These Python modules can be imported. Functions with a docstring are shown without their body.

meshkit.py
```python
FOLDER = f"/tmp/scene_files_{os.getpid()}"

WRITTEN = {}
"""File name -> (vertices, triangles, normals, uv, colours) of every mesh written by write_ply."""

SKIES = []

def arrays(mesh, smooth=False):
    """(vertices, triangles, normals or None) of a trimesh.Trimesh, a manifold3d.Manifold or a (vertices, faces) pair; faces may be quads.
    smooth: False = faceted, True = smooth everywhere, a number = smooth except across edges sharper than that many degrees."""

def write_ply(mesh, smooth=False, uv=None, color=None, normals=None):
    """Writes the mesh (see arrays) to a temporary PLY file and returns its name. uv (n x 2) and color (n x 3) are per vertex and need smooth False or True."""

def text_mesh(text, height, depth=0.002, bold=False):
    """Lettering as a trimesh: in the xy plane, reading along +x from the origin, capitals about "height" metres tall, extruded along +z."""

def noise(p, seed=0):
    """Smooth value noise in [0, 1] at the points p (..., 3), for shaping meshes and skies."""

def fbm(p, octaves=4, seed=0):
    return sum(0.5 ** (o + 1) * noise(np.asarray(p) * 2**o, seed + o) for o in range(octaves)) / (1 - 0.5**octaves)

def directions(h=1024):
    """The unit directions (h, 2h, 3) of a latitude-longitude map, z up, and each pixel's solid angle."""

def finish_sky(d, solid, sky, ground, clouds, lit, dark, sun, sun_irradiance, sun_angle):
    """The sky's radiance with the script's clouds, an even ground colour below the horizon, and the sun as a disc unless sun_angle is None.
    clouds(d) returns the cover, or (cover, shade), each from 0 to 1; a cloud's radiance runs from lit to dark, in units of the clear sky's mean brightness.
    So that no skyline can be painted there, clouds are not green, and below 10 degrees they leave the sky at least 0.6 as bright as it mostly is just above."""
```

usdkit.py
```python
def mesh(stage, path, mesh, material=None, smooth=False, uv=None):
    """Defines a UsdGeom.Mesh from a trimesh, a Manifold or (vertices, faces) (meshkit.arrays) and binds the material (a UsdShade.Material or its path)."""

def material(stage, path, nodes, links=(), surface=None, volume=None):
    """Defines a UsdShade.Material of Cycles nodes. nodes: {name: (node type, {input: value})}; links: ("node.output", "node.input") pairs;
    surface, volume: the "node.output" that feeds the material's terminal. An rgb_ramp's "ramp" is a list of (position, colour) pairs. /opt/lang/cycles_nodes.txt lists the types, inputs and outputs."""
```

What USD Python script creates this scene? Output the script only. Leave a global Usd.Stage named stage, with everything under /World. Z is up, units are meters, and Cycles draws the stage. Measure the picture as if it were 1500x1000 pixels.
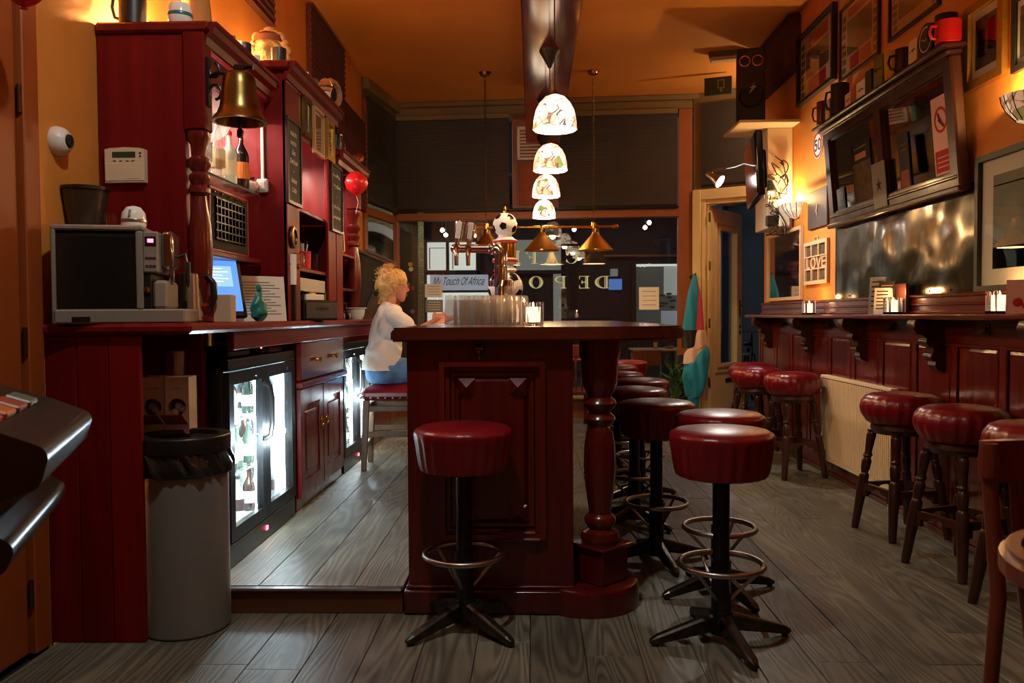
import math, random, numpy as np, trimesh, usdkit, meshkit, manifold3d
from shapely.geometry import Polygon, Point, box as sbox
from shapely.ops import unary_union
from pxr import Usd, UsdGeom, UsdLux, UsdShade, Gf, Sdf

stage = Usd.Stage.CreateInMemory()
UsdGeom.SetStageUpAxis(stage, 'Z')
UsdGeom.SetStageMetersPerUnit(stage, 1.0)
UsdGeom.Xform.Define(stage, '/World')
UsdGeom.Scope.Define(stage, '/World/Looks')
rnd = random.Random(7)
PI = math.pi

# ---------------------------------------------------------------- camera, sky, big lights, exposure
EYE, FPX = 1.2, 1200.0
ROLL = math.radians(0.35)
EXPOSURE = 0.0
vx, vy = 30 * math.cos(-ROLL) - 38 * math.sin(-ROLL), 30 * math.sin(-ROLL) + 38 * math.cos(-ROLL)
PITCH = math.atan(vy / FPX)
YAW = math.atan(vx / FPX * math.cos(PITCH))
_r = np.array([math.cos(YAW), math.sin(YAW), 0])
_f = np.array([-math.sin(YAW) * math.cos(PITCH), math.cos(YAW) * math.cos(PITCH), -math.sin(PITCH)])
_u = np.cross(_r, _f)
CR = _r * math.cos(ROLL) - _u * math.sin(ROLL)
CU = _r * math.sin(ROLL) + _u * math.cos(ROLL)
cam = UsdGeom.Camera.Define(stage, '/World/camera')
cam.CreateHorizontalApertureAttr(36.0)
cam.CreateFocalLengthAttr(36.0 * FPX / 1500)
cam.CreateFStopAttr(5.6)
cam.CreateFocusDistanceAttr(4.2)
cam.CreateClippingRangeAttr((0.05, 300.0))
cam.CreateExposureAttr(EXPOSURE)
cam.AddTransformOp().Set(Gf.Matrix4d(*CR, 0, *CU, 0, *(-_f), 0, 0, 0, EYE, 1))


def U(u, v, x=None, y=None, z=None):
    """The point of the place where the line of sight through a pixel meets a plane of constant x, y or z."""
    d = CR * (u - 750) / FPX - CU * (v - 500) / FPX + _f
    o = np.array([0, 0, EYE])
    k, val = (0, x) if x is not None else (1, y) if y is not None else (2, z)
    return o + d * (val - o[k]) / d[k]


usdkit.material(stage, '/World/Looks/night_sky', {'b': ('background_shader', {'color': (0.05, 0.09, 0.2), 'strength': 0.05})}, surface='b.background')
dome = UsdLux.DomeLight.Define(stage, '/World/night_sky')
dome.CreateColorAttr(Gf.Vec3f(0.16, 0.28, 0.6))
dome.CreateIntensityAttr(0.02)


def light(kind, name, loc, color, power, size, aim=None):
    """A lamp's light: power is the whole output, whatever its size."""
    n, k = name, 0
    while stage.GetPrimAtPath('/World/' + n):
        k += 1
        n = f'{name}_{k:03d}'
    L = {'sphere': UsdLux.SphereLight, 'rect': UsdLux.RectLight, 'disk': UsdLux.DiskLight}[kind].Define(stage, '/World/' + n)
    L.CreateColorAttr(Gf.Vec3f(*color))
    L.CreateIntensityAttr(power)
    L.CreateNormalizeAttr(True)
    if kind == 'rect':
        L.CreateWidthAttr(size[0]); L.CreateHeightAttr(size[1])
    else:
        L.CreateRadiusAttr(size)
    if aim is None:
        UsdGeom.Xformable(L).AddTranslateOp().Set(Gf.Vec3d(*map(float, loc)))
    else:
        a = -np.array(aim, float) / np.linalg.norm(aim)
        t = np.cross([0, 1, 0] if abs(a[1]) < .9 else [1, 0, 0], a); t /= np.linalg.norm(t)
        s = np.cross(a, t)
        UsdGeom.Xformable(L).AddTransformOp().Set(Gf.Matrix4d(*t, 0, *s, 0, *a, 0, *map(float, loc), 1))
    return L


def cone(L, angle, soft=.3):
    s = UsdLux.ShapingAPI.Apply(L.GetPrim())
    s.CreateShapingConeAngleAttr(angle); s.CreateShapingConeSoftnessAttr(soft)


# strengths of the lamps, and the ceiling spots behind and beside the camera (x, y, power, colour, aim, label)
UPL = 15.0
SPOT_W = 4.0
SPOTS = [(-.45, 1.85, 13.0, (.92, 1, .92), (.04, .46, -1), 25, 'black ceiling spot over the panelled end of the bar'), (1.1, .4, .4, (1, .75, .45), (.1, .6, -1), 60, 'black ceiling spot over the near right of the room'), (-.7, -.6, .8, (1, .75, .5), (.0, .4, -1), 60, 'black ceiling spot behind the camera')]
ORD = ['first', 'second', 'third', 'fourth', 'fifth', 'sixth', 'seventh', 'eighth', 'ninth', 'tenth', 'eleventh', 'twelfth', 'thirteenth', 'fourteenth']
WARM, AMBER, COOL, WHITE = (1, .62, .28), (1, .5, .16), (.7, .9, 1.0), (1, .9, .78)

# ---------------------------------------------------------------- helpers: shapes
def S(r, g, b):
    return tuple(((c / 255 / 12.92) if c <= 10 else ((c / 255 + .055) / 1.055) ** 2.4) for c in (r, g, b))


def cat(*ms):
    ms = [m for q in ms for m in (q if isinstance(q, (list, tuple)) else [q])]
    return ms[0] if len(ms) == 1 else trimesh.util.concatenate(ms)


def man(m):
    a = m.to_mesh()
    return trimesh.Trimesh(np.array(a.vert_properties[:, :3]), np.array(a.tri_verts), process=False)


def box(x0, x1, y0, y1, z0, z1, b=.003):
    """A box with chamfered edges."""
    s = np.array([x1 - x0, y1 - y0, z1 - z0]); c = np.array([x0 + x1, y0 + y1, z0 + z1]) / 2
    if b <= 0:
        m = trimesh.creation.box(s); m.apply_translation(c); return m
    b = min(b, s.min() * .45)
    h, v = s / 2, []
    for sx in (-1, 1):
        for sy in (-1, 1):
            for sz in (-1, 1):
                q = np.array([sx, sy, sz])
                for k in range(3):
                    p = h - b; p[k] = h[k]
                    v.append(q * p)
    m = trimesh.convex.convex_hull(np.array(v)); m.apply_translation(c)
    return m


def cbox(c, s, b=.003):
    return box(c[0] - s[0] / 2, c[0] + s[0] / 2, c[1] - s[1] / 2, c[1] + s[1] / 2, c[2] - s[2] / 2, c[2] + s[2] / 2, b)


def lathe(prof, n=28, at=(0, 0, 0), flute=None):
    """A turned shape: prof is (radius, height) from the bottom up (or round a wall); flute(angle, height) scales the radius."""
    p = np.array(prof, float); a = np.arange(n) * 2 * PI / n
    k = np.ones((len(p), n)) if flute is None else np.array([[flute(t, z) for t in a] for _, z in p])
    v = np.stack([p[:, :1] * np.cos(a) * k, p[:, :1] * np.sin(a) * k, np.repeat(p[:, 1:], n, 1)], -1).reshape(-1, 3)
    f = []
    for i in range(len(p) - 1):
        for j in range(n):
            q = (i * n + j, i * n + (j + 1) % n, (i + 1) * n + (j + 1) % n, (i + 1) * n + j)
            if p[i, 0] > 1e-6: f.append((q[0], q[1], q[2]))
            if p[i + 1, 0] > 1e-6: f.append((q[0], q[2], q[3]))
    m = trimesh.Trimesh(v + np.array(at), f, process=False)
    m.merge_vertices()
    return m


def tube(pts, r, n=8, closed=False):
    """A round bar along a path; r may vary along it."""
    p = np.array(pts, float); N = len(p)
    r = np.full(N, r) if np.ndim(r) == 0 else np.array(r, float)
    t = np.roll(p, -1, 0) - np.roll(p, 1, 0)
    if not closed:
        t[0], t[-1] = p[1] - p[0], p[-1] - p[-2]
    t /= np.maximum(np.linalg.norm(t, axis=1, keepdims=True), 1e-9)
    x = np.cross(t[0], [0, 0, 1] if abs(t[0][2]) < .9 else [1, 0, 0]); x /= np.linalg.norm(x)
    a = np.arange(n) * 2 * PI / n; v = []
    for i in range(N):
        x = x - t[i] * (x @ t[i]); x /= max(np.linalg.norm(x), 1e-9)
        y = np.cross(t[i], x)
        v.append(p[i] + r[i] * (np.cos(a)[:, None] * x + np.sin(a)[:, None] * y))
    f = []
    for i in range(N if closed else N - 1):
        for j in range(n):
            A, B, C, D = i * n + j, i * n + (j + 1) % n, ((i + 1) % N) * n + (j + 1) % n, ((i + 1) % N) * n + j
            f += [(A, B, C), (A, C, D)]
    v = np.vstack(v)
    if not closed:
        v = np.vstack([v, p[:1], p[-1:]])
        for j in range(n):
            f += [(N * n, (j + 1) % n, j), (N * n + 1, (N - 1) * n + j, (N - 1) * n + (j + 1) % n)]
    return trimesh.Trimesh(v, f, process=False)


def ring(R, r, at=(0, 0, 0), n=40, k=8):
    a = np.arange(n) * 2 * PI / n
    return tube(np.stack([R * np.cos(a) + at[0], R * np.sin(a) + at[1], np.full(n, at[2])], 1), r, k, True)


def ball(r, at=(0, 0, 0), s=(1, 1, 1), sub=2):
    m = trimesh.creation.icosphere(sub, r); m.apply_scale(s); m.apply_translation(at)
    return m


def ext(poly, d, plane='xy', at=0.0):
    """A flat outline given thickness d along the plane's third axis, starting at "at"."""
    if not isinstance(poly, Polygon) and not hasattr(poly, 'geoms'):
        poly = Polygon(poly)
    m = cat([trimesh.creation.extrude_polygon(g, d, engine='earcut') for g in getattr(poly, 'geoms', [poly])])
    v = np.array(m.vertices)
    if plane == 'xz': v = np.stack([v[:, 0], -v[:, 2] - at, v[:, 1]], 1) * [1, -1, 1]; flip = True
    elif plane == 'yz': v = np.stack([v[:, 2] + at, v[:, 0], v[:, 1]], 1); flip = False
    else: v = v + [0, 0, at]; flip = False
    f = np.array(m.faces)
    return trimesh.Trimesh(v, f[:, ::-1] if flip else f, process=False)


def move(m, loc=(0, 0, 0), rx=0, ry=0, rz=0, s=1.0):
    """A copy turned about x, then y, then z (degrees), scaled and shifted."""
    m = m.copy(); R = np.eye(4)
    for a, k in ((rx, 0), (ry, 1), (rz, 2)):
        if a:
            R = trimesh.transformations.rotation_matrix(math.radians(a), np.eye(3)[k]) @ R
    if np.ndim(s) or s != 1: m.apply_scale(s)
    m.apply_transform(R); m.apply_translation(np.array(loc, float))
    return m


def rrect(w, h, r=.01, cx=0, cy=0):
    return sbox(cx - w / 2 + r, cy - h / 2 + r, cx + w / 2 - r, cy + h / 2 - r).buffer(r, quad_segs=5)


def words(t, h, depth=.001, w=None, lean=0, bold=False):
    """Lettering standing in the xz plane, centred, read from -y."""
    m = meshkit.text_mesh(t, h, depth, bold); v = np.array(m.vertices)
    v -= (v.max(0) + v.min(0)) / 2
    if w: v[:, 0] *= w / max(np.ptp(v[:, 0]), 1e-9)
    v[:, 0] += lean * v[:, 1]
    return trimesh.Trimesh(np.stack([v[:, 0], -v[:, 2], v[:, 1]], 1), m.faces, process=False)


def frame(w, h, t, d, at=(0, 0, 0), prof=None):
    """Picture-frame bars round a w by h outside, front to -y, back at y=0."""
    m = ext(sbox(-w / 2, -h / 2, w / 2, h / 2).difference(sbox(-w / 2 + t, -h / 2 + t, w / 2 - t, h / 2 - t)), d, 'xz', -d)
    m.apply_translation(at)
    return m


def hull(*pr):
    return manifold3d.Manifold.batch_hull([manifold3d.Manifold.sphere(r, 14).translate(tuple(map(float, p))) for p, r in pr])


def flesh(bones, edge=.012, it=12):
    """One continuous skin round a list of bones, each a chain of (joint, radius)."""
    ms = [hull(a, b) for ch in bones for a, b in zip(ch[:-1], ch[1:])]
    m = manifold3d.Manifold.batch_boolean(ms, manifold3d.OpType.Add).refine_to_length(edge)
    t = man(m); t.merge_vertices()
    trimesh.smoothing.filter_taubin(t, .5, .53, iterations=it)
    return t


def scribble(w, h, seed=0):
    """A line of handwriting too small to read, centred, in the xz plane."""
    r = random.Random(seed); n = max(8, int(w / h * 5)); xs = np.linspace(-w / 2, w / 2, n)
    return tube([(x, 0, (r.random() - .5) * h * (1 if k % 2 else -.4)) for k, x in enumerate(xs)], h * .07, 4)


# ---------------------------------------------------------------- helpers: scene
def fresh(parent, name):
    n, k = name, 0
    while stage.GetPrimAtPath(f'{parent}/{n}'):
        k += 1; n = f'{name}_{k:03d}'
    return f'{parent}/{n}'


def put(prim, loc, rz):
    x = UsdGeom.Xformable(prim)
    x.AddTranslateOp().Set(Gf.Vec3d(*map(float, loc)))
    if rz: x.AddRotateZOp().Set(float(rz))


def tag(prim, label=None, category=None, group=None, kind=None):
    for k, v in (('label', label), ('category', category), ('group', group), ('kind', kind)):
        if v: prim.SetCustomDataByKey(k, v)


def thing(name, label, category, loc=(0, 0, 0), rz=0, group=None, kind=None):
    p = UsdGeom.Xform.Define(stage, fresh('/World', name)).GetPrim()
    put(p, loc, rz); tag(p, label, category, group, kind)
    return p


def part(parent, name, mesh, m, label=None, smooth=None, kind=None):
    base = parent if isinstance(parent, str) else str(parent.GetPath())
    if smooth is None: smooth = 40 if len(mesh.faces) > 50 else False
    q = usdkit.mesh(stage, fresh(base, name), mesh, m, smooth).GetPrim()
    tag(q, label, None, None, kind)
    return q


def solo(name, label, category, mesh, m, loc=(0, 0, 0), rz=0, group=None, kind=None, smooth=None):
    q = part('/World', name, mesh, m, None, smooth)
    put(q, loc, rz); tag(q, label, category, group, kind)
    return q


def struct(name, mesh, m, label=None):
    q = part('/World', name, mesh, m); tag(q, label, None, None, 'structure')
    return q


def dup(src, loc, rz, label, group=None):
    c = src.GetCustomData()
    n = src.GetName()
    if n[-4:-3] == '_' and n[-3:].isdigit(): n = n[:-4]
    p = UsdGeom.Xform.Define(stage, fresh('/World', n)).GetPrim()
    p.GetReferences().AddInternalReference(src.GetPath())
    x = UsdGeom.Xformable(p)
    x.ClearXformOpOrder()
    for a in ('xformOp:translate', 'xformOp:rotateZ'):
        if p.GetAttribute(a): pass
    t = p.GetAttribute('xformOp:translate') or x.AddTranslateOp().GetAttr()
    t.Set(Gf.Vec3d(*map(float, loc)))
    order = ['xformOp:translate']
    r = p.GetAttribute('xformOp:rotateZ')
    if rz or r:
        if not r: r = p.CreateAttribute('xformOp:rotateZ', Sdf.ValueTypeNames.Float)
        r.Set(float(rz)); order.append('xformOp:rotateZ')
    x.GetXformOpOrderAttr().Set(order)
    tag(p, label, c['category'], group or c.get('group'))
    p.SetInstanceable(True)
    return p


# ---------------------------------------------------------------- helpers: materials
def mat(name, col, rough=.5, metal=0, var=0, scale=6, bump=0, bscale=60, **kw):
    """A paint, metal, cloth ... with a faint mottling (var) and relief (bump)."""
    path = '/World/Looks/' + name
    nodes = {'p': ('principled_bsdf', {'base_color': col, 'roughness': rough, 'metallic': metal, **kw})}
    links = []
    if var or bump: nodes['t'] = ('texture_coordinate', {})
    if var:
        c = np.array(col)
        nodes['o'] = ('object_info', {}); nodes['m'] = ('math', {'math_type': 'multiply', 'value2': 37.0})
        nodes['n'] = ('noise_texture', {'dimensions': '4D', 'scale': scale, 'detail': 4.0, 'roughness': .6})
        nodes['c'] = ('rgb_ramp', {'ramp': [(.25, tuple(c * (1 - var))), (.75, tuple(np.minimum(c * (1 + var), .95)))]})
        links += [('o.random', 'm.value1'), ('m.value', 'n.w'), ('t.object', 'n.vector'), ('n.fac', 'c.fac'), ('c.color', 'p.base_color')]
    if bump:
        nodes['bn'] = ('noise_texture', {'scale': bscale, 'detail': 3.0})
        nodes['b'] = ('bump', {'strength': bump, 'distance': .004})
        links += [('t.object', 'bn.vector'), ('bn.fac', 'b.height'), ('b.normal', 'p.normal')]
    return usdkit.material(stage, path, nodes, links, surface='p.BSDF')


def wood(name, c1, c2, rough=.35, along='z', fine=26, coat=0.0, vary=.25, bump=.25, spec=.5):
    """Wood with its grain along one axis of the piece; each piece a little lighter or darker."""
    st = {'x': (.06, 1, 1), 'y': (1, .06, 1), 'z': (1, 1, .06)}[along]
    nodes = {'t': ('texture_coordinate', {}), 'o': ('object_info', {}), 'm': ('math', {'math_type': 'multiply', 'value2': 53.0}),
             'g': ('mapping', {'scale': st}),
             'n': ('noise_texture', {'dimensions': '4D', 'scale': fine, 'detail': 5.0, 'roughness': .62, 'distortion': .8}),
             'n2': ('noise_texture', {'dimensions': '4D', 'scale': fine * .22, 'detail': 2.0, 'distortion': 1.6}),
             'x': ('mix_float', {'fac': .45}),
             'c': ('rgb_ramp', {'ramp': [(.3, c1), (.52, tuple((np.array(c1) + c2) / 2)), (.72, c2)]}),
             'v': ('map_range', {'from_min': 0., 'from_max': 1., 'to_min': 1 - vary, 'to_max': 1 + vary}),
             'h': ('hsv', {'value': 1.0}), 'b': ('bump', {'strength': bump, 'distance': .003}),
             'rr': ('map_range', {'from_min': .3, 'from_max': .7, 'to_min': rough * .8, 'to_max': min(rough * 1.25, 1.)}),
             'p': ('principled_bsdf', {'coat_weight': coat, 'coat_roughness': .12, 'specular_ior_level': spec})}
    links = [('t.object', 'g.vector'), ('g.vector', 'n.vector'), ('g.vector', 'n2.vector'), ('o.random', 'm.value1'), ('m.value', 'n.w'), ('m.value', 'n2.w'),
             ('n.fac', 'x.a'), ('n2.fac', 'x.b'), ('x.result', 'c.fac'), ('o.random', 'v.value'), ('v.result', 'h.value'), ('c.color', 'h.color'),
             ('h.color', 'p.base_color'), ('x.result', 'b.height'), ('b.normal', 'p.normal'), ('n2.fac', 'rr.value'), ('rr.result', 'p.roughness')]
    return usdkit.material(stage, '/World/Looks/' + name, nodes, links, surface='p.BSDF')


def glow(name, col, strength, base=None):
    return usdkit.material(stage, '/World/Looks/' + name, {'p': ('principled_bsdf', {'base_color': base or col, 'roughness': .4, 'emission_color': col, 'emission_strength': strength})}, surface='p.BSDF')


def pane(name, tint=(.95, .97, .96), refl=.05, rough=0.0):
    """Thin clear glass: see-through, with a reflection that grows towards grazing sight."""
    return usdkit.material(stage, '/World/Looks/' + name, {'t': ('transparent_bsdf', {'color': tint}), 'g': ('glossy_bsdf', {'color': (1, 1, 1), 'roughness': rough}), 'w': ('layer_weight', {'blend': .5}),
        'e': ('math', {'math_type': 'power', 'value2': 5.0}), 'f': ('math', {'math_type': 'multiply_add', 'value2': 1 - refl, 'value3': refl}), 'm': ('mix_closure', {})},
        [('w.facing', 'e.value1'), ('e.value', 'f.value1'), ('f.value', 'm.fac'), ('t.BSDF', 'm.closure1'), ('g.BSDF', 'm.closure2')], surface='m.closure')


def planks(name, c1, c2, rough):
    """Oak boards running along y, with the contour lines of the year rings."""
    nodes = {'t': ('texture_coordinate', {}), 'o': ('object_info', {}), 'm': ('math', {'math_type': 'multiply', 'value2': 71.0}), 'g': ('mapping', {'scale': (1, .11, 1)}), 'g2': ('mapping', {'scale': (1, .04, 1)}),
             'n': ('noise_texture', {'dimensions': '4D', 'scale': 6.0, 'detail': 1.5, 'roughness': .45, 'distortion': .35}), 'k': ('math', {'math_type': 'multiply', 'value2': 130.0}), 's': ('math', {'math_type': 'sine'}),
             's1': ('map_range', {'from_min': -1., 'from_max': 1., 'to_min': 0., 'to_max': 1.}), 'f': ('noise_texture', {'dimensions': '4D', 'scale': 70.0, 'detail': 4.0, 'roughness': .65}), 'x': ('mix_float', {'fac': .62}),
             'c': ('rgb_ramp', {'ramp': [(.15, c1), (.8, c2)]}), 'd': ('noise_texture', {'dimensions': '4D', 'scale': 3.0, 'detail': 3.0}), 'dr': ('map_range', {'from_min': .3, 'from_max': .7, 'to_min': .72, 'to_max': 1.18}),
             'v': ('map_range', {'from_min': 0., 'from_max': 1., 'to_min': .82, 'to_max': 1.16}), 'vv': ('math', {'math_type': 'multiply'}), 'h': ('hsv', {'value': 1.0}), 'b': ('bump', {'strength': .45, 'distance': .002}), 'p': ('principled_bsdf', {'roughness': rough})}
    links = [('t.object', 'g.vector'), ('t.object', 'g2.vector'), ('g.vector', 'n.vector'), ('g2.vector', 'f.vector'), ('t.object', 'd.vector'), ('o.random', 'm.value1'), ('m.value', 'n.w'), ('m.value', 'f.w'), ('m.value', 'd.w'),
             ('n.fac', 'k.value1'), ('k.value', 's.value1'), ('s.value', 's1.value'), ('s1.result', 'x.a'), ('f.fac', 'x.b'), ('x.result', 'c.fac'), ('d.fac', 'dr.value'), ('o.random', 'v.value'), ('dr.result', 'vv.value1'), ('v.result', 'vv.value2'),
             ('vv.value', 'h.value'), ('c.color', 'h.color'), ('h.color', 'p.base_color'), ('x.result', 'b.height'), ('b.normal', 'p.normal')]
    return usdkit.material(stage, '/World/Looks/' + name, nodes, links, surface='p.BSDF')


# ---------------------------------------------------------------- materials
OCHRE = mat('ochre_paint', S(205, 128, 46), .75, var=.12, scale=2.5, bump=.25, bscale=90)
CEIL = mat('ceiling_paint', S(224, 146, 62), .6, var=.12, scale=1.2, bump=.2, bscale=60)
ORANGE = mat('orange_door_paint', S(150, 72, 26), .45, var=.1, scale=4)
CREAM = mat('cream_paint', S(222, 200, 148), .45, var=.07, scale=5)
OLIVE = mat('olive_trim_paint', S(120, 98, 60), .5, var=.1, scale=4)
POST = mat('brown_trim_paint', S(140, 78, 40), .4, var=.12, scale=5)
REDWOOD = wood('red_stained_wood', S(84, 7, 9), S(126, 17, 16), .42, 'z', 22, vary=.12, spec=.2)
REDWOOD_X = wood('red_stained_rail', S(84, 11, 11), S(124, 24, 19), .35, 'y', 22, vary=.1, spec=.3)
MAHOG = wood('mahogany_varnish', S(70, 14, 11), S(112, 26, 18), .24, 'z', 24, coat=.4, vary=.12)
MAHOG_Y = wood('mahogany_rail', S(72, 18, 12), S(112, 32, 20), .22, 'y', 24, coat=.5, vary=.1)
BARWOOD = wood('dark_bar_wood', S(62, 9, 10), S(104, 18, 16), .26, 'z', 22, coat=.35, vary=.08)
BARTOP = wood('bar_top_wood', S(66, 22, 14), S(110, 44, 26), .2, 'x', 20, coat=.6, vary=.05)
BEAM = wood('lacquered_beam', S(84, 16, 13), S(128, 36, 24), .12, 'y', 12, coat=.8, vary=.05)
FLOOR = planks('grey_oiled_oak', S(70, 66, 56), S(124, 120, 104), .5)
FLOOR2 = planks('pale_grey_oak', S(92, 89, 78), S(150, 146, 128), .48)
STEP = wood('worn_step_edge', S(52, 26, 12), S(150, 84, 34), .5, 'x', 9, vary=.1)
DARKWOOD = wood('dark_turned_wood', S(44, 20, 13), S(78, 38, 24), .35, 'z', 26, coat=.2, vary=.15)
BROWNWOOD = wood('brown_bentwood', S(88, 34, 18), S(128, 58, 30), .3, 'z', 18, coat=.3, vary=.1)
PINE = wood('pale_wood', S(150, 112, 70), S(190, 150, 100), .5, 'z', 18)
STOOLWOOD = wood('grey_stool_wood', S(84, 62, 44), S(120, 92, 66), .45, 'z', 20)
LEATHER = mat('oxblood_leather', S(122, 14, 24), .3, var=.14, scale=9, bump=.15, bscale=180, coat_weight=.15, coat_roughness=.25)
BLACK = mat('black_plastic', S(22, 21, 22), .4)
BLACKM = mat('black_metal', S(20, 20, 22), .35, metal=.3)
WORN = mat('worn_black_metal', S(74, 68, 62), .3, metal=.85, var=.7, scale=34)
CHROME = mat('chrome', S(205, 200, 195), .14, metal=1)
STEEL = mat('brushed_steel', S(176, 172, 166), .3, metal=1)
SILVER = mat('silver_plastic', S(150, 142, 130), .35, metal=.25, var=.04)
BRASS = mat('brass', S(205, 150, 62), .2, metal=1)
BRUSHED = mat('brushed_brass', S(226, 168, 78), .38, metal=1)
OLDBRASS = mat('aged_brass', S(118, 94, 52), .3, metal=1, var=.2, scale=12)
WHITEP = mat('white_plastic', S(215, 208, 198), .4)
CERAMIC = mat('white_ceramic', S(232, 228, 222), .12, coat_weight=.4)
PAPER = mat('white_paper', S(226, 222, 214), .8)
GREYP = mat('grey_plastic', S(128, 124, 118), .5, var=.04)
BIN = mat('grey_bin_metal', S(122, 118, 112), .42, var=.06, scale=9, bump=.05)
BLIND = usdkit.material(stage, '/World/Looks/black_blind', {'t': ('texture_coordinate', {}), 'w': ('wave_texture', {'bands_direction': 'z', 'scale': 14.0}), 'b': ('bump', {'strength': .5, 'distance': .006}),
    'p': ('principled_bsdf', {'base_color': S(52, 48, 46), 'roughness': .55})}, [('t.object', 'w.vector'), ('w.fac', 'b.height'), ('b.normal', 'p.normal')], surface='p.BSDF')
FOAM = mat('brown_acoustic_foam', S(82, 34, 26), .95, bump=.8, bscale=70)
RADIATOR = mat('radiator_enamel', S(236, 214, 178), .45)
GLASS = pane('window_glass')
FRGLASS = pane('fridge_glass', (.97, .99, 1), .03)
RIBBED = usdkit.material(stage, '/World/Looks/ribbed_glass', {'t': ('transparent_bsdf', {'color': (.96, .96, .95)}), 'g': ('glossy_bsdf', {'color': (1, 1, 1), 'roughness': .06}), 'd': ('translucent_bsdf', {'color': (.9, .86, .8)}), 'q': ('diffuse_bsdf', {'color': (.8, .78, .74)}),
    'm': ('mix_closure', {'fac': .18}), 'n': ('mix_closure', {'fac': .05}), 'o': ('mix_closure', {'fac': .028})}, [('t.BSDF', 'm.closure1'), ('g.BSDF', 'm.closure2'), ('m.closure', 'n.closure1'), ('d.BSDF', 'n.closure2'), ('n.closure', 'o.closure1'), ('q.BSDF', 'o.closure2')], surface='o.closure')
THIN = pane('thin_glass', (.93, .93, .92), .07)
CLEAR = usdkit.material(stage, '/World/Looks/clear_glass', {'p': ('principled_bsdf', {'base_color': (1, 1, 1), 'roughness': .02, 'ior': 1.45, 'transmission_weight': 1.0})}, surface='p.BSDF')
TEALGLASS = usdkit.material(stage, '/World/Looks/shelf_glass', {'p': ('principled_bsdf', {'base_color': (.75, .95, .9), 'roughness': .03, 'ior': 1.45, 'transmission_weight': .9})}, surface='p.BSDF')
RED = mat('red_plastic', S(190, 26, 30), .35)
DARK = mat('dark_interior', S(18, 12, 11), .8)
SKIN = mat('skin', S(205, 142, 112), .5, subsurface_weight=.15, subsurface_scale=.01)
SLATE = mat('chalkboard', S(34, 33, 32), .75, var=.25, scale=8)
CHALK = mat('chalk', S(205, 200, 190), .9)
GOLD = mat('gold_leaf', S(190, 140, 55), .35, metal=.8, var=.2, scale=30)
LAMPGLASS = glow('lamp_milk_glass', (1, .8, .52), 9.0, (.9, .85, .75))
LED = glow('red_led', (1, .05, .1), 12.0)
PRINT_RED = mat('print_red', S(176, 30, 36), .7)
PRINT_DARK = mat('print_dark', S(36, 32, 32), .7)
YELLOW = mat('yellow_paper', S(222, 186, 30), .7)

# ---------------------------------------------------------------- the room
XL, XR, ZC, YB = -1.79, 2.25, 3.72, -2.6
FWR = -4.0


def FW(m):
    return move(m, (0, 9.67, 0), rz=FWR)


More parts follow.
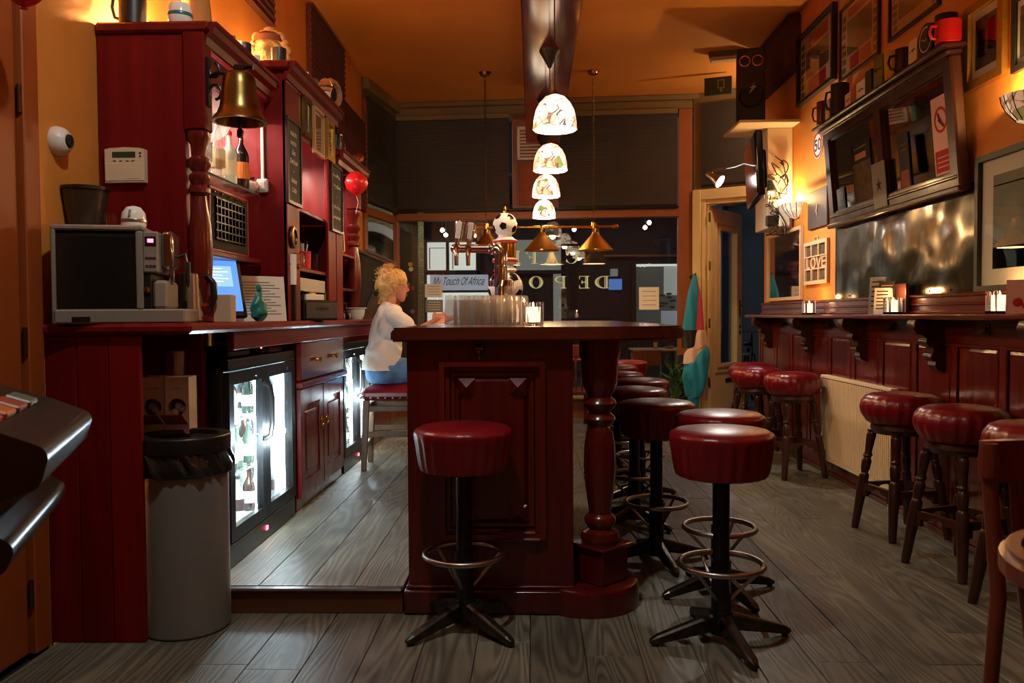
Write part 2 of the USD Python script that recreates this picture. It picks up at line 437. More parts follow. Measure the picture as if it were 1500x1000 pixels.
floor = thing('floor', 'dark grey wide oak plank floor of the bar room', None, kind='structure')
part(floor, 'subfloor', box(XL - .1, 3.2, YB, 9.9, -.08, -.021, 0), DARK)
part(floor, 'board', box(XL, XR, YB, 1.6, -.02, 0, 0), FLOOR)
x = -.99 - .195 * 5
while x < 3.0:
    y = 1.603 - rnd.random() * .0
    first = rnd.uniform(.7, 2.2)
    while y < 9.85:
        y1 = min(y + (first or rnd.uniform(1.7, 2.7)), 9.85); first = None
        a, b = max(x, XL) + .0012, min(x + .195, 3.1) - .0012
        if b - a > .03 and y1 - y > .02:
            part(floor, 'plank', box(a, b, y + .001, y1 - .001, -.02, rnd.uniform(-.0008, .0008), .0015), FLOOR)
        y = y1
    x += .195
raised = thing('raised_floor', 'raised pale plank floor of the aisle behind the bar with a worn step edge', None, kind='structure')
part(raised, 'riser', box(XL + .45, -.53, 3.262, 3.29, 0, .088, .003), STEP, 'worn step edge with bare orange wood')
part(raised, 'platform', box(XL, -.53, 3.29, 7.6, 0, .084, 0), DARK)
part(raised, 'nosing', box(XL + .45, -.53, 3.248, 3.29, .086, .103, .006), DARKWOOD)
for i, (xa, xb) in enumerate(((-1.79, -1.515), (-1.515, -1.32), (-1.32, -1.125), (-1.125, -.93), (-.93, -.735), (-.735, -.53))):
    y, first = 3.291, rnd.uniform(.6, 2.2)
    while y < 7.6:
        y1 = min(y + (first or rnd.uniform(1.6, 2.4)), 7.6); first = None
        part(raised, 'plank', box(xa + .0012, xb - .0012, y + .001, y1 - .001, .084, .104 + rnd.uniform(-.0008, .0005), .0015), FLOOR2)
        y = y1
struct('ceiling', box(XL - .2, 3.4, YB - .1, 10.2, ZC, ZC + .1, 0), CEIL)
struct('wall_back', box(XL - .2, 3.4, YB - .15, YB, -.05, ZC, 0), OCHRE)
wl = thing('wall_left', 'ochre plastered side wall', None, kind='structure')
part(wl, 'plaster', cat(box(XL - .15, XL, 2.94, 8.68, -.05, ZC, 0), box(XL - .15, XL, YB, 1.9, -.05, ZC, 0), box(XL - .15, XL, 1.9, 2.94, 2.42, ZC, 0)), OCHRE)
wr = thing('wall_right', 'ochre plastered side wall above the wainscot', None, kind='structure')
part(wr, 'plaster', cat(box(XR, 3.3, YB, 8.02, -.05, ZC, 0), box(3.05, 3.3, 8.02, 9.1, -.05, ZC, 0)), OCHRE)
# the door beside the camera in the left wall
d1 = thing('door_1', 'orange painted flush door in the left wall', None, kind='structure')
part(d1, 'door_leaf', box(XL - .05, XL - .012, 1.98, 2.84, .005, 2.33, .003), ORANGE)
part(d1, 'jamb', box(XL - .14, XL + .012, 2.85, 2.94, 0, 2.42, .004), ORANGE)
part(d1, 'jamb', box(XL - .14, XL + .012, 1.88, 1.97, 0, 2.42, .004), ORANGE)
part(d1, 'lintel', box(XL - .14, XL + .012, 1.97, 2.85, 2.335, 2.42, .004), ORANGE)
for z in (.22, 1.12, 1.97):
    part(d1, 'hinge', move(lathe([(0, -.05), (.008, -.05), (.008, .05), (0, .05)], 10), (XL + .0, 2.846, z)), OLDBRASS, 'brass hinge')
# far end: window wall
fw = thing('wall_front', 'street-side window wall with low sill and trim', None, kind='structure')
part(fw, 'sill_wall', FW(box(-1.62, 1.85, -.03, .1, 0, .22, .004)), POST)
part(fw, 'sill', FW(box(-1.62, 1.85, -.12, .1, .22, .25, .006)), OLIVE)
part(fw, 'post', FW(box(1.69, 1.85, -.05, .1, .0, 3.56, .008)), POST)
part(fw, 'post', FW(box(-1.66, -1.6, -.03, .08, .0, 3.56, .006)), POST)
part(fw, 'header', FW(box(-1.66, 1.92, 0, .12, 3.5, ZC, 0)), OLIVE)
part(fw, 'centre_panel', FW(box(-.23, .32, .0, .07, 2.43, 3.56, .004)), POST)
part(fw, 'perforated_panel', FW(box(-.15, .24, -.018, .0, 2.5, 2.98, .003)), wood('perforated_brown', S(120, 58, 26), S(160, 84, 40), .6, 'x', 120, vary=0, bump=1))
part(fw, 'vent_frame', FW(cat(box(-.17, .17, -.03, -.0, 3.02, 3.05, .004), box(-.17, .17, -.03, -.0, 3.38, 3.41, .004), box(-.17, -.14, -.03, 0, 3.02, 3.41, .004), box(.14, .17, -.03, 0, 3.02, 3.41, .004))), WHITEP)
for k in range(9): part(fw, 'vent_slat', FW(move(box(-.14, .14, -.012, .012, -.004, .004, 0), (0, -.014, 3.075 + k * .038), rx=-35)), WHITEP)
part(fw, 'panel_moulding', FW(cat(move(frame(.5, .56, .03, .016), (.045, 0, 2.74)), move(frame(.5, .5, .03, .016), (.045, 0, 3.25)))), POST)
part(fw, 'rail', FW(box(-1.62, 1.70, -.045, .06, 2.33, 2.42, .006)), POST)
part(fw, 'blind_rail', FW(box(-1.62, 1.69, -.08, -.05, 2.425, 2.45, .004)), BLACKM)
part(fw, 'cornice', FW(cat(box(-1.6, 1.95, -.07, 0, 3.66, ZC, .01), box(-1.6, 1.95, -.03, 0, 3.56, 3.66, .008))), OLIVE)
part(fw, 'blind_cassette', FW(box(-1.6, -.26, -.09, -.03, 3.5, 3.56, .008)), OLIVE)
part(fw, 'blind_cassette', FW(box(.33, 1.68, -.09, -.03, 3.5, 3.56, .008)), OLIVE)
tag(struct('window_2', FW(box(-1.61, 1.70, .03, .042, .25, 2.34, 0)), GLASS), 'wide street window behind the bar with the mirrored cafe lettering')
# left side light beside the corner post
SW = lambda m: move(m, (XL, 8.68, 0), rz=-math.degrees(math.atan2(9.78 - 8.68, -1.62 - XL)) * -1)
sl = thing('wall_side_light', 'narrow side window wall in the left front corner', None, kind='structure')
L = math.hypot(9.78 - 8.68, .17)
part(sl, 'sill_wall', SW(box(0, L, 0, .1, 0, .85, .004)), POST)
part(sl, 'rail', SW(box(0, L, -.0, .06, 2.3, 2.39, .006)), POST)
part(sl, 'header', SW(box(0, L, 0, .1, 3.5, ZC, 0)), OLIVE)
part(sl, 'cornice', SW(box(0, L, -.08, 0, 3.6, ZC, .01)), OLIVE)
part(sl, 'post', SW(box(-.02, .07, -.03, .08, 0, 3.5, .006)), POST)
tag(struct('window_1', SW(box(.07, L, .05, .062, .85, 2.3, 0)), GLASS), 'narrow side window in the left front corner')
# entrance
A = np.array([1.855, 9.5]); DR = -29.0
DW = lambda m: move(m, (A[0], A[1], 0), rz=DR)
d2 = thing('door_2', 'cream half glazed street door standing ajar in its moulded frame', None, kind='structure')
part(d2, 'jamb', DW(cat(box(0, .10, -.05, .1, 0, 2.62, .006), box(.10, .15, -.03, .1, 0, 2.62, .008), box(.15, .19, -.0, .1, 0, 2.62, .006))), CREAM)
part(d2, 'jamb', DW(box(1.10, 1.3, -.03, .1, 0, 2.62, .006)), CREAM)
part(d2, 'lintel', DW(cat(box(.1, 1.3, -.045, .1, 2.5, 2.62, .006), box(.15, 1.15, -.02, .1, 2.45, 2.5, .004))), CREAM)
part(d2, 'overpanel', DW(box(0, 1.3, .0, .1, 2.62, ZC, 0)), OLIVE)
HG = A + .19 * np.array([math.cos(math.radians(DR)), math.sin(math.radians(DR))])
LF = lambda m: move(m, (HG[0], HG[1] + .02, 0), rz=53)
lw, lh = .87, 2.42
gl = sbox(.2, .62, lw - .2, 2.18)
leaf = ext(sbox(0, .012, lw, lh).difference(gl), .045, 'xz', -.0225)
lf = part(d2, 'door_leaf', LF(leaf), CREAM)
part(lf, 'glazing_bead', LF(cat(move(frame(lw - .34, 1.62, .035, .03), (lw / 2, -.02, 1.4)), move(frame(lw - .22, 1.75, .03, .018), (lw / 2, -.02, 1.4)))), CREAM)
part(lf, 'glass', LF(box(.2, lw - .2, -.004, .004, .62, 2.18, 0)), GLASS)
part(lf, 'handle', LF(cat(tube([(lw - .07, -.02, 1.3), (lw - .07, -.06, 1.3), (lw - .16, -.065, 1.3)], .009, 8), cbox((lw - .07, -.026, 1.27), (.04, .01, .2)))), BRASS, 'brass lever handle')
for z in (1.05, .98):
    part(lf, 'lock', LF(move(lathe([(0, 0), (.022, 0), (.02, .012), (0, .014)], 14), (lw - .07, -.022, z), rx=90)), BLACKM, 'round black lock rose')
part(lf, 'letter_plate', LF(cbox((lw / 2 + .08, -.026, .42), (.24, .008, .05))), BLACKM)
for z in (.42, 1.1, 1.75, 2.3):
    part(d2, 'hinge', move(lathe([(0, -.055), (.011, -.055), (.011, .055), (0, .055)], 10), (HG[0] - .01, HG[1] - .035, z)), OLDBRASS, 'brass hinge')
part(d2, 'door_closer', DW(tube([(.2, -.03, 2.43), (.45, .1, 2.44), (.55, .3, 2.44)], .012, 6)), STEEL)

# blinds
def blind(name, label, w, z0, z1, place, bar=True):
    b = thing(name, label, 'blind', group=None)
    part(b, 'fabric', place(box(0, w, -.055, -.045, z0, z1, 0)), BLIND)
    part(b, 'bottom_bar', place(box(0, w, -.062, -.038, z0 - .012, z0 + .008, .003)), BLACKM)
blind('pleated_blind', 'black pleated window blind left of the vent panel', 1.33, 2.46, 3.52, lambda m: FW(move(m, (-1.59, 0, 0))))
blind('pleated_blind', 'black pleated window blind right of the vent panel', 1.35, 2.46, 3.52, lambda m: FW(move(m, (.33, 0, 0))))
blind('pleated_blind', 'narrow black blind in the left front corner above the side window', L - .1, 2.42, 3.55, lambda m: SW(move(m, (.08, .02, 0))))
blind('pleated_blind', 'black blind above the cream street door', 1.1, 2.66, 3.58, lambda m: DW(move(m, (.1, .02, 0))))

bm = struct('trim_1', box(-.06, .31, YB, 8.95, 3.07, ZC, .006), BEAM, 'glossy dark red lacquered ceiling beam over the bar')
# ================================================================ BACK BAR SIDE
CT = 1.18                                   # counter top
XF = -1.30                                  # cabinet fronts
# near base cabinet: plank end panel with an open niche to its right
t = thing('base_cabinet', 'dark red plank ended counter base with open niche behind the grey bin', 'cabinet', (0, 0, 0))
for i in range(3):
    part(t, 'plank', box(-1.788 + i * .118, -1.788 + (i + 1) * .118 - .002, 2.955, 2.98, 0, 1.135, .003), REDWOOD)
part(t, 'back_panel', box(-1.78, -1.40, 3.43, 3.45, 0, 1.135, .002), REDWOOD)
part(t, 'shelf', box(-1.775, -1.33, 3.0, 3.428, .70, .722, .003), REDWOOD_X)
part(t, 'partition', box(-1.44, -1.40, 3.452, 3.478, .104, 1.06, .003), REDWOOD)
# worktop
t = thing('bar_counter_top', 'long dark red wooden worktop along the back bar', 'worktop')
part(t, 'slab', box(-1.79, -1.235, 2.93, 6.75, 1.14, CT, .012), REDWOOD_X)
part(t, 'fascia_board', box(-1.30, -1.27, 3.45, 6.7, 1.06, 1.14, .004), REDWOOD_X)
# upper middle cabinet with drawer and doors
t = thing('drawer_cabinet', 'mahogany base cabinet with one drawer and two panelled doors between the two fridges', 'cabinet')
part(t, 'body', cat(box(-1.78, -1.325, 4.52, 5.6, .104, 1.06, .003)), MAHOG)
dr = part(t, 'drawer', box(-1.324, -1.29, 4.53, 5.55, .84, 1.055, .006), MAHOG_Y)
for yy in (4.85, 5.25):
    part(dr, 'knob', move(lathe([(0, 0), (.01, 0), (.008, .015), (.018, .025), (.014, .034), (0, .036)], 14), (-1.29, yy, .95), ry=90), BRASS, 'small brass knob')
part(t, 'drawer_ledge', box(-1.324, -1.275, 4.52, 5.6, .80, .835, .006), MAHOG_Y)
for a, b in ((4.53, 5.02), (5.04, 5.55)):
    d = part(t, 'door', cat(ext(sbox(a, .18, b, .79).difference(sbox(a + .08, .27, b - .08, .70)), .025, 'yz', -1.322), box(-1.322, -1.308, a + .07, b - .07, .26, .71, .002),
                          box(-1.322, -1.300, a + .115, b - .115, .31, .66, .01)), MAHOG)
    part(d, 'ring_handle', move(ring(.028, .004, n=20, k=6), (-1.29, b - .05 if a < 5 else a + .05, .56), ry=90), BRASS, 'brass ring pull')
part(t, 'plinth', box(-1.40, -1.335, 4.52, 5.6, .104, .17, .003), MAHOG_Y)


# bottle fridges
def bottle(h, r, neck=.32, shoulder=.58):
    return [(0, 0), (r * .9, 0), (r, .012), (r, h * shoulder), (r * .8, h * (shoulder + .08)), (r * neck, h * (shoulder + .2)), (r * neck, h * .97), (r * neck * 1.15, h * .975), (r * neck * 1.1, h), (0, h)]


FRL = glow('fridge_tube', (.85, .94, 1), 14.0)
FRIN = mat('fridge_liner', S(225, 232, 236), .5)
BOTN = ['green', 'brown', 'dark', 'dark', 'pale', 'pale']
BOTC = [mat('bottle_green', S(34, 46, 34), .12), mat('bottle_brown', S(58, 36, 26), .12), mat('bottle_dark', S(24, 18, 18), .12), mat('bottle_black', S(30, 22, 20), .15),
        mat('bottle_grey', S(150, 156, 150), .15), mat('bottle_pale', S(196, 196, 170), .15)]
LABELM = [PAPER, mat('label_orange', S(206, 110, 36), .7), mat('label_cream', S(224, 206, 160), .7), mat('label_dark', S(60, 30, 30), .7)]


def bottle_thing(name, label, group, loc, h, r, m, lm, cap=None, kind='bottle', lbl=None):
    t = thing(name, label, kind, loc, 0, group)
    part(t, 'glass_body', lathe(bottle(h, r), 18), m)
    if lm is not None:
        part(t, 'paper_label', lathe([(r + .0008, h * .18), (r + .0008, h * .46)], 18), lm)
    part(t, 'cap', lathe([(0, h * .94), (r * .4, h * .94), (r * .4, h * 1.01), (0, h * 1.01)], 12), cap or BLACK)
    return t


def fridge(label, y0, y1, place):
    W, x0 = y1 - y0, -1.775
    t = thing('bottle_fridge', label, 'fridge', (0, y0, .104))
    part(t, 'case', cat(box(x0, -1.345, 0, .03, 0, .9, .004), box(x0, -1.345, W - .03, W, 0, .9, .004), box(x0, -1.345, 0, W, .87, .9, .004), box(x0, -1.345, 0, W, 0, .11, .004)), BLACK)
    part(t, 'top_edge', box(-1.345, -1.315, -.006, W + .006, .86, .912, .006), BLACKM)
    part(t, 'kick_plate', box(-1.345, -1.32, 0, W, 0, .1, .005), BLACKM)
    part(t, 'power_switch', box(-1.321, -1.314, W * .5 - .012, W * .5 + .012, .045, .068, .002), LED, 'red lit rocker switch')
    part(t, 'liner', cat(box(x0, x0 + .02, .03, W - .03, .11, .87, 0), box(x0, -1.36, .03, .04, .11, .87, 0), box(x0, -1.36, W - .04, W - .03, .11, .87, 0), box(x0, -1.36, .03, W - .03, .11, .12, 0), box(x0, -1.36, .03, W - .03, .86, .87, 0)), FRIN)
    part(t, 'lamp_tube', cat(tube([(-1.37, .055, .15), (-1.37, .055, .85)], .009, 8), tube([(-1.37, W - .055, .15), (-1.37, W - .055, .85)], .009, 8), tube([(-1.37, W / 2, .15), (-1.37, W / 2, .85)], .007, 8)), FRL, 'white light tubes')
    for z in (.36, .61):
        part(t, 'shelf', cat([tube([(x0 + .03, .04 + k * (W - .08) / 14, z), (-1.39, .04 + k * (W - .08) / 14, z)], .0025, 5) for k in range(15)] + [tube([(-1.39, .04, z), (-1.39, W - .04, z)], .004, 5)]), STEEL)
    for k in (0, 1):
        a, b = (.004, W / 2 - .002) if k == 0 else (W / 2 + .002, W - .004)
        d = part(t, 'door', ext(rrect(b - a, .745, .006, (a + b) / 2, .4825).difference(sbox(a + .055, .17, b - .055, .80)), .032, 'yz', -1.345), BLACKM)
        part(d, 'glass', box(-1.332, -1.324, a + .054, b - .054, .169, .801, 0), FRGLASS)
        hy = b - .025 if k == 0 else a + .025
        if k == 0:
            part(d, 'handle', tube([(-1.315, hy, .50), (-1.285, hy, .52), (-1.275, hy, .58), (-1.275, hy, .70), (-1.285, hy, .76), (-1.315, hy, .78)], .013, 8), BLACK)
        part(d, 'lock', move(lathe([(0, 0), (.009, 0), (.008, .006), (0, .006)], 10), (-1.313, (a + b) / 2 + .1, .825), ry=90), CHROME)
    for z, dz in ((.122, .2), (.365, .2), (.615, .2)):
        row = {.122: 'bottom', .365: 'middle', .615: 'top'}[z]
        for j, xx in enumerate((-1.44, -1.55)):
            k = 0
            for yy in np.arange(.12, W - .08, .078):
                if abs(yy - W / 2) < .03 or rnd.random() < .2: continue
                ci = rnd.randrange(6)
                h, r = (rnd.uniform(.19, .215), .029) if z < .5 else (rnd.uniform(.16, .21), .029)
                bottle_thing('bottle', f'{BOTN[ci]} bottle, {ORD[k]} from left in the {["front", "rear"][j]} row, {row} shelf, {place} fridge', f'bottles on the {row} shelf of the {place} fridge', (xx, y0 + yy, .104 + z), h, r, BOTC[ci], LABELM[(0, 2, 3, 0)[k % 4]])
                k += 1
    for yy in (.06, W / 2, W - .06): light('rect', 'fridge_lamp', (-1.362, y0 + yy, .104 + .49), COOL, FRIDGE_W / 3, (.022, .68), (-1, .45 * (1 if yy < .1 else -1 if yy > W - .1 else 0), 0))
    return t


FRIDGE_W = 44.0
fridge('black double glass door fridge with white light behind the grey bin', 3.50, 4.48, 'nearer')
fridge('second black double glass door fridge beside the seated woman', 5.65, 6.6, 'farther')

# the bin
t = thing('waste_bin', 'tall grey cylindrical waste bin with black lid and liner', 'bin', (-1.352, 3.125, 0))
zs = lambda m: move(m, s=(1, 1, .93))
fl = lambda a, z: 1 + .05 * math.sin(3 * a + 1 + z * 9) * math.sin(11 * a + 40 * z) + .03 * math.sin(23 * a + z * 90) + .02 * math.sin(37 * a - z * 60)
part(t, 'barrel', zs(lathe([(0, 0), (.155, 0), (.163, .012), (.163, .70), (.166, .705), (.166, .715), (.155, .715), (.15, .1), (0, .1)], 48)), BIN)
part(t, 'liner_bag', zs(lathe([(.168, .745), (.172, .72), (.182, .69), (.18, .66), (.172, .65), (.169, .70), (.160, .745)], 72, flute=fl)), mat('bin_bag', S(34, 31, 29), .22), 'crumpled black bag edge')
part(t, 'lid', zs(lathe([(.176, .745), (.178, .75), (.178, .80), (.172, .808), (.13, .808), (.128, .79), (.06, .74), (0, .73)], 48)), BLACK)

# niche boxes and tin
for i, (xx, wd) in enumerate(((-1.535, 'left'), (-1.435, 'right'))):
    t = thing('cup_dispenser', f'white cardboard dispenser box with open flap in the niche, {wd} of the pair', 'box', (xx, 3.30, .722), 8)
    o = sbox(-.046, 0, .046, .24).difference(Point(0, .12).buffer(.034))
    part(t, 'carton', cat(ext(o, .003, 'xz', -.06), box(-.046, -.043, -.057, .06, 0, .24, 0), box(.043, .046, -.057, .06, 0, .24, 0), box(-.046, .046, .057, .06, 0, .24, 0), box(-.046, .046, -.057, .06, .237, .24, 0)), PAPER)
    part(t, 'flap', move(box(-.042, .042, -.10, 0, 0, .003, 0), (0, -.06, .05), rx=-28), mat('kraft_card', S(150, 110, 78), .8) if i == 0 else '/World/Looks/kraft_card', 'brown inner flap')
    part(t, 'printed_word', move(scribble(.05 - .02 * i, .012, i), (0, -.0603, .195)), PRINT_DARK)
    part(t, 'capsule', cat([ball(.017, (rnd.uniform(-.02, .02), -.035 + .01 * k, .095 + .012 * k)) for k in range(3)]), CERAMIC)
solo('steel_canister', 'tall steel canister standing behind the white dispenser boxes', 'canister', lathe([(0, 0), (.04, 0), (.042, .01), (.042, .2), (.036, .2), (.034, .03), (0, .03)], 28), STEEL, (-1.50, 3.40, .86))
solo('wooden_block', 'dark wooden riser in the niche under the steel canister', 'block', box(-.1, .1, -.04, .03, 0, .137, .003), DARKWOOD, (-1.50, 3.395, .723))
# things on top of the near fridge
t = thing('receipt_machine', 'flat dark machine with striped paper on top of the nearer fridge', 'machine', (-1.45, 3.72, 1.018))
part(t, 'housing', box(-.12, .1, -.12, .16, 0, .035, .008), BLACK); part(t, 'tray', move(box(-.1, .1, -.08, .08, 0, .006, .002), (.02, .0, .037), rx=5), SILVER)
t = thing('corded_phone', 'dark handset with coiled cord and red light on the nearer fridge', 'telephone', (-1.42, 4.1, 1.018))
part(t, 'base', box(-.06, .07, -.06, .06, 0, .025, .006), BLACK)
part(t, 'handset', tube([(.0, -.09, .03), (.0, -.05, .045), (.0, .05, .045), (.0, .09, .03)], [.02, .014, .014, .02], 10), BLACK)
part(t, 'coiled_cord', tube([(.085 + .012 * math.cos(k * .9), .03 + .006 * k * .5, .016 + .012 * math.sin(k * .9)) for k in range(50)], .003, 5), GREYP)
part(t, 'indicator', ball(.005, (.06, -.03, .03), sub=1), LED)

# ---------------------------------------------------------------- upper back bar
XB, XC = -1.36, -1.265


def turned(z0, z1, r):
    h = z1 - z0
    p = [(0, 0), (1, 0), (1, .02), (.7, .03), (.95, .05), (.95, .07), (.65, .085), (.8, .12), (1.0, .24), (1.05, .34), (.95, .44), (.7, .53), (.6, .57), (.95, .585), (.95, .605), (.62, .62), (.9, .645), (.9, .665), (.62, .68), (1.0, .71), (1.0, .735), (.66, .75), (.72, .80), (1, .83), (1, .86), (0, .86)]
    return [(a * r, z0 + b * h / .86) for a, b in p]


def crown(x1, y0, y1, z, d=.06):
    """A moulded cornice along the front and the near end of a cabinet."""
    prof = [(0, 0), (.012, 0), (.02, .03), (.045, .045), (.05, .07), (.06, .075), (.06, .09), (0, .09)]
    k = d / .06
    a = ext([(x1 + px * k, z + pz * k) for px, pz in prof], y1 - y0 + .0, 'xz', y0)
    b = box(XL + .005, x1 + .03, y0 - .02, y0 + .1, z + .045, z + .09 * k, .01)
    c = box(XL + .005, x1, y0, y1, z + .06, z + .09 * k, .003)
    return cat(a, b, c)


t = thing('back_bar_cabinet', 'red stained back bar unit nearest the camera, with brass bell and bottle shelf', 'cabinet')
part(t, 'end_panel', box(XL + .005, -1.425, 3.36, 3.40, CT, 2.37, .002), REDWOOD, 'wide dark red end panel')
part(t, 'front_post', box(-1.425, -1.335, 3.345, 3.43, 1.97, 2.37, .006), REDWOOD)
part(t, 'turned_column', lathe(turned(CT + .005, 1.965, .046), 28, (-1.378, 3.385, 0)), MAHOG, 'glossy turned baluster column')
part(t, 'back_panel', box(XL + .005, XL + .025, 3.41, 4.2, CT, 2.36, .002), REDWOOD)
part(t, 'crown', crown(-1.345, 3.36, 4.19, 2.32), REDWOOD_X)
part(t, 'frieze', box(-1.40, -1.37, 3.43, 4.2, 2.20, 2.32, .004), REDWOOD_X)
part(t, 'shelf', box(XL + .03, -1.39, 3.45, 4.19, 1.47, 1.495, .004), REDWOOD_X)
part(t, 'glass_shelf', box(XL + .03, -1.40, 3.45, 4.19, 1.822, 1.832, .001), TEALGLASS, 'greenish glass shelf')
part(t, 'lamp_strip', box(-1.72, -1.68, 3.5, 4.15, 2.24, 2.262, .003), glow('strip_lamp', (1, .9, .82), 30.0), 'white light strip')
light('rect', 'back_bar_lamp', (-1.66, 3.82, 2.235), (1, .76, .62), 5.5, (.05, .62), (.15, 0, -1))

t = thing('back_bar_cabinet', 'tall middle back bar unit of red wood with chalkboards and niche shelves', 'cabinet')
part(t, 'end_panel', box(XL + .005, XC - .002, 4.22, 4.25, CT, 2.475, .002), REDWOOD)
part(t, 'end_panel', box(XL + .005, XC - .002, 5.24, 5.27, CT, 2.475, .002), REDWOOD)
part(t, 'stile', box(XC - .02, XC, 4.22, 4.45, CT, 2.42, .004), REDWOOD)
part(t, 'stile', box(XC - .02, XC, 5.08, 5.27, CT, 2.42, .004), REDWOOD)
part(t, 'frieze', box(XC - .02, XC, 4.452, 5.078, 2.17, 2.42, .004), REDWOOD_X)
part(t, 'back_panel', box(XL + .005, XL + .025, 4.26, 5.23, CT, 2.42, .002), REDWOOD)
part(t, 'crown', crown(XC + .002, 4.20, 5.29, 2.42), REDWOOD_X)
for z in (1.785, 1.455):
    part(t, 'shelf', box(XL + .03, XC - .022, 4.26, 5.23, z, z + .022, .004), REDWOOD_X)
part(t, 'metal_strip', box(-1.3, XC - .022, 4.46, 5.07, 1.345, 1.42, .003), mat('pale_strip', S(190, 188, 180), .4), 'grey metal strip')
part(t, 'lamp_strip', box(-1.6, -1.56, 4.35, 5.15, 2.15, 2.168, .003), '/World/Looks/strip_lamp', 'white light strip')
light('rect', 'back_bar_lamp', (-1.54, 4.75, 2.14), (1, .74, .6), 5.0, (.05, .7), (.15, 0, -1))

t = thing('back_bar_cabinet', 'low far back bar unit of red wood ending in a turned column by the woman', 'cabinet')
part(t, 'end_panel', box(XL + .005, XC - .03, 6.06, 6.09, CT, 2.24, .002), REDWOOD)
part(t, 'stile', box(XC - .02, XC, 5.29, 5.46, CT, 2.2, .004), REDWOOD)
part(t, 'back_panel', box(XL + .005, XL + .025, 5.29, 6.05, CT, 2.2, .002), REDWOOD)
part(t, 'crown', crown(XC + .002, 5.30, 6.12, 2.19), REDWOOD_X)
part(t, 'shelf', box(XL + .03, XC - .04, 5.29, 6.04, 1.62, 1.64, .004), REDWOOD_X)
part(t, 'shelf', box(XL + .03, XC - .04, 5.29, 6.04, 1.38, 1.40, .004), REDWOOD_X)
part(t, 'turned_column', lathe(turned(CT + .005, 1.98, .05), 24, (XC - .055, 6.05, 0)), MAHOG, 'glossy turned column')
part(t, 'column_block', box(XC - .1, XC - .005, 6.0, 6.1, 1.985, 2.188, .008), REDWOOD)
light('rect', 'back_bar_lamp', (-1.55, 5.7, 2.15), (1, .8, .7), 1.6, (.05, .5), (.1, 0, -1))

# acoustic panels on the upper left wall
def foam(name, label, y0, y1, z0, z1, side):
    t = thing(name, label, 'acoustic panel')
    x0, x1 = (XL + .002, XL + .05) if side < 0 else (XR - .11, XR - .002)
    if side < 0:
        n = int((z1 - z0) / .05); zs = np.linspace(z0, z1, 2 * n + 1)
        poly = [(x0, z0)] + [(x1 - (.012 if k % 2 else 0), z) for k, z in enumerate(zs)] + [(x0, z1)]
        part(t, 'foam', ext(poly, y1 - y0, 'xz', y0), FOAM)
    else:
        n = int((z1 - z0) / .05); zs = np.linspace(z0, z1, 2 * n + 1)
        poly = [(x1, z0)] + [(x1, z1)] + [(x0 + (.012 if k % 2 else 0), z) for k, z in reversed(list(enumerate(zs)))]
        part(t, 'foam', ext(poly, y1 - y0, 'xz', y0), FOAM)


foam('acoustic_panel', 'tall dark brown ribbed acoustic panel high on the left wall', 6.55, 7.72, 2.7, 3.69, -1)
foam('acoustic_panel', 'low dark brown acoustic panel by the left front blind', 7.74, 8.66, 2.3, 3.22, -1)
foam('acoustic_panel', 'dark brown acoustic panel high above the nearest back bar unit', 4.6, 5.62, 3.18, 3.69, -1)
foam('acoustic_panel', 'dark brown acoustic panel high on the right wall over the loudspeaker', 6.96, 7.98, 3.25, 3.69, 1)

# bell and bracket
t = thing('iron_bracket', 'black wrought iron scroll bracket holding the brass bell', 'bracket', (-1.335, 3.385, 2.15))
part(t, 'wall_plate', cat(tube([(.006 + .02 * math.sin(a) + .022, -.0, .07 + .03 * math.cos(a)) for a in np.linspace(.0, 5.2, 16)], .006, 6), tube([(.03 + .024 * math.sin(a), 0, -.02 - .03 * math.cos(a)) for a in np.linspace(.0, 5.2, 16)], .006, 6), box(0, .008, -.02, .02, -.08, .12, .002)), BLACKM, 'scrolled wall plate')
part(t, 'arm', tube([(.0, 0, .04), (.04, 0, .06), (.09, 0, .05), (.13, 0, .07), (.17, 0, .085), (.19, 0, .08)], [.009, .009, .008, .009, .009, .012], 8), BLACKM)
t = thing('brass_bell', 'large aged brass bar bell hanging from the iron bracket', 'bell', (-1.205, 3.385, 2.005))
part(t, 'bell_body', lathe([(.098, 0), (.112, .0), (.108, .012), (.09, .035), (.08, .06), (.074, .1), (.068, .15), (.063, .185), (.05, .20), (0, .205), (0, .195), (.05, .188), (.065, .1), (.08, .04), (.098, 0)], 48), OLDBRASS)
part(t, 'crown_block', cbox((0, 0, .222), (.04, .03, .03), .006), BLACKM)
part(t, 'clapper', cat(tube([(0, 0, .19), (0, 0, -.03)], .006, 8), lathe([(0, -.065), (.012, -.06), (.014, -.04), (.008, -.025), (0, -.02)], 14)), BLACKM)

# alarm keypad, camera, conduit
t = thing('alarm_keypad', 'cream alarm keypad on the dark red end panel', 'keypad', (-1.665, 3.36, 1.755))
part(t, 'housing', ext(Polygon([(-.082, 0), (.082, 0), (.082, .135), (.06, .14), (0, .143), (-.06, .14), (-.082, .135)]), .028, 'xz', -.028), mat('cream_plastic', S(214, 190, 158), .45))
part(t, 'screen', box(-.05, .045, -.0295, -.028, .101, .124, 0), mat('lcd_green', S(44, 58, 40), .3))
part(t, 'button', cat([cbox((.066, -.03, z), (.008, .003, .006), .001) for z in (.106, .119)]), PRINT_DARK)
part(t, 'button', cat([cbox((q, -.03, .088), (.012, .003, .004), .001) for q in (-.04, -.015, .012, .036)]), GREYP)
part(t, 'flap', box(-.08, .08, -.031, -.028, .006, .078, .001), '/World/Looks/cream_plastic')
part(t, 'printed_word', move(scribble(.05, .006, 4), (.04, -.0312, .015)), PRINT_DARK)
p = U(82, 207, x=XL)
t = thing('dome_camera', 'small round white dome camera on the ochre wall', 'security camera', p)
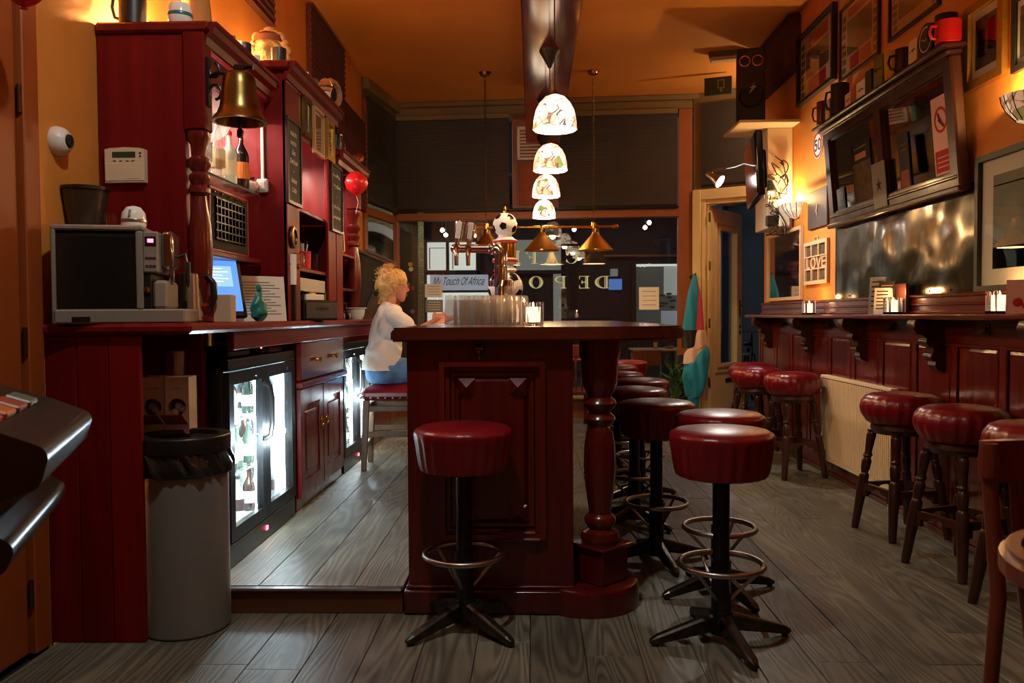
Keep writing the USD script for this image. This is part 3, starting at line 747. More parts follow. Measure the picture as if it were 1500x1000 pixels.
part(t, 'housing', move(lathe([(0, 0), (.055, 0), (.056, .01), (.05, .032), (.034, .048), (.026, .05), (0, .05)], 28), ry=90), WHITEP)
part(t, 'lens', move(lathe([(.0262, .049), (.024, .056), (.012, .062), (0, .063)], 20), ry=90), BLACK, 'dark round lens')
t = thing('light_switch', 'white surface switch with a white conduit on the red end panel', 'switch', (-1.385, 4.22, 1.84))
part(t, 'switch_box', cbox((0, -.014, .035), (.058, .028, .07), .006), WHITEP)
part(t, 'rocker', cbox((0, -.03, .035), (.035, .006, .045), .002), WHITEP)
part(t, 'conduit', box(-.008, .008, -.016, -.001, .07, .46, .002), WHITEP)

# ---------------------------------------------------------------- counter top things
# coffee machine
t = thing('coffee_machine', 'large silver and black coffee machine at the counter end', 'coffee machine', (-1.525, 3.10, CT), 14)
UsdGeom.Xformable(t).AddScaleOp().Set(Gf.Vec3f(.88, 1, 1.06))
w, h, dp = .42, .34, .34
part(t, 'body', cat(box(-.27, .06, -.14, .18, .0, .315, .008)), BLACK)
part(t, 'side_panel', box(-.255, .045, -.147, -.139, .05, .30, .006), mat('gloss_black', S(30, 26, 26), .12), 'dark glossy side panel')
part(t, 'side_frame', cat(box(-.275, -.257, -.15, .18, .0, .325, .004), box(-.275, .075, -.15, .18, .318, .338, .006), box(.047, .075, -.15, -.12, .05, .318, .004)), SILVER)
part(t, 'base_tray', box(-.275, .235, -.15, .18, .0, .05, .006), SILVER)
part(t, 'tray_recess', box(-.20, -.13, -.152, -.149, .006, .024, .001), BLACK)
part(t, 'control_panel', box(.075, .135, -.148, .15, .175, .318, .005), SILVER)
part(t, 'display', box(.084, .128, -.151, -.147, .268, .3, .001), BLACK)
part(t, 'lit_display', box(.095, .118, -.1525, -.1505, .279, .292, 0), LED, 'red lit display')
for z in (.2, .228):
    part(t, 'button', cat([cbox((q, -.15, z), (.012, .006, .005), .001) for q in (.092, .106, .12)]), CHROME)
part(t, 'dial_column', box(.075, .105, -.14, .1, .05, .175, .003), BLACK)
part(t, 'dial', move(lathe([(0, 0), (.012, 0), (.011, .01), (0, .012)], 16), (.09, -.14, .115), rx=90), CHROME)
part(t, 'water_tank', box(.107, .165, -.13, .1, .05, .15, .01), mat('pale_tank', S(150, 134, 118), .3))
part(t, 'spout', cat(box(.135, .185, -.10, .05, .19, .325, .012), tube([(.165, -.06, .19), (.165, -.06, .15), (.165, -.05, .14)], .008, 8), tube([(.165, -.02, .19), (.165, -.02, .15)], .008, 8)), CHROME)
part(t, 'steam_wand', cat(tube([(.185, .0, .24), (.215, .0, .25), (.228, -.01, .2), (.228, -.02, .13)], .006, 8), tube([(.228, -.02, .22), (.228, -.02, .14)], .012, 8)), BLACK)
t = thing('coffee_grinder_hopper', 'smoky conical bean hopper on top of the coffee machine', 'bean hopper', U(126, 326, y=3.14) * [1, 1, 0] + [0, 0, CT + .3595])
part(t, 'bowl', lathe([(0, 0), (.055, 0), (.062, .03), (.078, .11), (.083, .155), (.079, .155), (.073, .11), (.056, .03), (0, .02)], 32), mat('smoked_plastic', S(58, 44, 34), .2))
part(t, 'rim', lathe([(.082, .15), (.088, .152), (.088, .165), (.08, .165), (.08, .15)], 32), BLACK)
part(t, 'beans', lathe([(0, .09), (.066, .09), (.03, .105), (0, .108)], 20), mat('coffee_beans', S(48, 24, 14), .5, bump=1, bscale=120))
solo('glass_tumbler', 'small dark tumbler beside the bean hopper', 'glass', lathe([(0, 0), (.022, 0), (.026, .06), (.023, .06), (.02, .006), (0, .006)], 20), CLEAR, U(163, 326, y=3.12) * [1, 1, 0] + [0, 0, CT + .3595])
t = thing('milk_frother', 'white domed milk frother lid on the coffee machine', 'milk frother', U(196, 330, y=3.06) * [1, 1, 0] + [0, 0, CT + .3595])
part(t, 'dome', lathe([(0, 0), (.043, 0), (.045, .01), (.045, .03), (.041, .055), (.026, .076), (0, .083)], 28), CERAMIC)
part(t, 'dial', move(cbox((0, 0, 0), (.008, .008, .03), .002), (.005, -.041, .05), rx=-20), GREYP)
part(t, 'band', lathe([(.046, .018), (.0465, .02), (.0465, .028), (.045, .03)], 28), STEEL)
# kettle
t = thing('steel_kettle', 'brushed steel kettle with black handle beside the coffee machine', 'kettle', (-1.415, 3.36, CT))
part(t, 'body', lathe([(0, 0), (.056, 0), (.058, .01), (.052, .1), (.046, .19), (.044, .2), (.036, .205), (0, .208)], 36), STEEL)
part(t, 'handle', tube([(.044, .0, .185), (.075, .0, .19), (.098, .0, .16), (.10, .0, .1), (.086, .0, .06)], [.01, .012, .014, .013, .009], 10), BLACK)
part(t, 'spout', ext([(-.05, .16), (-.085, .205), (-.045, .2)], .03, 'xz', -.015), STEEL)
part(t, 'gauge', cbox((-.0, -.0555, .06), (.022, .006, .06), .003), BLACK)
part(t, 'base', lathe([(0, -.0), (.063, 0), (.063, .008), (0, .008)], 28), BLACK)
# carton and glass by the till
t = thing('paper_box', 'tan cardboard box with a red stripe in front of the till screen', 'box', U(325, 467, y=3.42) * [1, 1, 0] + [0, 0, CT])
part(t, 'carton', box(-.07, .05, -.03, .03, 0, .115, .002), mat('tan_card', S(196, 166, 134), .75)); part(t, 'stripe', box(-.03, -.022, -.032, -.0301, .0, .11, 0), RED)
# till screen
t = thing('till_screen', 'black touch screen till showing a blue page', 'monitor', (-1.47, 3.78, CT), 52)
tl = lambda m: move(m, (0, 0, .02), rx=-14)
part(t, 'bezel', tl(box(-.17, .17, -.0, .03, .0, .32, .008)), BLACK)
part(t, 'screen', tl(box(-.145, .145, -.003, -.0005, .03, .295, 0)), glow('blue_screen', (.10, .30, .85), 1.3, S(20, 30, 60)), 'lit blue screen')
part(t, 'window_panel', tl(cat(box(-.03, .11, -.005, -.0031, .15, .25, 0))), glow('pale_screen', (.25, .45, .9), 1.6, S(40, 60, 90)))
part(t, 'text_line', tl(cat([box(-.02, .06 + .03 * (k % 2), -.0065, -.0051, .235 - k * .016, .239 - k * .016, 0) for k in range(5)])), glow('screen_text', (.7, .8, 1), 1.8))
part(t, 'foot', box(-.1, .1, .0, .14, 0, .02, .004), BLACK)
# papers, bag
def sheet(name, label, u0, v0, u1, v1, y, m, lines=None, lean=8, rz=40, cat_='paper'):
    p, q, r = U(u0, v1, y=y), U(u1, v1, y=y), U(u0, v0, y=y)
    w, h = np.linalg.norm(q - p) / math.cos(math.radians(rz)) * .9, r[2] - p[2]
    t = thing(name, label, cat_, ((p[0] + q[0]) / 2, y, CT), rz)
    part(t, 'sheet', move(box(-w / 2, w / 2, 0, .004, 0, h, 0), rx=-lean), m)
    if lines is not None:
        part(t, 'print', move(cat([box(-w * .4, w * (.4 - .1 * ((k * 7) % 3)), -.001, -.0002, z, z + h * .02, 0) for k, z in enumerate(np.linspace(h * .15, h * .85, lines))]), rx=-lean), GREYP)
    return t
sheet('price_list', 'white printed price list leaning beside the till screen', 352, 400, 416, 467, 4.08, PAPER, 12)
sheet('folder', 'grey document folder standing behind the price list', 350, 397, 402, 440, 4.16, GREYP, None, 4)
t = thing('flower_wrap', 'crumpled teal plastic bag leaning on the price list', 'bag', (-1.32, 3.93, CT), 40)
bag = ball(.05, sub=3); v = np.array(bag.vertices); v[:, 2] = v[:, 2] * 1.5 + .075; k = np.clip((v[:, 2]) / .15, 0, 1); v[:, :2] *= (1.05 - .75 * k ** 1.5)[:, None]
v += (meshkit.noise(v * 45, 3)[:, None] - .5) * .02; v[:, 1] *= .6; v[:, 2] = np.maximum(v[:, 2], .001); bag.vertices = v
part(t, 'bag_body', bag, mat('teal_bag', S(36, 120, 108), .35)); part(t, 'knot', ball(.014, (0, 0, .16), (1, .7, 1.4)), '/World/Looks/teal_bag')
t = thing('tall_cup_tube', 'tall white cup stack with black star print hanging on the red stile', 'cup dispenser', U(424, 462, y=4.3) * [1, 1, 0] + [0, 0, CT + .19])
part(t, 'tube', lathe([(0, 0), (.038, 0), (.042, .16), (0, .162)], 24), PAPER)
part(t, 'print', cat(move(ext([(.028 * (1 if k % 2 == 0 else .4) * math.sin(k * PI / 5), .028 * (1 if k % 2 == 0 else .4) * math.cos(k * PI / 5)) for k in range(10)], .002, 'xz', -.001), (.0, -.0425, .1)), move(words('A X', .02, .002), (.0, -.041, .05))), PRINT_DARK)
part(t, 'holder', box(-.04, .04, -.02, .045, -.19, .0, .006), DARKWOOD)
# cash box
t = thing('cash_box', 'black till drawer box on the counter below the niche shelves', 'cash drawer', (-1.335, 4.72, CT), 62)
part(t, 'body', box(-.13, .15, -.14, .14, 0, .115, .006), BLACK); part(t, 'drawer_front', box(-.12, .14, -.148, -.141, .01, .1, .003), mat('dark_grey_metal', S(70, 68, 66), .4, metal=.4)); part(t, 'slot', box(-.04, .06, -.151, -.148, .06, .072, 0), BLACK)
part(t, 'paper_roll', box(-.05, .1, -.08, .02, .116, .15, .003), PAPER)
part(t, 'yellow_note', cbox((.03, -.05, .155), (.04, .03, .01), .003), YELLOW)
t = thing('warning_notice', 'yellow printed notice on the red panel above the cash box', 'notice', U(463, 437, y=5.238))
part(t, 'sheet', box(-.07, .07, -.003, 0, -.04, .04, 0), YELLOW); part(t, 'print', cat([box(-.05, .05 - .02 * (k % 2), -.0042, -.0032, z, z + .005, 0) for k, z in enumerate((-.026, -.012, .003, .02))]), PRINT_DARK)
solo('pepper_mill', 'dark turned wooden pepper mill beside the cash box', 'pepper mill', lathe([(0, 0), (.028, 0), (.03, .02), (.022, .05), (.026, .09), (.018, .12), (.022, .14), (.014, .16), (0, .17)], 20), MAHOG, (-1.30, 4.42, CT))
# counter glasses by the woman
for i in range(5):
    yy, xx = 5.35 + .09 * i, -1.3 - .05 * (i % 2)
    t = thing('liqueur_glass', f'small upturned stem glass on the counter, {ORD[i]} in the row leading to the white bowl', 'glass', (xx, yy, CT), 0, 'upturned glasses on the counter')
    part(t, 'glass_body', lathe([(.026, 0), (.03, .035), (.022, .06), (.004, .07), (.004, .11), (.026, .116), (.026, .119), (0, .119), (.002, .07), (.02, .058), (.027, .035), (.024, 0)], 18), CLEAR)
solo('white_bowl', 'white ceramic bowl on the far end of the counter', 'bowl', lathe([(0, 0), (.04, 0), (.055, .03), (.06, .075), (.075, .08), (.072, .085), (.055, .08), (.05, .03), (0, .012)], 28), CERAMIC, (-1.28, 5.95, CT))
# ---------------------------------------------------------------- bottles, boards and bric-a-brac of the back bar
SPIR = [('clear', RIBBED, .3, .036), ('amber', mat('amber_spirit', S(190, 110, 24), .1), .28, .034), ('dark', BOTC[2], .3, .038), ('green', BOTC[0], .29, .035), ('pale', BOTC[5], .26, .034)]
n = 0
SPL = [0, 0, 0, 2, 0, 3, 2, 0, 0, 1, 2]
for i, (xx, yy) in enumerate([(-1.445 - .085 * (k % 3), 3.60 + .052 * k) for k in range(11)]):
    nm, m, h, r = SPIR[(0, 0, 4, 0, 1, 2, 4, 0, 2, 2, 0)[i]]
    bottle_thing('spirit_bottle', f'{nm} spirit bottle, {ORD[i]} from left in the lit row under the brass bell', 'spirit bottles on the glass shelf: ' + nm, (xx, yy, 1.8325), h * (.95 + .1 * rnd.random()), r, m, LABELM[SPL[i]], [PAPER, GOLD, RED, BLACK][i % 4])
t = thing('knitted_pouch', 'pale crumpled cloth bag lying at the end of the glass shelf', 'bag', (-1.44, 4.15, 1.8325))
bg = ball(.05, (0, 0, .03), (1, 1.1, .6), 3); v = np.array(bg.vertices); v += (meshkit.noise(v * 60, 5)[:, None] - .5) * .016; v[:, 2] = np.maximum(v[:, 2], .001); bg.vertices = v
part(t, 'pouch', bg, mat('pale_cloth', S(220, 190, 180), .9)); part(t, 'strap', tube([(0, -.03, .06), (.03, 0, .075), (.0, .04, .055)], .005, 6), BLACK)
t = thing('lattice_cabinet', 'red wood cabinet with black lattice front under the glass shelf', 'cabinet', (0, 3.57, 1.496))
part(t, 'case', cat(box(-1.72, -1.41, 0, .012, 0, .285, .002), box(-1.72, -1.41, .478, .49, 0, .285, .002), box(-1.72, -1.41, 0, .49, .273, .285, .002), box(-1.72, -1.41, 0, .49, 0, .012, .002), box(-1.72, -1.71, 0, .49, 0, .285, .001)), wood('bright_red_wood', S(150, 40, 30), S(186, 62, 46), .4, 'z', 20))
part(t, 'front_board', box(-1.425, -1.411, .012, .478, .012, .273, .002), DARK)
la = [box(-1.411, -1.400, .06 + k * .044, .066 + k * .044, .05, .245, 0) for k in range(9)] + [box(-1.411, -1.400, .05, .43, .055 + k * .036, .061 + k * .036, 0) for k in range(6)]
part(t, 'lattice', cat(la), BLACKM, 'black lattice')
part(t, 'stud', cat([ball(.006, (-1.405, .04 + .09 * k, .262), sub=1) for k in range(5)]), BRASS)
t = thing('oval_plate', 'large white oval plate standing behind the brass bell', 'plate', (-1.55, 3.80, 2.0), 40)
part(t, 'plate', move(lathe([(0, 0), (.1, .0), (.13, .012), (.15, .018), (.152, .024), (.13, .02), (.1, .008), (0, .006)], 40), (0, 0, .15), rx=80), CERAMIC)
part(t, 'stand', box(-.05, .05, -.02, .06, -.167, -.0, .004), DARKWOOD)


def chalkboard(name, label, y0, y1, z0, z1, lines):
    w, h = y1 - y0, z1 - z0
    t = thing(name, label, 'chalkboard', (XC + .001, (y0 + y1) / 2, (z0 + z1) / 2), 90)
    part(t, 'frame', frame(w, h, .016, .016, (0, 0, 0)), DARKWOOD)
    part(t, 'slate', box(-w / 2 + .015, w / 2 - .015, -.008, 0, -h / 2 + .015, h / 2 - .015, 0), SLATE)
    for k, ln in enumerate(lines):
        part(t, 'chalk_word', move(words(ln, .026, .0006, lean=.25) if ln else scribble(w * .6, .03, k), (0, -.0087, h / 2 - .07 - k * (h - .1) / len(lines))), CHALK)


chalkboard('chalkboard', 'tall chalkboard with a white chalk menu beside the switch', 4.20, 4.455, 1.79, 2.235, ['snacks', 'met br.', 'Bao', 'Dat ham', '_', 'kleine', 'Cola'])
chalkboard('chalkboard', 'narrow chalkboard with a chalk menu nearer the red balloon', 5.12, 5.42, 1.74, 2.17, [None, None, '_', None, None])


def framed(name, label, w, h, loc, rz, fm, pics, mt=PAPER, t=.02, d=.02, matw=0, tilt=0, bars=None, category='picture'):
    """A framed picture: bars, mount and flat print areas (each (x0, x1, z0, z1, material) in shares of the opening)."""
    th = thing(name, label, category, loc, rz)
    g = lambda m: move(m, rx=tilt)
    part(th, 'frame', g(frame(w, h, t, d)), fm)
    part(th, 'mount', g(box(-w / 2 + t, w / 2 - t, -.006, -.001, -h / 2 + t, h / 2 - t, 0)), mt)
    iw, ih = w - 2 * t, h - 2 * t
    for a, b, c, e, m in pics:
        part(th, 'print', g(box((a - .5) * iw, (b - .5) * iw, -.0072, -.0061, (c - .5) * ih, (e - .5) * ih, 0)), m)
    part(th, 'glazing', g(box(-iw / 2, iw / 2, -.0125, -.0105, -ih / 2, ih / 2, 0)), GLASS)
    return th


PHOTO1 = mat('print_team_photo', S(96, 70, 44), .7, var=.55, scale=38)
PHOTO2 = mat('print_brown_photo', S(84, 66, 50), .7, var=.7, scale=16)
TAN = mat('print_tan', S(176, 134, 84), .7)
framed('wall_plaque', 'small dark gilt frame on the frieze beside the tall chalkboard', .14, .22, (XC + .003, 4.58, 2.31), 90, OLDBRASS, [(.1, .9, .1, .9, PHOTO2)], t=.03)
framed('wall_plaque', 'plain brown wooden frame, middle of three on the back bar frieze', .22, .27, (XC + .003, 4.82, 2.28), 90, PINE, [(.08, .92, .06, .94, mat('print_wood_plate', S(120, 74, 40), .6))], t=.018)
framed('wall_plaque', 'gold oval plaque frame, farthest of three on the back bar frieze', .18, .25, (XC + .003, 5.10, 2.29), 90, GOLD, [(.25, .75, .2, .8, PRINT_DARK)], TAN, t=.03)


def mug(name, label, loc, r, h, m, rz=0, group=None, category='mug', text=None, tm=None):
    t = thing(name, label, category, loc, rz, group)
    part(t, 'body', lathe([(0, 0), (r * .9, 0), (r, .006), (r, h), (r * .9, h), (r * .88, .01), (0, .01)], 26), m)
    part(t, 'handle', tube([(r * .95 * 1, 0, h * .8), (r * 1.45, 0, h * .78), (r * 1.6, 0, h * .5), (r * 1.4, 0, h * .25), (r * .95, 0, h * .2)], r * .13, 8), m)
    if text: part(t, 'print', move(words(text, h * .2, .002), (0, -r - .0004, h * .5)), tm or CHALK)
    return t


# on top of the nearest unit
ZT = 2.4115
mug('tankard', 'black tankard with pale lettering on the near corner of the back bar', (-1.66, 3.42, ZT), .055, .17, BLACK, 180, None, 'tankard', None)
t = thing('striped_bowl', 'white pot with a teal stripe on top of the nearest unit', 'pot', (-1.47, 3.44, ZT))
part(t, 'body', lathe([(0, 0), (.03, 0), (.046, .02), (.05, .05), (.045, .09), (.038, .1), (0, .1)], 28), CERAMIC)
part(t, 'stripe', lathe([(.0502, .045), (.051, .05), (.0505, .058), (.049, .06)], 28), mat('teal_glaze', S(40, 110, 112), .3))
t = thing('raffia_lamp', 'textured tan basket lamp glowing on top of the nearest unit', 'lamp', (-1.50, 3.68, ZT))
part(t, 'basket', lathe([(.05, 0), (.06, .02), (.065, .12), (.058, .22), (.054, .22), (.06, .12), (.05, .01)], 40, flute=lambda a, z: 1 + .04 * math.sin(16 * a) * math.sin(90 * z)), mat('raffia', S(176, 122, 66), .8))
part(t, 'bulb', ball(.03, (0, 0, .1)), glow('warm_bulb', (1, .6, .25), 12.0))
t = thing('glass_jug', 'clear glass dish and chain hanging over the crown edge', 'dish', (-1.42, 3.56, ZT)); part(t, 'dish', lathe([(0, 0), (.045, 0), (.06, .03), (.056, .03), (.042, .006), (0, .006)], 26), CLEAR)
for i, (yy, xx, r, h, m, lb) in enumerate(((3.79, -1.40, .034, .085, BLACK, 'dark square tin'), (3.90, -1.39, .02, .1, CHALK, 'cream beer mat box'), (4.0, -1.40, .036, .12, BLACK, 'black glazed beaker'), (4.12, -1.385, .024, .10, PAPER, 'white card box'))):
    if i in (0, 1, 3):
        solo('small_box', f'{lb} standing on the crown of the nearest unit', 'box', box(-r, r, -r * .7, r * .7, 0, h, .003), m, (xx, yy, ZT), 20)
    else:
        solo('beaker', f'{lb} on the crown of the nearest unit', 'beaker', lathe([(0, 0), (r, 0), (r * 1.05, h * .3), (r, h), (r * .9, h), (r * .9, .01), (0, .01)], 26), m, (xx, yy, ZT))
# on the middle unit
ZM = 2.511
t = thing('face_jug', 'carved wooden bearded face plaque standing on the middle unit', 'ornament', (-1.45, 4.55, ZM))
hd = ball(.1, (0, 0, .13), (.85, .6, 1.2), 4); v = np.array(hd.vertices)
for c, r, k in (((0, -.06, .14), .03, .035), ((-.035, -.055, .17), .022, -.015), ((.035, -.055, .17), .022, -.015), ((0, -.06, .105), .02, -.012), ((0, -.05, .06), .05, .03), ((-.03, -.05, .195), .03, .012), ((.03, -.05, .195), .03, .012)):
    g = np.exp(-((v - c) ** 2).sum(1) / r ** 2); v[:, 1] -= k * g
v += (meshkit.noise(v * 70, 9)[:, None] - .5) * .012 * np.array([1, 1, 1]); v[:, 2] = np.maximum(v[:, 2], 0); hd.vertices = v
CARVE = mat('carved_wood', S(168, 124, 78), .6, var=.25, scale=20)
part(t, 'face', hd, CARVE); part(t, 'curls', cat([ball(.03 + .006 * math.sin(k * 3), (.095 * math.cos(a), .0, .14 + .12 * math.sin(a))) for k, a in enumerate(np.linspace(-.9, 4.0, 15))]), CARVE); part(t, 'cap', lathe([(.085, .2), (.08, .235), (.05, .255), (0, .262)], 24), mat('brown_cap', S(96, 52, 30), .6))
mug('beaker_mug', 'black glazed mug in front of the carved face', (-1.33, 4.33, ZM), .04, .1, BLACK, 150)
mug('beaker_mug', 'dark mug behind the black glazed one by the carved face', (-1.34, 4.62, ZM), .036, .1, BLACK, 190)
solo('shell', 'pale shard leaning by the dark mugs', 'ornament', ext([(0, 0), (.06, 0), (.05, .05), (.02, .09)], .012, 'yz', 0), PAPER, (-1.285, 4.68, ZM))
mug('blue_mug', 'slate blue mug on the crown of the middle unit', (-1.30, 4.86, ZM), .042, .09, mat('slate_blue', S(80, 98, 112), .3), 90)
t = thing('glass_globe', 'glass egg with a dark band on the crown of the middle unit', 'ornament', (-1.26, 5.03, ZM)); part(t, 'base', lathe([(0, 0), (.03, 0), (.034, .06), (0, .06)], 24), CERAMIC); part(t, 'egg', ball(.043, (0, 0, .095), (1, 1, 1.2)), CLEAR); part(t, 'band', lathe([(.0445, .085), (.046, .09), (.0445, .095)], 28), BLACK)
t = thing('ornate_frame', 'ornate pale carved oval mirror frame at the end of the middle unit', 'ornament', (-1.26, 5.17, ZM), 70)
part(t, 'frame', move(lathe([(.05, 0), (.085, 0), (.09, .012), (.08, .03), (.06, .03), (.05, .015), (.05, 0)], 48, flute=lambda a, z: 1 + .06 * abs(math.sin(6 * a))), (0, 0, .09), rx=90), CARVE); part(t, 'back', move(lathe([(0, .004), (.055, .004), (.055, .01), (0, .01)], 30), (0, 0, .09), rx=90), DARK)
# far unit
ZF = 2.281
for i, (yy, h, m, cp, lb) in enumerate(((5.33, .16, BLACK, PAPER, 'dark bottle with a white collar'), (5.47, .13, DARKWOOD, PAPER, 'dark wooden figure with a white head'))):
    bottle_thing('decor_bottle', f'{lb} on the crown of the far unit', None, (-1.27, yy, ZF), h, .03, m, None, cp)
t = thing('glass_jar', 'tipped glass jar with grey stripes near the red balloon', 'jar', (-1.25, 5.85, ZF + .036)); part(t, 'jar_body', move(lathe([(0, -.05), (.03, -.05), (.035, -.02), (.035, .03), (.03, .05), (0, .05)], 24), rx=75, rz=50), CLEAR); part(t, 'stripes', move(cat([lathe([(.0352, z), (.0362, z + .004), (.0352, z + .008)], 24) for z in (-.015, .01)]), rx=75, rz=50), GREYP)


def balloon(label, loc, r):
    t = thing('red_balloon', label, 'balloon', loc)
    v = lathe([(.0, -r * 1.12), (.012, -r * 1.12), (.006, -r * 1.05), (r * .5, -r * .82), (r * .85, -r * .45), (r, 0), (r * .9, r * .42), (r * .6, r * .78), (r * .25, r * .95), (0, r)], 30)
    part(t, 'skin', v, mat('balloon_rubber', S(206, 26, 28), .3) if not stage.GetPrimAtPath('/World/Looks/balloon_rubber') else '/World/Looks/balloon_rubber')
    if loc[1] > 3: part(t, 'string', tube([(0, 0, -r * 1.12), (.01, .0, -r * 1.6), (-.005, 0, -r * 2.6)], .0015, 5), PAPER)


balloon('red balloon at the far end of the back bar', U(522, 268, y=5.12), .073)
balloon('red balloon hanging high above the left door', U(34, -24, x=-1.6), .07)
# lower niche of the middle unit
t = thing('horseshoe_plate', 'silver horseshoe shaped trophy plate on the upper niche shelf', 'trophy', (-1.43, 4.72, 1.808), 55)
part(t, 'arch', ext(Point(0, .11).buffer(.12, 24).difference(Point(0, .09).buffer(.07, 24)).intersection(sbox(-.2, 0, .2, .3)), .02, 'xz', -.01), mat('hammered_silver', S(170, 164, 156), .35, metal=.8, bump=.9, bscale=90))
part(t, 'figure', cat(tube([(0, -.01, .0), (.0, -.01, .06), (.03, -.02, .1)], [.03, .022, .012], 10), ball(.018, (.03, -.02, .115))), PRINT_DARK); part(t, 'foot', box(-.1, .1, -.04, .03, 0, .012, .003), DARKWOOD)
t = thing('red_straw_tin', 'red tin with straws and pens on the lower niche shelf', 'tin', (-1.36, 4.82, 1.478))
part(t, 'tin_body', lathe([(0, 0), (.05, 0), (.053, .1), (.049, .1), (.046, .01), (0, .01)], 28), RED); part(t, 'rim', lathe([(.053, .098), (.057, .1), (.053, .108)], 28), RED)
part(t, 'emblem', move(cat(ext(Point(0, 0).buffer(.018).difference(Point(0, 0).buffer(.013)), .002, 'xz'), move(scribble(.05, .012, 3), (0, 0, .028))), (0.0, -.0535, .05)), PAPER)
for k in range(4):
    part(t, 'straw', tube([(.01 * math.cos(k * 2), .01 * math.sin(k * 2), .02), (.035 * math.cos(k * 2), .03 * math.sin(k * 2), .15 + .02 * (k % 2))], .004, 6), [PAPER, RED, PAPER, BLACK][k])
part(t, 'card', move(box(-.02, .02, -.001, .001, .06, .155, 0), rx=8), PAPER)
mug('blue_cup', 'small blue cup beside the red straw tin', (-1.36, 4.62, 1.478), .032, .07, mat('sky_blue', S(70, 130, 160), .3), 200)
t = thing('ribbed_glass', 'ribbed glass jar beside the red straw tin', 'jar', (-1.36, 5.02, 1.478)); part(t, 'jar_body', lathe([(0, 0), (.045, 0), (.047, .11), (.043, .11), (.041, .008), (0, .008)], 36, flute=lambda a, z: 1 + .03 * math.sin(12 * a)), CLEAR)
t = thing('oval_trophy', 'narrow brass oval plaque on the near stile of the middle unit', 'ornament', (XC + .002, 4.30, 1.62), 90); part(t, 'plaque', move(lathe([(0, 0), (.05, 0), (.06, .006), (.055, .016), (.04, .018), (.036, .008), (0, .008)], 32), (0, 0, 0), rx=90, s=(1, 1, 1)), OLDBRASS)
t = thing('glass_lantern', 'small brass glass lantern under the oval plaque', 'lantern', (XC + .03, 4.33, 1.46)); part(t, 'cup', lathe([(0, 0), (.02, 0), (.028, .03), (.03, .08), (.026, .08), (.022, .02), (0, .01)], 20), CLEAR); part(t, 'holder', tube([(0, 0, .0), (-.02, 0, -.01), (-.029, 0, -.01)], .006, 6), BRASS)
# card reader on the far unit
t = thing('card_reader', 'yellow framed card reader with lit screen in the far unit', 'card reader', (-1.33, 5.62, 1.641 + .0), 30)
part(t, 'body', move(box(-.045, .045, -.012, .012, 0, .15, .008), rx=-8), mat('yellow_plastic', S(206, 158, 30), .4)); part(t, 'face', move(box(-.036, .036, -.0145, -.0115, .012, .14, 0), rx=-8), BLACK); part(t, 'lit_screen', move(box(-.026, .026, -.016, -.0148, .08, .125, 0), rx=-8), glow('reader_screen', (.4, .7, 1), 3.0))
# stacked menu frames in the corner by the side window
for i, (xx, yy, h, m, lb) in enumerate(((-1.62, 7.0, .62, PRINT_DARK, 'farthest left of the leaning dark menu frames in the corner'), (-1.55, 7.2, .5, DARKWOOD, 'middle of the leaning dark menu frames in the corner'), (-1.50, 7.4, .40, BROWNWOOD, 'brown leaning menu frame nearest the woman'), (-1.66, 7.62, .66, PRINT_RED, 'red topped menu board standing tallest behind the leaning ones'))):
    t = thing('menu_board', lb, 'menu board', (xx, yy, 1.161), 20)
    g = lambda q: move(q, rx=0, ry=22)
    part(t, 'board', g(box(-.15, .15, -.01, .01, .0, h, .003)), m); part(t, 'border', g(move(frame(.3, h, .02, .018), (0, -.008, h / 2))), BLACK if i != 2 else DARKWOOD)
t = thing('side_cabinet', 'low dark cabinet in the corner holding the menu frames', 'cabinet', (0, 6.85, 0)); part(t, 'body', box(-1.78, -1.35, 0, .9, .104, 1.07, .004), MAHOG); part(t, 'top', box(-1.785, -1.33, -.02, .92, 1.07, 1.10, .005), MAHOG_Y)
# ================================================================ THE BAR ISLAND
BT = 1.155
t = thing('bar_island', 'dark red panelled bar island with thick wooden top and turned corner post', 'bar counter')
part(t, 'body', cat(box(-.50, .155, 3.30, 6.75, 0, 1.10, .004)), BARWOOD)
part(t, 'front_panel', ext(sbox(-.505, .09, .16, 1.10).difference(sbox(-.375, .30, .05, 1.02)), .028, 'xz', 3.272), BARWOOD)
part(t, 'panel_moulding', cat(move(frame(.425, .72, .022, .02), (-.1625, 3.272, .66)), move(frame(.385, .68, .02, .006), (-.1625, 3.285, .66)), move(frame(.33, .62, .012, .012), (-.1625, 3.298, .66))), MAHOG)
pan = box(-.30, -.025, 3.272, 3.30, .37, .95, .02)
part(t, 'raised_panel', pan, BARWOOD)
pyr = lambda c: move(trimesh.convex.convex_hull(np.array([(-.035, 0, -.035), (.035, 0, -.035), (.035, 0, .035), (-.035, 0, .035), (0, -.03, 0)])), c)
for cx in (-.265, -.06):
    for cz in (.405, .915):
        part(t, 'corner_pyramid', pyr((cx, 3.273, cz)), MAHOG)
part(t, 'sill_moulding', cat(box(-.14, .01, 3.25, 3.275, .318, .336, .006), box(-.16, .03, 3.245, 3.275, .294, .31, .006)), MAHOG_Y)
lion = cat(ball(.022, (0, -.012, 0), (1, .7, 1.1)), ball(.012, (0, -.028, -.006)), ball(.008, (-.014, -.014, .018)), ball(.008, (.014, -.014, .018)), tube([(0, -.012, -.024), (0, -.014, -.04)], .007, 8))
part(t, 'lion_mask', move(lion, (-.213, 3.272, 1.063)), OLDBRASS, 'small brass lion mask')
part(t, 'plinth', cat(box(-.525, .175, 3.245, 6.75, 0, .10, .008), box(-.515, .165, 3.258, 6.75, .10, .118, .006)), BARWOOD)
part(t, 'post_base', cat(lathe([(0, 0), (.215, 0), (.215, .085), (.208, .10), (.19, .108), (0, .108)], 56, (.225, 3.42, 0))), BARWOOD, 'round plinth')
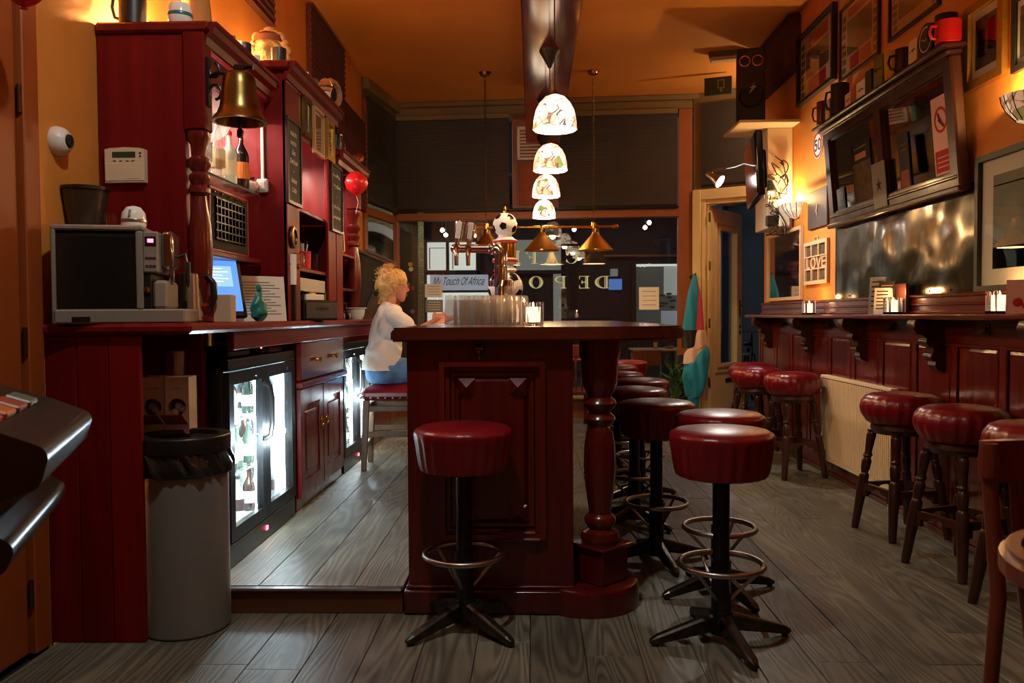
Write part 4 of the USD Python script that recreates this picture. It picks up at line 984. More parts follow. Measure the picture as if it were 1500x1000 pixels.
px_, py_ = .275, 3.37
blk = cat(box(-.082, .082, -.082, .082, .108, .25, .006), box(-.098, .098, -.098, .098, .25, .265, .006))
part(t, 'post_block', move(blk, (px_, py_, 0), rz=45), BARWOOD, 'square block set cornerwise')
vp = [(0, .265), (.075, .265), (.082, .285), (.075, .31), (.05, .325), (.062, .345), (.066, .36), (.06, .375), (.045, .385), (.05, .42), (.06, .50), (.066, .58), (.064, .66), (.055, .72), (.045, .745), (.058, .76), (.066, .775), (.058, .79), (.044, .80), (.05, .81), (.066, .825), (.07, .84), (.062, .855), (.048, .865), (.06, .89), (.072, .92), (.076, .97), (.078, 1.02), (.085, 1.04), (.085, 1.10), (0, 1.10)]
part(t, 'corner_post', lathe(vp, 36, (px_, py_, 0), flute=lambda a, z: 1 + (.035 * abs(math.cos(4 * a)) - .02 if .42 < z < .72 else 0)), MAHOG, 'glossy turned corner post')
out = sbox(-.56, 3.2, .66, 6.9).intersection(unary_union([sbox(-.56, 3.2, .24, 6.9), sbox(-.56, 3.62, .66, 6.9), Point(.24, 3.62).buffer(.42, 24)])).buffer(-.02).buffer(.02, 6)
top = cat(ext(out.buffer(-.012), .012, 'xy', 1.143), ext(out.buffer(-.005), .007, 'xy', 1.138), ext(out, .03, 'xy', 1.108), ext(out.buffer(-.008), .008, 'xy', 1.10))
part(t, 'bar_top', top, BARTOP)

# beer tap
t = thing('beer_tower', 'white football shaped porcelain beer tower with brass band', 'beer tower', (-.155, 4.72, BT))
part(t, 'pedestal', lathe([(0, 0), (.075, 0), (.075, .02), (.05, .05), (.06, .09), (.05, .11), (0, .11)], 30), CERAMIC)


def football(c, r):
    m = ball(r, c, sub=4)
    g = (1 + 5 ** .5) / 2
    ico = np.array([(0, s1, s2 * g) for s1 in (-1, 1) for s2 in (-1, 1)] + [(s1, s2 * g, 0) for s1 in (-1, 1) for s2 in (-1, 1)] + [(s2 * g, 0, s1) for s1 in (-1, 1) for s2 in (-1, 1)], float)
    ico /= np.linalg.norm(ico[0])
    R = trimesh.transformations.euler_matrix(.35, .2, .5)[:3, :3]; ico = ico @ R.T
    pats = []
    for k in ico:
        u = np.cross(k, [0, 0, 1] if abs(k[2]) < .9 else [1, 0, 0]); u /= np.linalg.norm(u); w = np.cross(k, u)
        vs = [k]
        for s in (.17, .34):
            for j in range(10):
                a = j * PI / 5; rr = s * (1 if j % 2 == 0 else .82)
                vs.append(k + rr * (u * math.cos(a) + w * math.sin(a)))
        vs = np.array(vs); vs /= np.linalg.norm(vs, axis=1, keepdims=True)
        f = [(0, 1 + j, 1 + (j + 1) % 10) for j in range(10)]
        for j in range(10):
            j2 = (j + 1) % 10; f += [(1 + j, 11 + j, 11 + j2), (1 + j, 11 + j2, 1 + j2)]
        pats.append(trimesh.Trimesh(vs * r * 1.014 + c, f, process=False))
    return m, pats


INK = mat('black_glaze', S(24, 24, 24), .15)
for nm, c, r in (('lower_football', (0, 0, .205), .102), ('upper_football', (0, 0, .565), .07)):
    a, b = football(np.array(c), r)
    q = part(t, nm, a, CERAMIC)
    for b_ in b: part(q, 'pentagon_patch', b_, INK, smooth=True)
part(t, 'collar', (lathe([(.06, .295), (.068, .305), (.06, .318), (.048, .325), (.05, .34), (.07, .35), (.074, .36), (.072, .372), (.06, .375)], 30)), CERAMIC)
part(t, 'collar', (lathe([(.06, .462), (.072, .466), (.07, .478), (.05, .488), (.04, .5), (.042, .515), (.03, .52)], 30)), CERAMIC)
part(t, 'red_stripe', cat(lathe([(.0735, .352), (.0752, .358), (.0735, .366)], 30), lathe([(.0722, .466), (.0732, .47), (.0715, .475)], 30)), RED)
part(t, 'brass_band', lathe([(.058, .372), (.062, .378), (.062, .456), (.058, .463)], 30), BRASS)
part(t, 'finial', lathe([(0, .63), (.012, .632), (.008, .645), (.012, .655), (.007, .668), (0, .675)], 16), BRASS)
t = thing('beer_tap', 'chrome double beer tap with tall handles in front of the football tower', 'beer tap', (-.17, 4.45, BT))
part(t, 'column', cat(lathe([(0, 0), (.05, 0), (.05, .02), (.034, .03), (.034, .2), (.068, .205), (.07, .235), (.036, .24), (.036, .3), (.03, .33), (0, .335)], 28)), CHROME)
part(t, 'manifold', cat(tube([(0, 0, .32), (0, 0, .38), (-.02, 0, .405), (-.06, 0, .41), (-.24, 0, .41)], [.036, .036, .034, .026, .022], 14), ball(.034, (-.05, 0, .41)), ball(.028, (-.245, 0, .41))), CHROME)
for k, (xx, yy, hz) in enumerate(((-.235, -.005, .135), (-.175, .03, .11))):
    part(t, 'spout', tube([(xx, yy - .02, .41), (xx, yy - .055, .40), (xx, yy - .065, .36), (xx, yy - .065, .315)], [.016, .015, .012, .011], 10), CHROME)
    h = part(t, 'handle', move(lathe([(0, 0), (.012, 0), (.013, .02), (.024, .04), (.026, .12), (.02, hz), (0, hz + .004)], 20), (xx, yy - .02, .425), ry=8), CHROME)
    part(h, 'handle_badge', move(cbox((0, -.025, .08), (.026, .006, .09), .002), (xx, yy - .02, .425), ry=8), WHITEP)
    part(t, 'valve', move(lathe([(0, 0), (.016, 0), (.018, .02), (.016, .03), (0, .03)], 16), (xx, yy - .035, .41), rx=90), CHROME)

# upturned glasses
GP = [(.026, 0), (.029, .002), (.0295, .06), (.027, .115), (.024, .135), (0, .138), (0, .118), (.022, .114), (.0262, .06), (.0262, 0)]
gsrc = None
for row, (yy, xs) in enumerate(((3.62, np.arange(-.36, -.06, .0615)), (3.70, np.arange(-.33, -.05, .0615)), (3.79, np.arange(-.29, -.02, .0615)))):
    for xx in xs:
        lb = f'upturned ribbed beer glass on the bar, {ORD[list(xs).index(xx)]} from left in the {["front", "middle", "back"][row]} row'
        if gsrc is None:
            gsrc = thing('beer_glass', lb, 'glass', (xx, yy, BT + .001), 0, 'upturned beer glasses, front row')
            part(gsrc, 'glass_body', lathe(GP, 32, flute=lambda a, z: 1 + (.035 * math.cos(8 * a) if z < .12 else 0)), RIBBED)
        else:
            dup(gsrc, (xx, yy, BT + .001), rnd.uniform(0, 40), lb, f'upturned beer glasses, {["front", "middle", "back"][row]} row')

WAX = glow('lit_wax', (1, .55, .36), 2.2, (.9, .8, .7))
FLAME = glow('flame', (1, .7, .3), 60.0)


def candle(label, loc, w=.055, h=.10, square=False):
    t = thing('candle_holder', label, 'candle', loc)
    if square:
        o = rrect(w, w, .008); i = rrect(w * .66, w * .66, .01)
        part(t, 'glass_block', cat(ext(o.difference(i), h, 'xy', .0), ext(o, .012, 'xy', -.0)), CLEAR)
        part(t, 'wax', lathe([(0, .013), (w * .29, .013), (w * .29, h * .82), (0, h * .80)], 20), WAX, 'glowing wax candle')
    else:
        part(t, 'glass_cup', lathe([(0, 0), (w * .9, 0), (w, .01), (w * 1.02, h), (w * .9, h), (w * .84, .015), (0, .012)], 40, flute=lambda a, z: 1 + .04 * math.cos(12 * a)), CLEAR)
        part(t, 'wax', lathe([(0, .016), (w * .62, .016), (w * .62, h * .8), (0, h * .78)], 24), WAX, 'glowing wax candle')
    part(t, 'flame', lathe([(0, h * .80), (.004, h * .83), (.005, h * .88), (.002, h * .98), (0, h)], 10), FLAME)
    light('sphere', 'candle_light', np.array(loc) + [0, 0, h + .03], AMBER, CANDLE_W, .012)
    return t


CANDLE_W = .5
candle('lit candle in a ribbed round glass on the bar beside the upturned glasses', (.003, 3.66, BT), .046, .105)

# ---------------------------------------------------------------- stools
def pleats(n, k, z0, z1):
    return lambda a, z: 1 + (k * math.cos(n * a) * math.exp(-((z - (z0 + z1) / 2) / ((z1 - z0) * .5)) ** 2))


def bar_stool(label, loc, rz):
    t = thing('bar_stool', label, 'bar stool', loc, rz, None)
    part(t, 'seat', lathe([(0, .612), (.15, .610), (.163, .616), (.17, .64), (.181, .71), (.187, .74), (.189, .756), (.184, .768), (.165, .779), (.12, .786), (.06, .789), (0, .79)], 120, flute=pleats(24, .022, .60, .74)), LEATHER, 'pleated oxblood leather seat')
    part(t, 'seat_plate', lathe([(0, .595), (.08, .595), (.09, .611), (0, .611)], 24), BLACKM)
    part(t, 'stem', lathe([(0, .03), (.036, .03), (.036, .3), (.030, .3), (.030, .596), (0, .596)], 24), BLACKM)
    part(t, 'foot_ring', ring(.15, .011, (0, 0, .285), 56, 10), STEEL, 'steel foot ring')
    for k in range(3):
        a = k * 2 * PI / 3 + .6
        part(t, 'ring_strut', tube([(.15 * math.cos(a), .15 * math.sin(a), .28), (.034 * math.cos(a), .034 * math.sin(a), .16)], .007, 8), STEEL)
    part(t, 'hub', lathe([(0, .03), (.042, .03), (.044, .1), (.037, .115), (0, .115)], 24), BLACKM)
    for k in range(4):
        m = trimesh.convex.convex_hull(np.array([(.03, s * .022, z) for s in (-1, 1) for z in (.045, .1)] + [(.25, s * .017, z) for s in (-1, 1) for z in (.012, .034)] + [(.275, s * .008, z) for s in (-1, 1) for z in (.012, .024)] + [(.03, s * .012, .108) for s in (-1, 1)] + [(.25, s * .01, .04) for s in (-1, 1)]))
        lg = part(t, 'leg', move(m, rz=90 * k), WORN)
        part(lg, 'glide', move(lathe([(0, 0), (.012, 0), (.012, .014), (0, .014)], 12), (.255 * math.cos(k * PI / 2), .255 * math.sin(k * PI / 2), 0)), BLACK)
    return t


tip = U(592, 945, z=.015); c0 = np.array([-.248, 3.12])
st = bar_stool('oxblood leather bar stool standing alone at the panelled bar front', (c0[0] - .02, c0[1], 0), math.degrees(math.atan2(tip[1] - c0[1], tip[0] - c0[0])))
tip = U(957, 940, z=.015)
for (xx, yy, rz, lb) in ((.688, 3.0, math.degrees(math.atan2(tip[1] - 3.0, tip[0] - .688)), 'oxblood leather bar stool nearest the camera right of the turned post'),
                         (.80, 3.52, 20, 'oxblood bar stool directly behind the nearest right hand one'),
                         (.60, 3.99, 12, 'oxblood bar stool just right of the turned post, third from the camera'),
                         (.58, 4.70, 40, 'oxblood bar stool half hidden behind the post and the third one'),
                         (.70, 5.35, 25, 'oxblood bar stool fifth along the right side of the bar'),
                         (.62, 6.0, 60, 'oxblood bar stool sixth along the right side of the bar'),
                         (.68, 6.85, 33, 'oxblood bar stool at the far right corner of the bar'),
                         (.86, 7.5, 10, 'farthest oxblood bar stool, beyond the bar end')):
    dup(st, (xx, yy, 0), rz, lb)


def wood_stool(label, loc, rz):
    t = thing('wooden_stool', label, 'stool', loc, rz, None)
    part(t, 'seat', lathe([(0, .60), (.15, .598), (.175, .615), (.198, .655), (.206, .69), (.2, .725), (.182, .75), (.155, .762), (.08, .772), (0, .775)], 96, flute=pleats(22, .024, .60, .74)), LEATHER, 'round pleated oxblood seat')
    part(t, 'seat_ring', lathe([(0, .55), (.14, .55), (.155, .575), (.15, .6), (0, .6)], 32), DARKWOOD)
    prof = [(0, 0), (.018, 0), (.021, .02), (.024, .14), (.027, .2), (.027, .30), (.018, .315), (.024, .34), (.026, .38), (.018, .40), (.026, .415), (.018, .43), (.022, .48), (.026, .53), (.02, .545), (.027, .56), (0, .562)]
    F = [(.165, .165), (-.165, .165), (-.165, -.165), (.165, -.165)]
    for fx, fy in F:
        m = lathe(prof, 16); v = np.array(m.vertices); s = v[:, 2] / .56
        v[:, 0] += fx * (1 - s) + fx * .62 * s; v[:, 1] += fy * (1 - s) + fy * .62 * s; m.vertices = v
        part(t, 'leg', m, DARKWOOD)
    k = .145
    for i in range(4):
        a, b = np.array(F[i]) * .84, np.array(F[(i + 1) % 4]) * .84
        o = sbox(-.125, .225, .125, .262).difference(Point(0, .17).buffer(.075))
        m = ext(unary_union([o, sbox(-.125, .19, -.09, .235), sbox(.09, .19, .125, .235)]), .02, 'xz', -.01)
        ang = math.degrees(math.atan2(b[1] - a[1], b[0] - a[0])); c = (a + b) / 2
        part(t, 'stretcher', move(m, (c[0], c[1], 0), rz=ang), DARKWOOD)
    return t


ws = wood_stool('wooden stool with round red seat in front of the radiator end', (2.0, U(1320, 600, x=2.0)[1], 0), 12)
for (xx, yy, rz, lb) in ((2.0, U(1409, 600, x=2.0)[1], 20, 'wooden stool with round red seat second from the camera by the right wall'), (2.0, U(1526, 600, x=2.0)[1], 8, 'wooden stool with red seat cut off by the right picture edge'),
                         (1.93, U(1161, 600, x=1.93)[1], 14, 'wooden stool with red seat just beyond the radiator'), (1.84, U(1109, 600, x=1.84)[1], 30, 'wooden stool with red seat second beyond the radiator, near the street door'), (1.96, 7.35, 5, 'farthest wooden stool, peeping over the two beyond the radiator')):
    dup(ws, (xx, yy, 0), rz, lb)

# ---------------------------------------------------------------- the seated woman and her stool
RF = .104
SX, SY = -1.08, 5.95
t = thing('counter_stool', 'tall wooden stool with brass studded red leather seat under the woman', 'bar stool', (SX + .05, SY, RF), 4)
part(t, 'seat', trimesh.convex.convex_hull(np.vstack([box(-.20, .20, -.2, .2, .50, .585, .03).vertices, box(-.15, .15, -.15, .15, .5, .612, .03).vertices])), LEATHER)
part(t, 'stud', cat([ball(.009, p, sub=1) for k in np.linspace(-.18, .18, 8) for p in ((k, -.202, .52), (k, .202, .52), (-.202, k, .52), (.202, k, .52))]), STEEL, 'row of metal studs', kind='stuff')
for sx in (-1, 1):
    for sy in (-1, 1):
        part(t, 'leg', trimesh.convex.convex_hull(np.vstack([cbox((sx * .165, sy * .165, .49), (.045, .045, .02), .003).vertices, cbox((sx * .185, sy * .185, .01), (.035, .035, .02), .003).vertices])), STOOLWOOD)
for z, k in ((.44, .168), (.17, .179), (.26, .176)):
    for i in range(4):
        if z == .26 and i % 2: continue
        if z == .17 and i % 2 == 0: continue
        m = box(-k + .02, k - .02, -.011, .011, z - .02, z + .02, .003)
        part(t, 'rail', move(move(m, (0, -k, 0)), rz=90 * i), STOOLWOOD)

W = thing('woman', 'blonde person in a white T-shirt and jeans seated at the bar counter', 'person', (SX, SY, RF), 20)
# local frame: she faces +x; right side is -y; z from the aisle floor
hd = np.array([.07, 0, 1.315])                                  # middle of the head
def arm(s):
    sh, el, wr = np.array([.045, s * .165, 1.09]), np.array([.24, s * .235, .945]), np.array([.44, s * .12 - .0, 1.075])
    return sh, el, wr
def hand(wr, s):
    pm = wr + [.075, -s * .01, .008]
    ch = [[(wr, .024), (wr + [.03, 0, .006], .022)]]
    k0 = wr + [.03, 0, .004]
    for i, (o, ln) in enumerate(((-.03, .062), (-.010, .075), (.010, .08), (.03, .072))):
        b = wr + [.085, o * s, .008 + .002 * i]; c = b + np.array([ln * .5, o * .1 * s, .004]); d = c + np.array([ln * .5, 0, -.014])
        ch.append([(k0, .017), (b, .0105), (c, .009), (d, .0075)])
    th = wr + [.03, s * -.0 + .026 * s * -1, .0]
    ch.append([(k0, .016), (wr + [.045, s * .035, .004], .011), (wr + [.075, s * .05, .0], .009), (wr + [.1, s * .05, -.004], .008)])
    return ch
bones = [[((-.02, 0, .74), .125), ((.0, 0, .86), .112), ((.02, 0, 1.0), .115), ((.025, 0, 1.09), .085), ((.03, 0, 1.16), .05), ((.045, 0, 1.22), .046), ((.055, 0, 1.27), .05)],
         [((.02, -.07, 1.0), .085), ((.04, -.13, 1.095), .06), ((.065, 0, 1.14), .055)], [((.02, .07, 1.0), .085), ((.04, .13, 1.095), .06), ((.065, 0, 1.14), .055)]]
for s in (-1, 1):
    sh, el, wr = arm(s)
    bones.append([(sh, .052), (sh * .5 + el * .5, .043), (el, .036)]); bones.append([(el, .036), (el * .6 + wr * .4, .034), (wr, .024)])
    bones += hand(wr, s)
    hp, kn, an = np.array([.0, s * .085, .70]), np.array([.40, s * .10, .69]), np.array([.34, s * .09, .22])
    bones.append([((-.02, s * .05, .72), .115), (hp, .10), (kn, .06)]); bones.append([(kn, .06), (kn * .65 + an * .35, .055), (an, .035)])
    bones.append([(an, .036), (an + [-.03, 0, -.04], .034), (an + [.06, 0, -.065], .03), (an + [.15, 0, -.07], .022)])
h = lambda x, y, z: hd + [x, y, z]
bones += [[(h(-.015, 0, .03), .088), (h(.02, 0, .02), .078), (h(.045, 0, -.05), .048), (h(.062, 0, -.092), .022)], [(h(-.02, 0, 0), .08), (h(-.02, 0, -.06), .05), (hd + [-.02, 0, -.1], .046)],
          [(h(.086, 0, .012), .012), (h(.106, 0, -.026), .012), (h(.088, 0, -.034), .014)], [(h(.08, 0, -.056), .016), (h(.083, 0, -.066), .015)], [(h(.076, -.03, .03), .013), (h(.082, 0, .034), .012), (h(.076, .03, .03), .013)]]
for s in (-1, 1):
    bones.append([(h(-.005, s * .076, .012), .012), (h(-.018, s * .086, .0), .012), (h(-.006, s * .078, -.03), .009)])
body = part(W, 'body', flesh(bones, .009, 10), SKIN, smooth=True)
EYE_M, LIP, HAIR = mat('eye_white', S(228, 224, 218), .2), mat('lip', S(170, 88, 80), .5), mat('blonde_hair', S(214, 168, 96), .45, var=.35, scale=40, bump=.8, bscale=140)
for s in (-1, 1):
    e = part(W, 'eye', ball(.0115, h(.078, s * .032, .006)), EYE_M); part(e, 'iris', ball(.0062, h(.0845, s * .032, .006), (.6, 1, 1)), mat('iris', S(60, 80, 96), .2))
    part(W, 'eyebrow', tube([h(.084, s * .018, .026), h(.085, s * .034, .031), h(.074, s * .05, .026)], .0035, 6), HAIR)
part(W, 'mouth', cat(tube([h(.092, -.022, -.06), h(.099, 0, -.058), h(.092, .022, -.06)], .0045, 6), tube([h(.091, -.018, -.067), h(.097, 0, -.069), h(.091, .018, -.067)], .005, 6)), LIP)
part(W, 'glasses', cat([move(ring(.021, .0018, (0, 0, 0), 20, 5), h(.104, s * .032, .004), ry=90) for s in (-1, 1)] + [tube([h(.104, -.012, .006), h(.106, 0, .01), h(.104, .012, .006)], .0016, 5)] + [tube([h(.102, s * .053, .008), h(.05, s * .082, .012), h(-.02, s * .09, .012)], .0016, 5) for s in (-1, 1)]), STEEL)
# hair: swept up to a messy clip
hr = flesh([[(h(-.025, 0, .03), .096), (h(.02, 0, .05), .082), (h(.06, 0, .065), .034)], [(h(-.05, 0, .0), .09), (h(-.075, 0, -.05), .05), (h(-.068, 0, -.095), .03)], [(h(-.05, 0, .08), .06), (h(-.045, 0, .12), .028), (h(-.02, 0, .135), .016)],
            [(h(-.03, -.05, .02), .05), (h(.02, -.06, .05), .036)], [(h(-.03, .05, .02), .05), (h(.02, .06, .05), .036)]], .008, 6)
v = np.array(hr.vertices); nn = np.array(hr.vertex_normals)
v += nn * ((meshkit.fbm(v * [18, 60, 26], 3, 4) - .5) * .016)[:, None]; hr.vertices = v
hp_ = part(W, 'hair', hr, HAIR, smooth=True)
rs = random.Random(3); strands = []
for k in range(110):
    a = rs.uniform(0, 2 * PI); el = rs.uniform(-.1, 1.45)
    d = np.array([math.cos(a) * math.cos(el), math.sin(a) * math.cos(el), math.sin(el)])
    p0 = h(-.03, 0, .04) + d * [.105, .098, .098]
    if p0[0] > h(.06, 0, 0)[0] and p0[2] < h(0, 0, .045)[2]: continue
    bend = np.array([rs.uniform(-.03, .0), rs.uniform(-.02, .02), rs.uniform(-.005, .02)])
    strands.append(tube([p0 - d * .012, p0 + d * .0 + bend * .5, p0 + d * .0 + bend * 1.3], [.0022, .0018, .0006], 4))
for k in range(40):
    p0 = h(-.03, rs.uniform(-.03, .03), .13); strands.append(tube([p0, p0 + [rs.uniform(-.04, .03), rs.uniform(-.03, .03), rs.uniform(.01, .035)], p0 + [rs.uniform(-.06, .06), rs.uniform(-.04, .04), rs.uniform(-.01, .045)]], [.003, .002, .0007], 4))
for k in range(30):
    p0 = h(-.09, rs.uniform(-.03, .03), -.07); strands.append(tube([p0, p0 + [-.015, rs.uniform(-.02, .02), -.03], p0 + [rs.uniform(-.03, .02), rs.uniform(-.03, .03), -.06]], [.003, .002, .0007], 4))
part(hp_, 'loose_strands', cat(strands), HAIR, kind='stuff')
part(hp_, 'hair_clip', cat([tube([h(-.12, -.045 + .018 * k, -.02), h(-.14, -.045 + .018 * k, -.045), h(-.125, -.045 + .018 * k, -.07)], .004, 6) for k in range(6)] + [tube([h(-.122, -.05, -.045), h(-.122, .05, -.045)], .007, 6)]), BLACK, 'dark hair claw clip')
SHIRT = mat('white_jersey', S(232, 220, 208), .85, bump=.3, bscale=35)
sb = [[((-.03, 0, .69), .150), ((-.015, 0, .80), .134), ((.005, 0, .9), .126), ((.025, 0, 1.0), .128), ((.03, 0, 1.085), .10), ((.03, 0, 1.125), .082), ((.036, 0, 1.165), .064)], [((.025, -.07, 1.0), .098), ((.042, -.13, 1.095), .072), ((.062, -.03, 1.13), .068)], [((.025, .07, 1.0), .098), ((.042, .13, 1.095), .072), ((.062, .03, 1.13), .068)],
      [((-.03, -.06, .69), .142), ((0, -.04, .85), .115)], [((-.03, .06, .69), .142), ((0, .04, .85), .115)]]
for s in (-1, 1):
    sh, el, wr = arm(s); sb.append([(sh, .066), (sh * .62 + el * .38, .066)])
shirt = flesh(sb, .012, 8)
v = np.array(shirt.vertices); nn = np.array(shirt.vertex_normals)
fold = np.sin(v[:, 2] * 55 + v[:, 0] * 30 + 4 * meshkit.noise(v * 9, 2)) * np.clip((1.02 - v[:, 2]) / .15, 0, 1) * .0045 + (meshkit.noise(v * 16, 8) - .5) * .008
shirt.vertices = v + nn * fold[:, None]
shirt = trimesh.intersections.slice_mesh_plane(shirt, [0, 0, 1], [0, 0, .712])
shirt = trimesh.intersections.slice_mesh_plane(shirt, [-.35, 0, -1], [.06, 0, 1.185])
part(W, 'shirt', shirt, SHIRT, 'plain white short sleeved T-shirt', smooth=True)
JEANS = mat('blue_denim', S(92, 130, 172), .85, var=.3, scale=12, bump=.4, bscale=60)
jb = []
for s in (-1, 1):
    hp, kn, an = np.array([.0, s * .085, .70]), np.array([.40, s * .10, .69]), np.array([.34, s * .09, .22])
    jb += [[((-.015, s * .05, .70), .118), (hp, .108), (kn, .073)], [(kn, .073), (kn * .65 + an * .35, .066), (an + [0, 0, .04], .05)]]
jb.append([((-.02, -.04, .70), .122), ((-.02, .04, .70), .122)])
je = flesh(jb, .012, 8); v = np.array(je.vertices); v += np.array(je.vertex_normals) * ((np.sin(v[:, 0] * 60 + 5 * meshkit.noise(v * 10, 6)) * .003))[:, None]; v[:, 2] = np.where((v[:, 0] < .2) & (v[:, 2] < .614) & (v[:, 2] > .5), .614, v[:, 2]); je.vertices = v
part(W, 'jeans', je, JEANS, 'blue jeans', smooth=True)
for s in (-1, 1):
    an = np.array([.34, s * .09, .22])
    part(W, 'shoe', flesh([[(an + [-.035, 0, -.045], .042), (an + [.05, 0, -.06], .04), (an + [.16, 0, -.07], .03)]], .01, 6), BLACK)

# ---------------------------------------------------------------- pendant lamps
def stained(name, strength):
    nodes = {'t': ('texture_coordinate', {}), 'o': ('object_info', {}), 'm': ('math', {'math_type': 'multiply', 'value2': 9.0}),
             'v': ('voronoi_texture', {'feature': 'distance_to_edge', 'scale': 26.0}), 'l': ('math', {'math_type': 'greater_than', 'value2': .045}),
             'n': ('voronoi_texture', {'dimensions': '4D', 'scale': 15.0}), 'sc': ('separate_color', {}),
             'c': ('rgb_ramp', {'interpolate': False, 'ramp': [(0, (1, .80, .55)), (.46, (1, .80, .55)), (.48, (.42, .19, .11)), (.62, (.6, .34, .2)), (.74, (.07, .11, .015)), (.84, (.4, .15, .08)), (.92, (1, .8, .55))]}),
             'k': ('mix_color', {'blend_type': 'multiply', 'fac': 1.0}), 'p': ('principled_bsdf', {'base_color': (.8, .72, .6), 'roughness': .25, 'emission_strength': strength})}
    links = [('t.object', 'v.vector'), ('v.distance', 'l.value1'), ('t.object', 'n.vector'), ('o.random', 'm.value1'), ('m.value', 'n.w'), ('n.color', 'sc.color'), ('sc.r', 'c.fac'),
             ('c.color', 'k.a'), ('l.value', 'k.b'), ('k.result', 'p.emission_color')]
    return usdkit.material(stage, '/World/Looks/' + name, nodes, links, surface='p.BSDF')


TIFF = stained('stained_glass_lit', 3.6)
PW = 8.5
for i, (d, u, v, sc, lb) in enumerate(((4.57, 813, 190, 1.0, 'stained glass rose pendant lamp nearest the camera'), (5.86, 806, 250, .97, 'second stained glass pendant lamp over the bar'), (7.14, 800, 288, .96, 'third stained glass pendant lamp over the bar'), (8.69, 797, 319, .96, 'farthest and lowest stained glass pendant lamp'))):
    p = U(u, v, y=d)
    t = thing('pendant_lamp', lb, 'pendant lamp', p)
    R = .121
    out_ = [(R, 0), (R * 1.0, .02), (R * .97, .06), (R * .88, .105), (R * .72, .145), (R * .45, .178), (R * .15, .192)]
    sh = lathe(out_ + [(x * .96, z - .003) for x, z in reversed(out_)], 48, flute=lambda a, z: 1 + (.02 * math.cos(12 * a) if z < .01 else 0))
    part(t, 'shade', sh, TIFF, 'lit leaded glass shade with rose pattern')
    part(t, 'cap', lathe([(R * .2, .188), (.018, .2), (.012, .215), (0, .218)], 18), OLDBRASS)
    part(t, 'bulb', ball(.03, (0, 0, .07)), LAMPGLASS)
    top_ = 3.07 - p[2]
    part(t, 'cord', tube([(0, 0, .21), (0, 0, top_ - .09)], .004, 6), BLACK)
    part(t, 'canopy', lathe([(0, top_ - .125), (.012, top_ - .12), (.02, top_ - .10), (.06, top_ - .03), (.075, top_), (0, top_)], 24, flute=lambda a, z: 1 + .03 * math.cos(10 * a)), BLACK, 'black fluted ceiling canopy')
    light('sphere', 'pendant_light', p + [0, 0, .0], WARM, PW, .04)

# billiard lamp
BY, BZ = 8.57, 2.12
t = thing('billiard_lamp', 'long brass billiard lamp with three cone shades on chains', 'pendant lamp', (0, BY, 0))
rx0, rx1 = -.60, .86
part(t, 'rod', cat(tube([(rx0, 0, BZ), (rx1, 0, BZ)], .016, 12), ball(.03, (rx1, 0, BZ), (1.4, 1, 1)), ball(.03, (rx0, 0, BZ), (1.4, 1, 1)), lathe([(0, 0), (.026, 0), (.026, .06), (0, .06)], 16, (.64, 0, BZ - .02)), lathe([(0, 0), (.026, 0), (.026, .06), (0, .06)], 16, (-.48, 0, BZ - .02))), BRASS)
for cx in (-.47, .10, .66):
    s = part(t, 'cone_shade', lathe([(.035, BZ - .06), (.05, BZ - .09), (.182, BZ - .24), (.186, BZ - .245), (.18, BZ - .245), (.046, BZ - .095), (.03, BZ - .066)], 40, (cx, 0, 0)), BRUSHED, 'brass cone shade')
    part(s, 'gallery', cat(lathe([(.014, BZ - .07), (.034, BZ - .07), (.034, BZ - .02), (.02, BZ - .01), (.014, BZ + .03), (0, BZ + .03)], 20, (cx, 0, 0))), OLDBRASS)
    part(s, 'bulb', ball(.06, (cx, 0, BZ - .19), (1, 1, .7)), LAMPGLASS)
    light('disk', 'billiard_light', (cx, BY, BZ - .25), WARM, 1.0, .15, (0, 0, -1))
for cx in (-.48, .64):
    part(t, 'ceiling_rose', lathe([(0, ZC - .05), (.02, ZC - .045), (.05, ZC - .03), (.055, ZC - .012), (.066, ZC), (0, ZC)], 24, (cx, 0, 0)), BRASS)
    ln = [move(ring(.011, .0028, n=8, k=4), (cx, 0, z), rx=90, rz=90 * (k % 2), s=(1, 1, 1)) for k, z in enumerate(np.arange(BZ + .05, ZC - .05, .019))]
    part(t, 'chain', cat(ln), OLDBRASS, 'brass link chain', kind='stuff')
# ================================================================ RIGHT SIDE
XP = 2.25
def on_right(u0, va, u1, vb, x, dv=0):
    """Middle, width and height of the upright rectangle on the wall plane x between two sight lines."""
    p, q = U(u0, va, x=x), U(u1, va, x=x)
    um = (u0 + u1) / 2
    zt, zb = U(um, va, x=x)[2], U(um, vb, x=x)[2]
    ym = (p[1] + q[1]) / 2
    return (x, ym, (zt + zb) / 2), abs(p[1] - q[1]), zt - zb


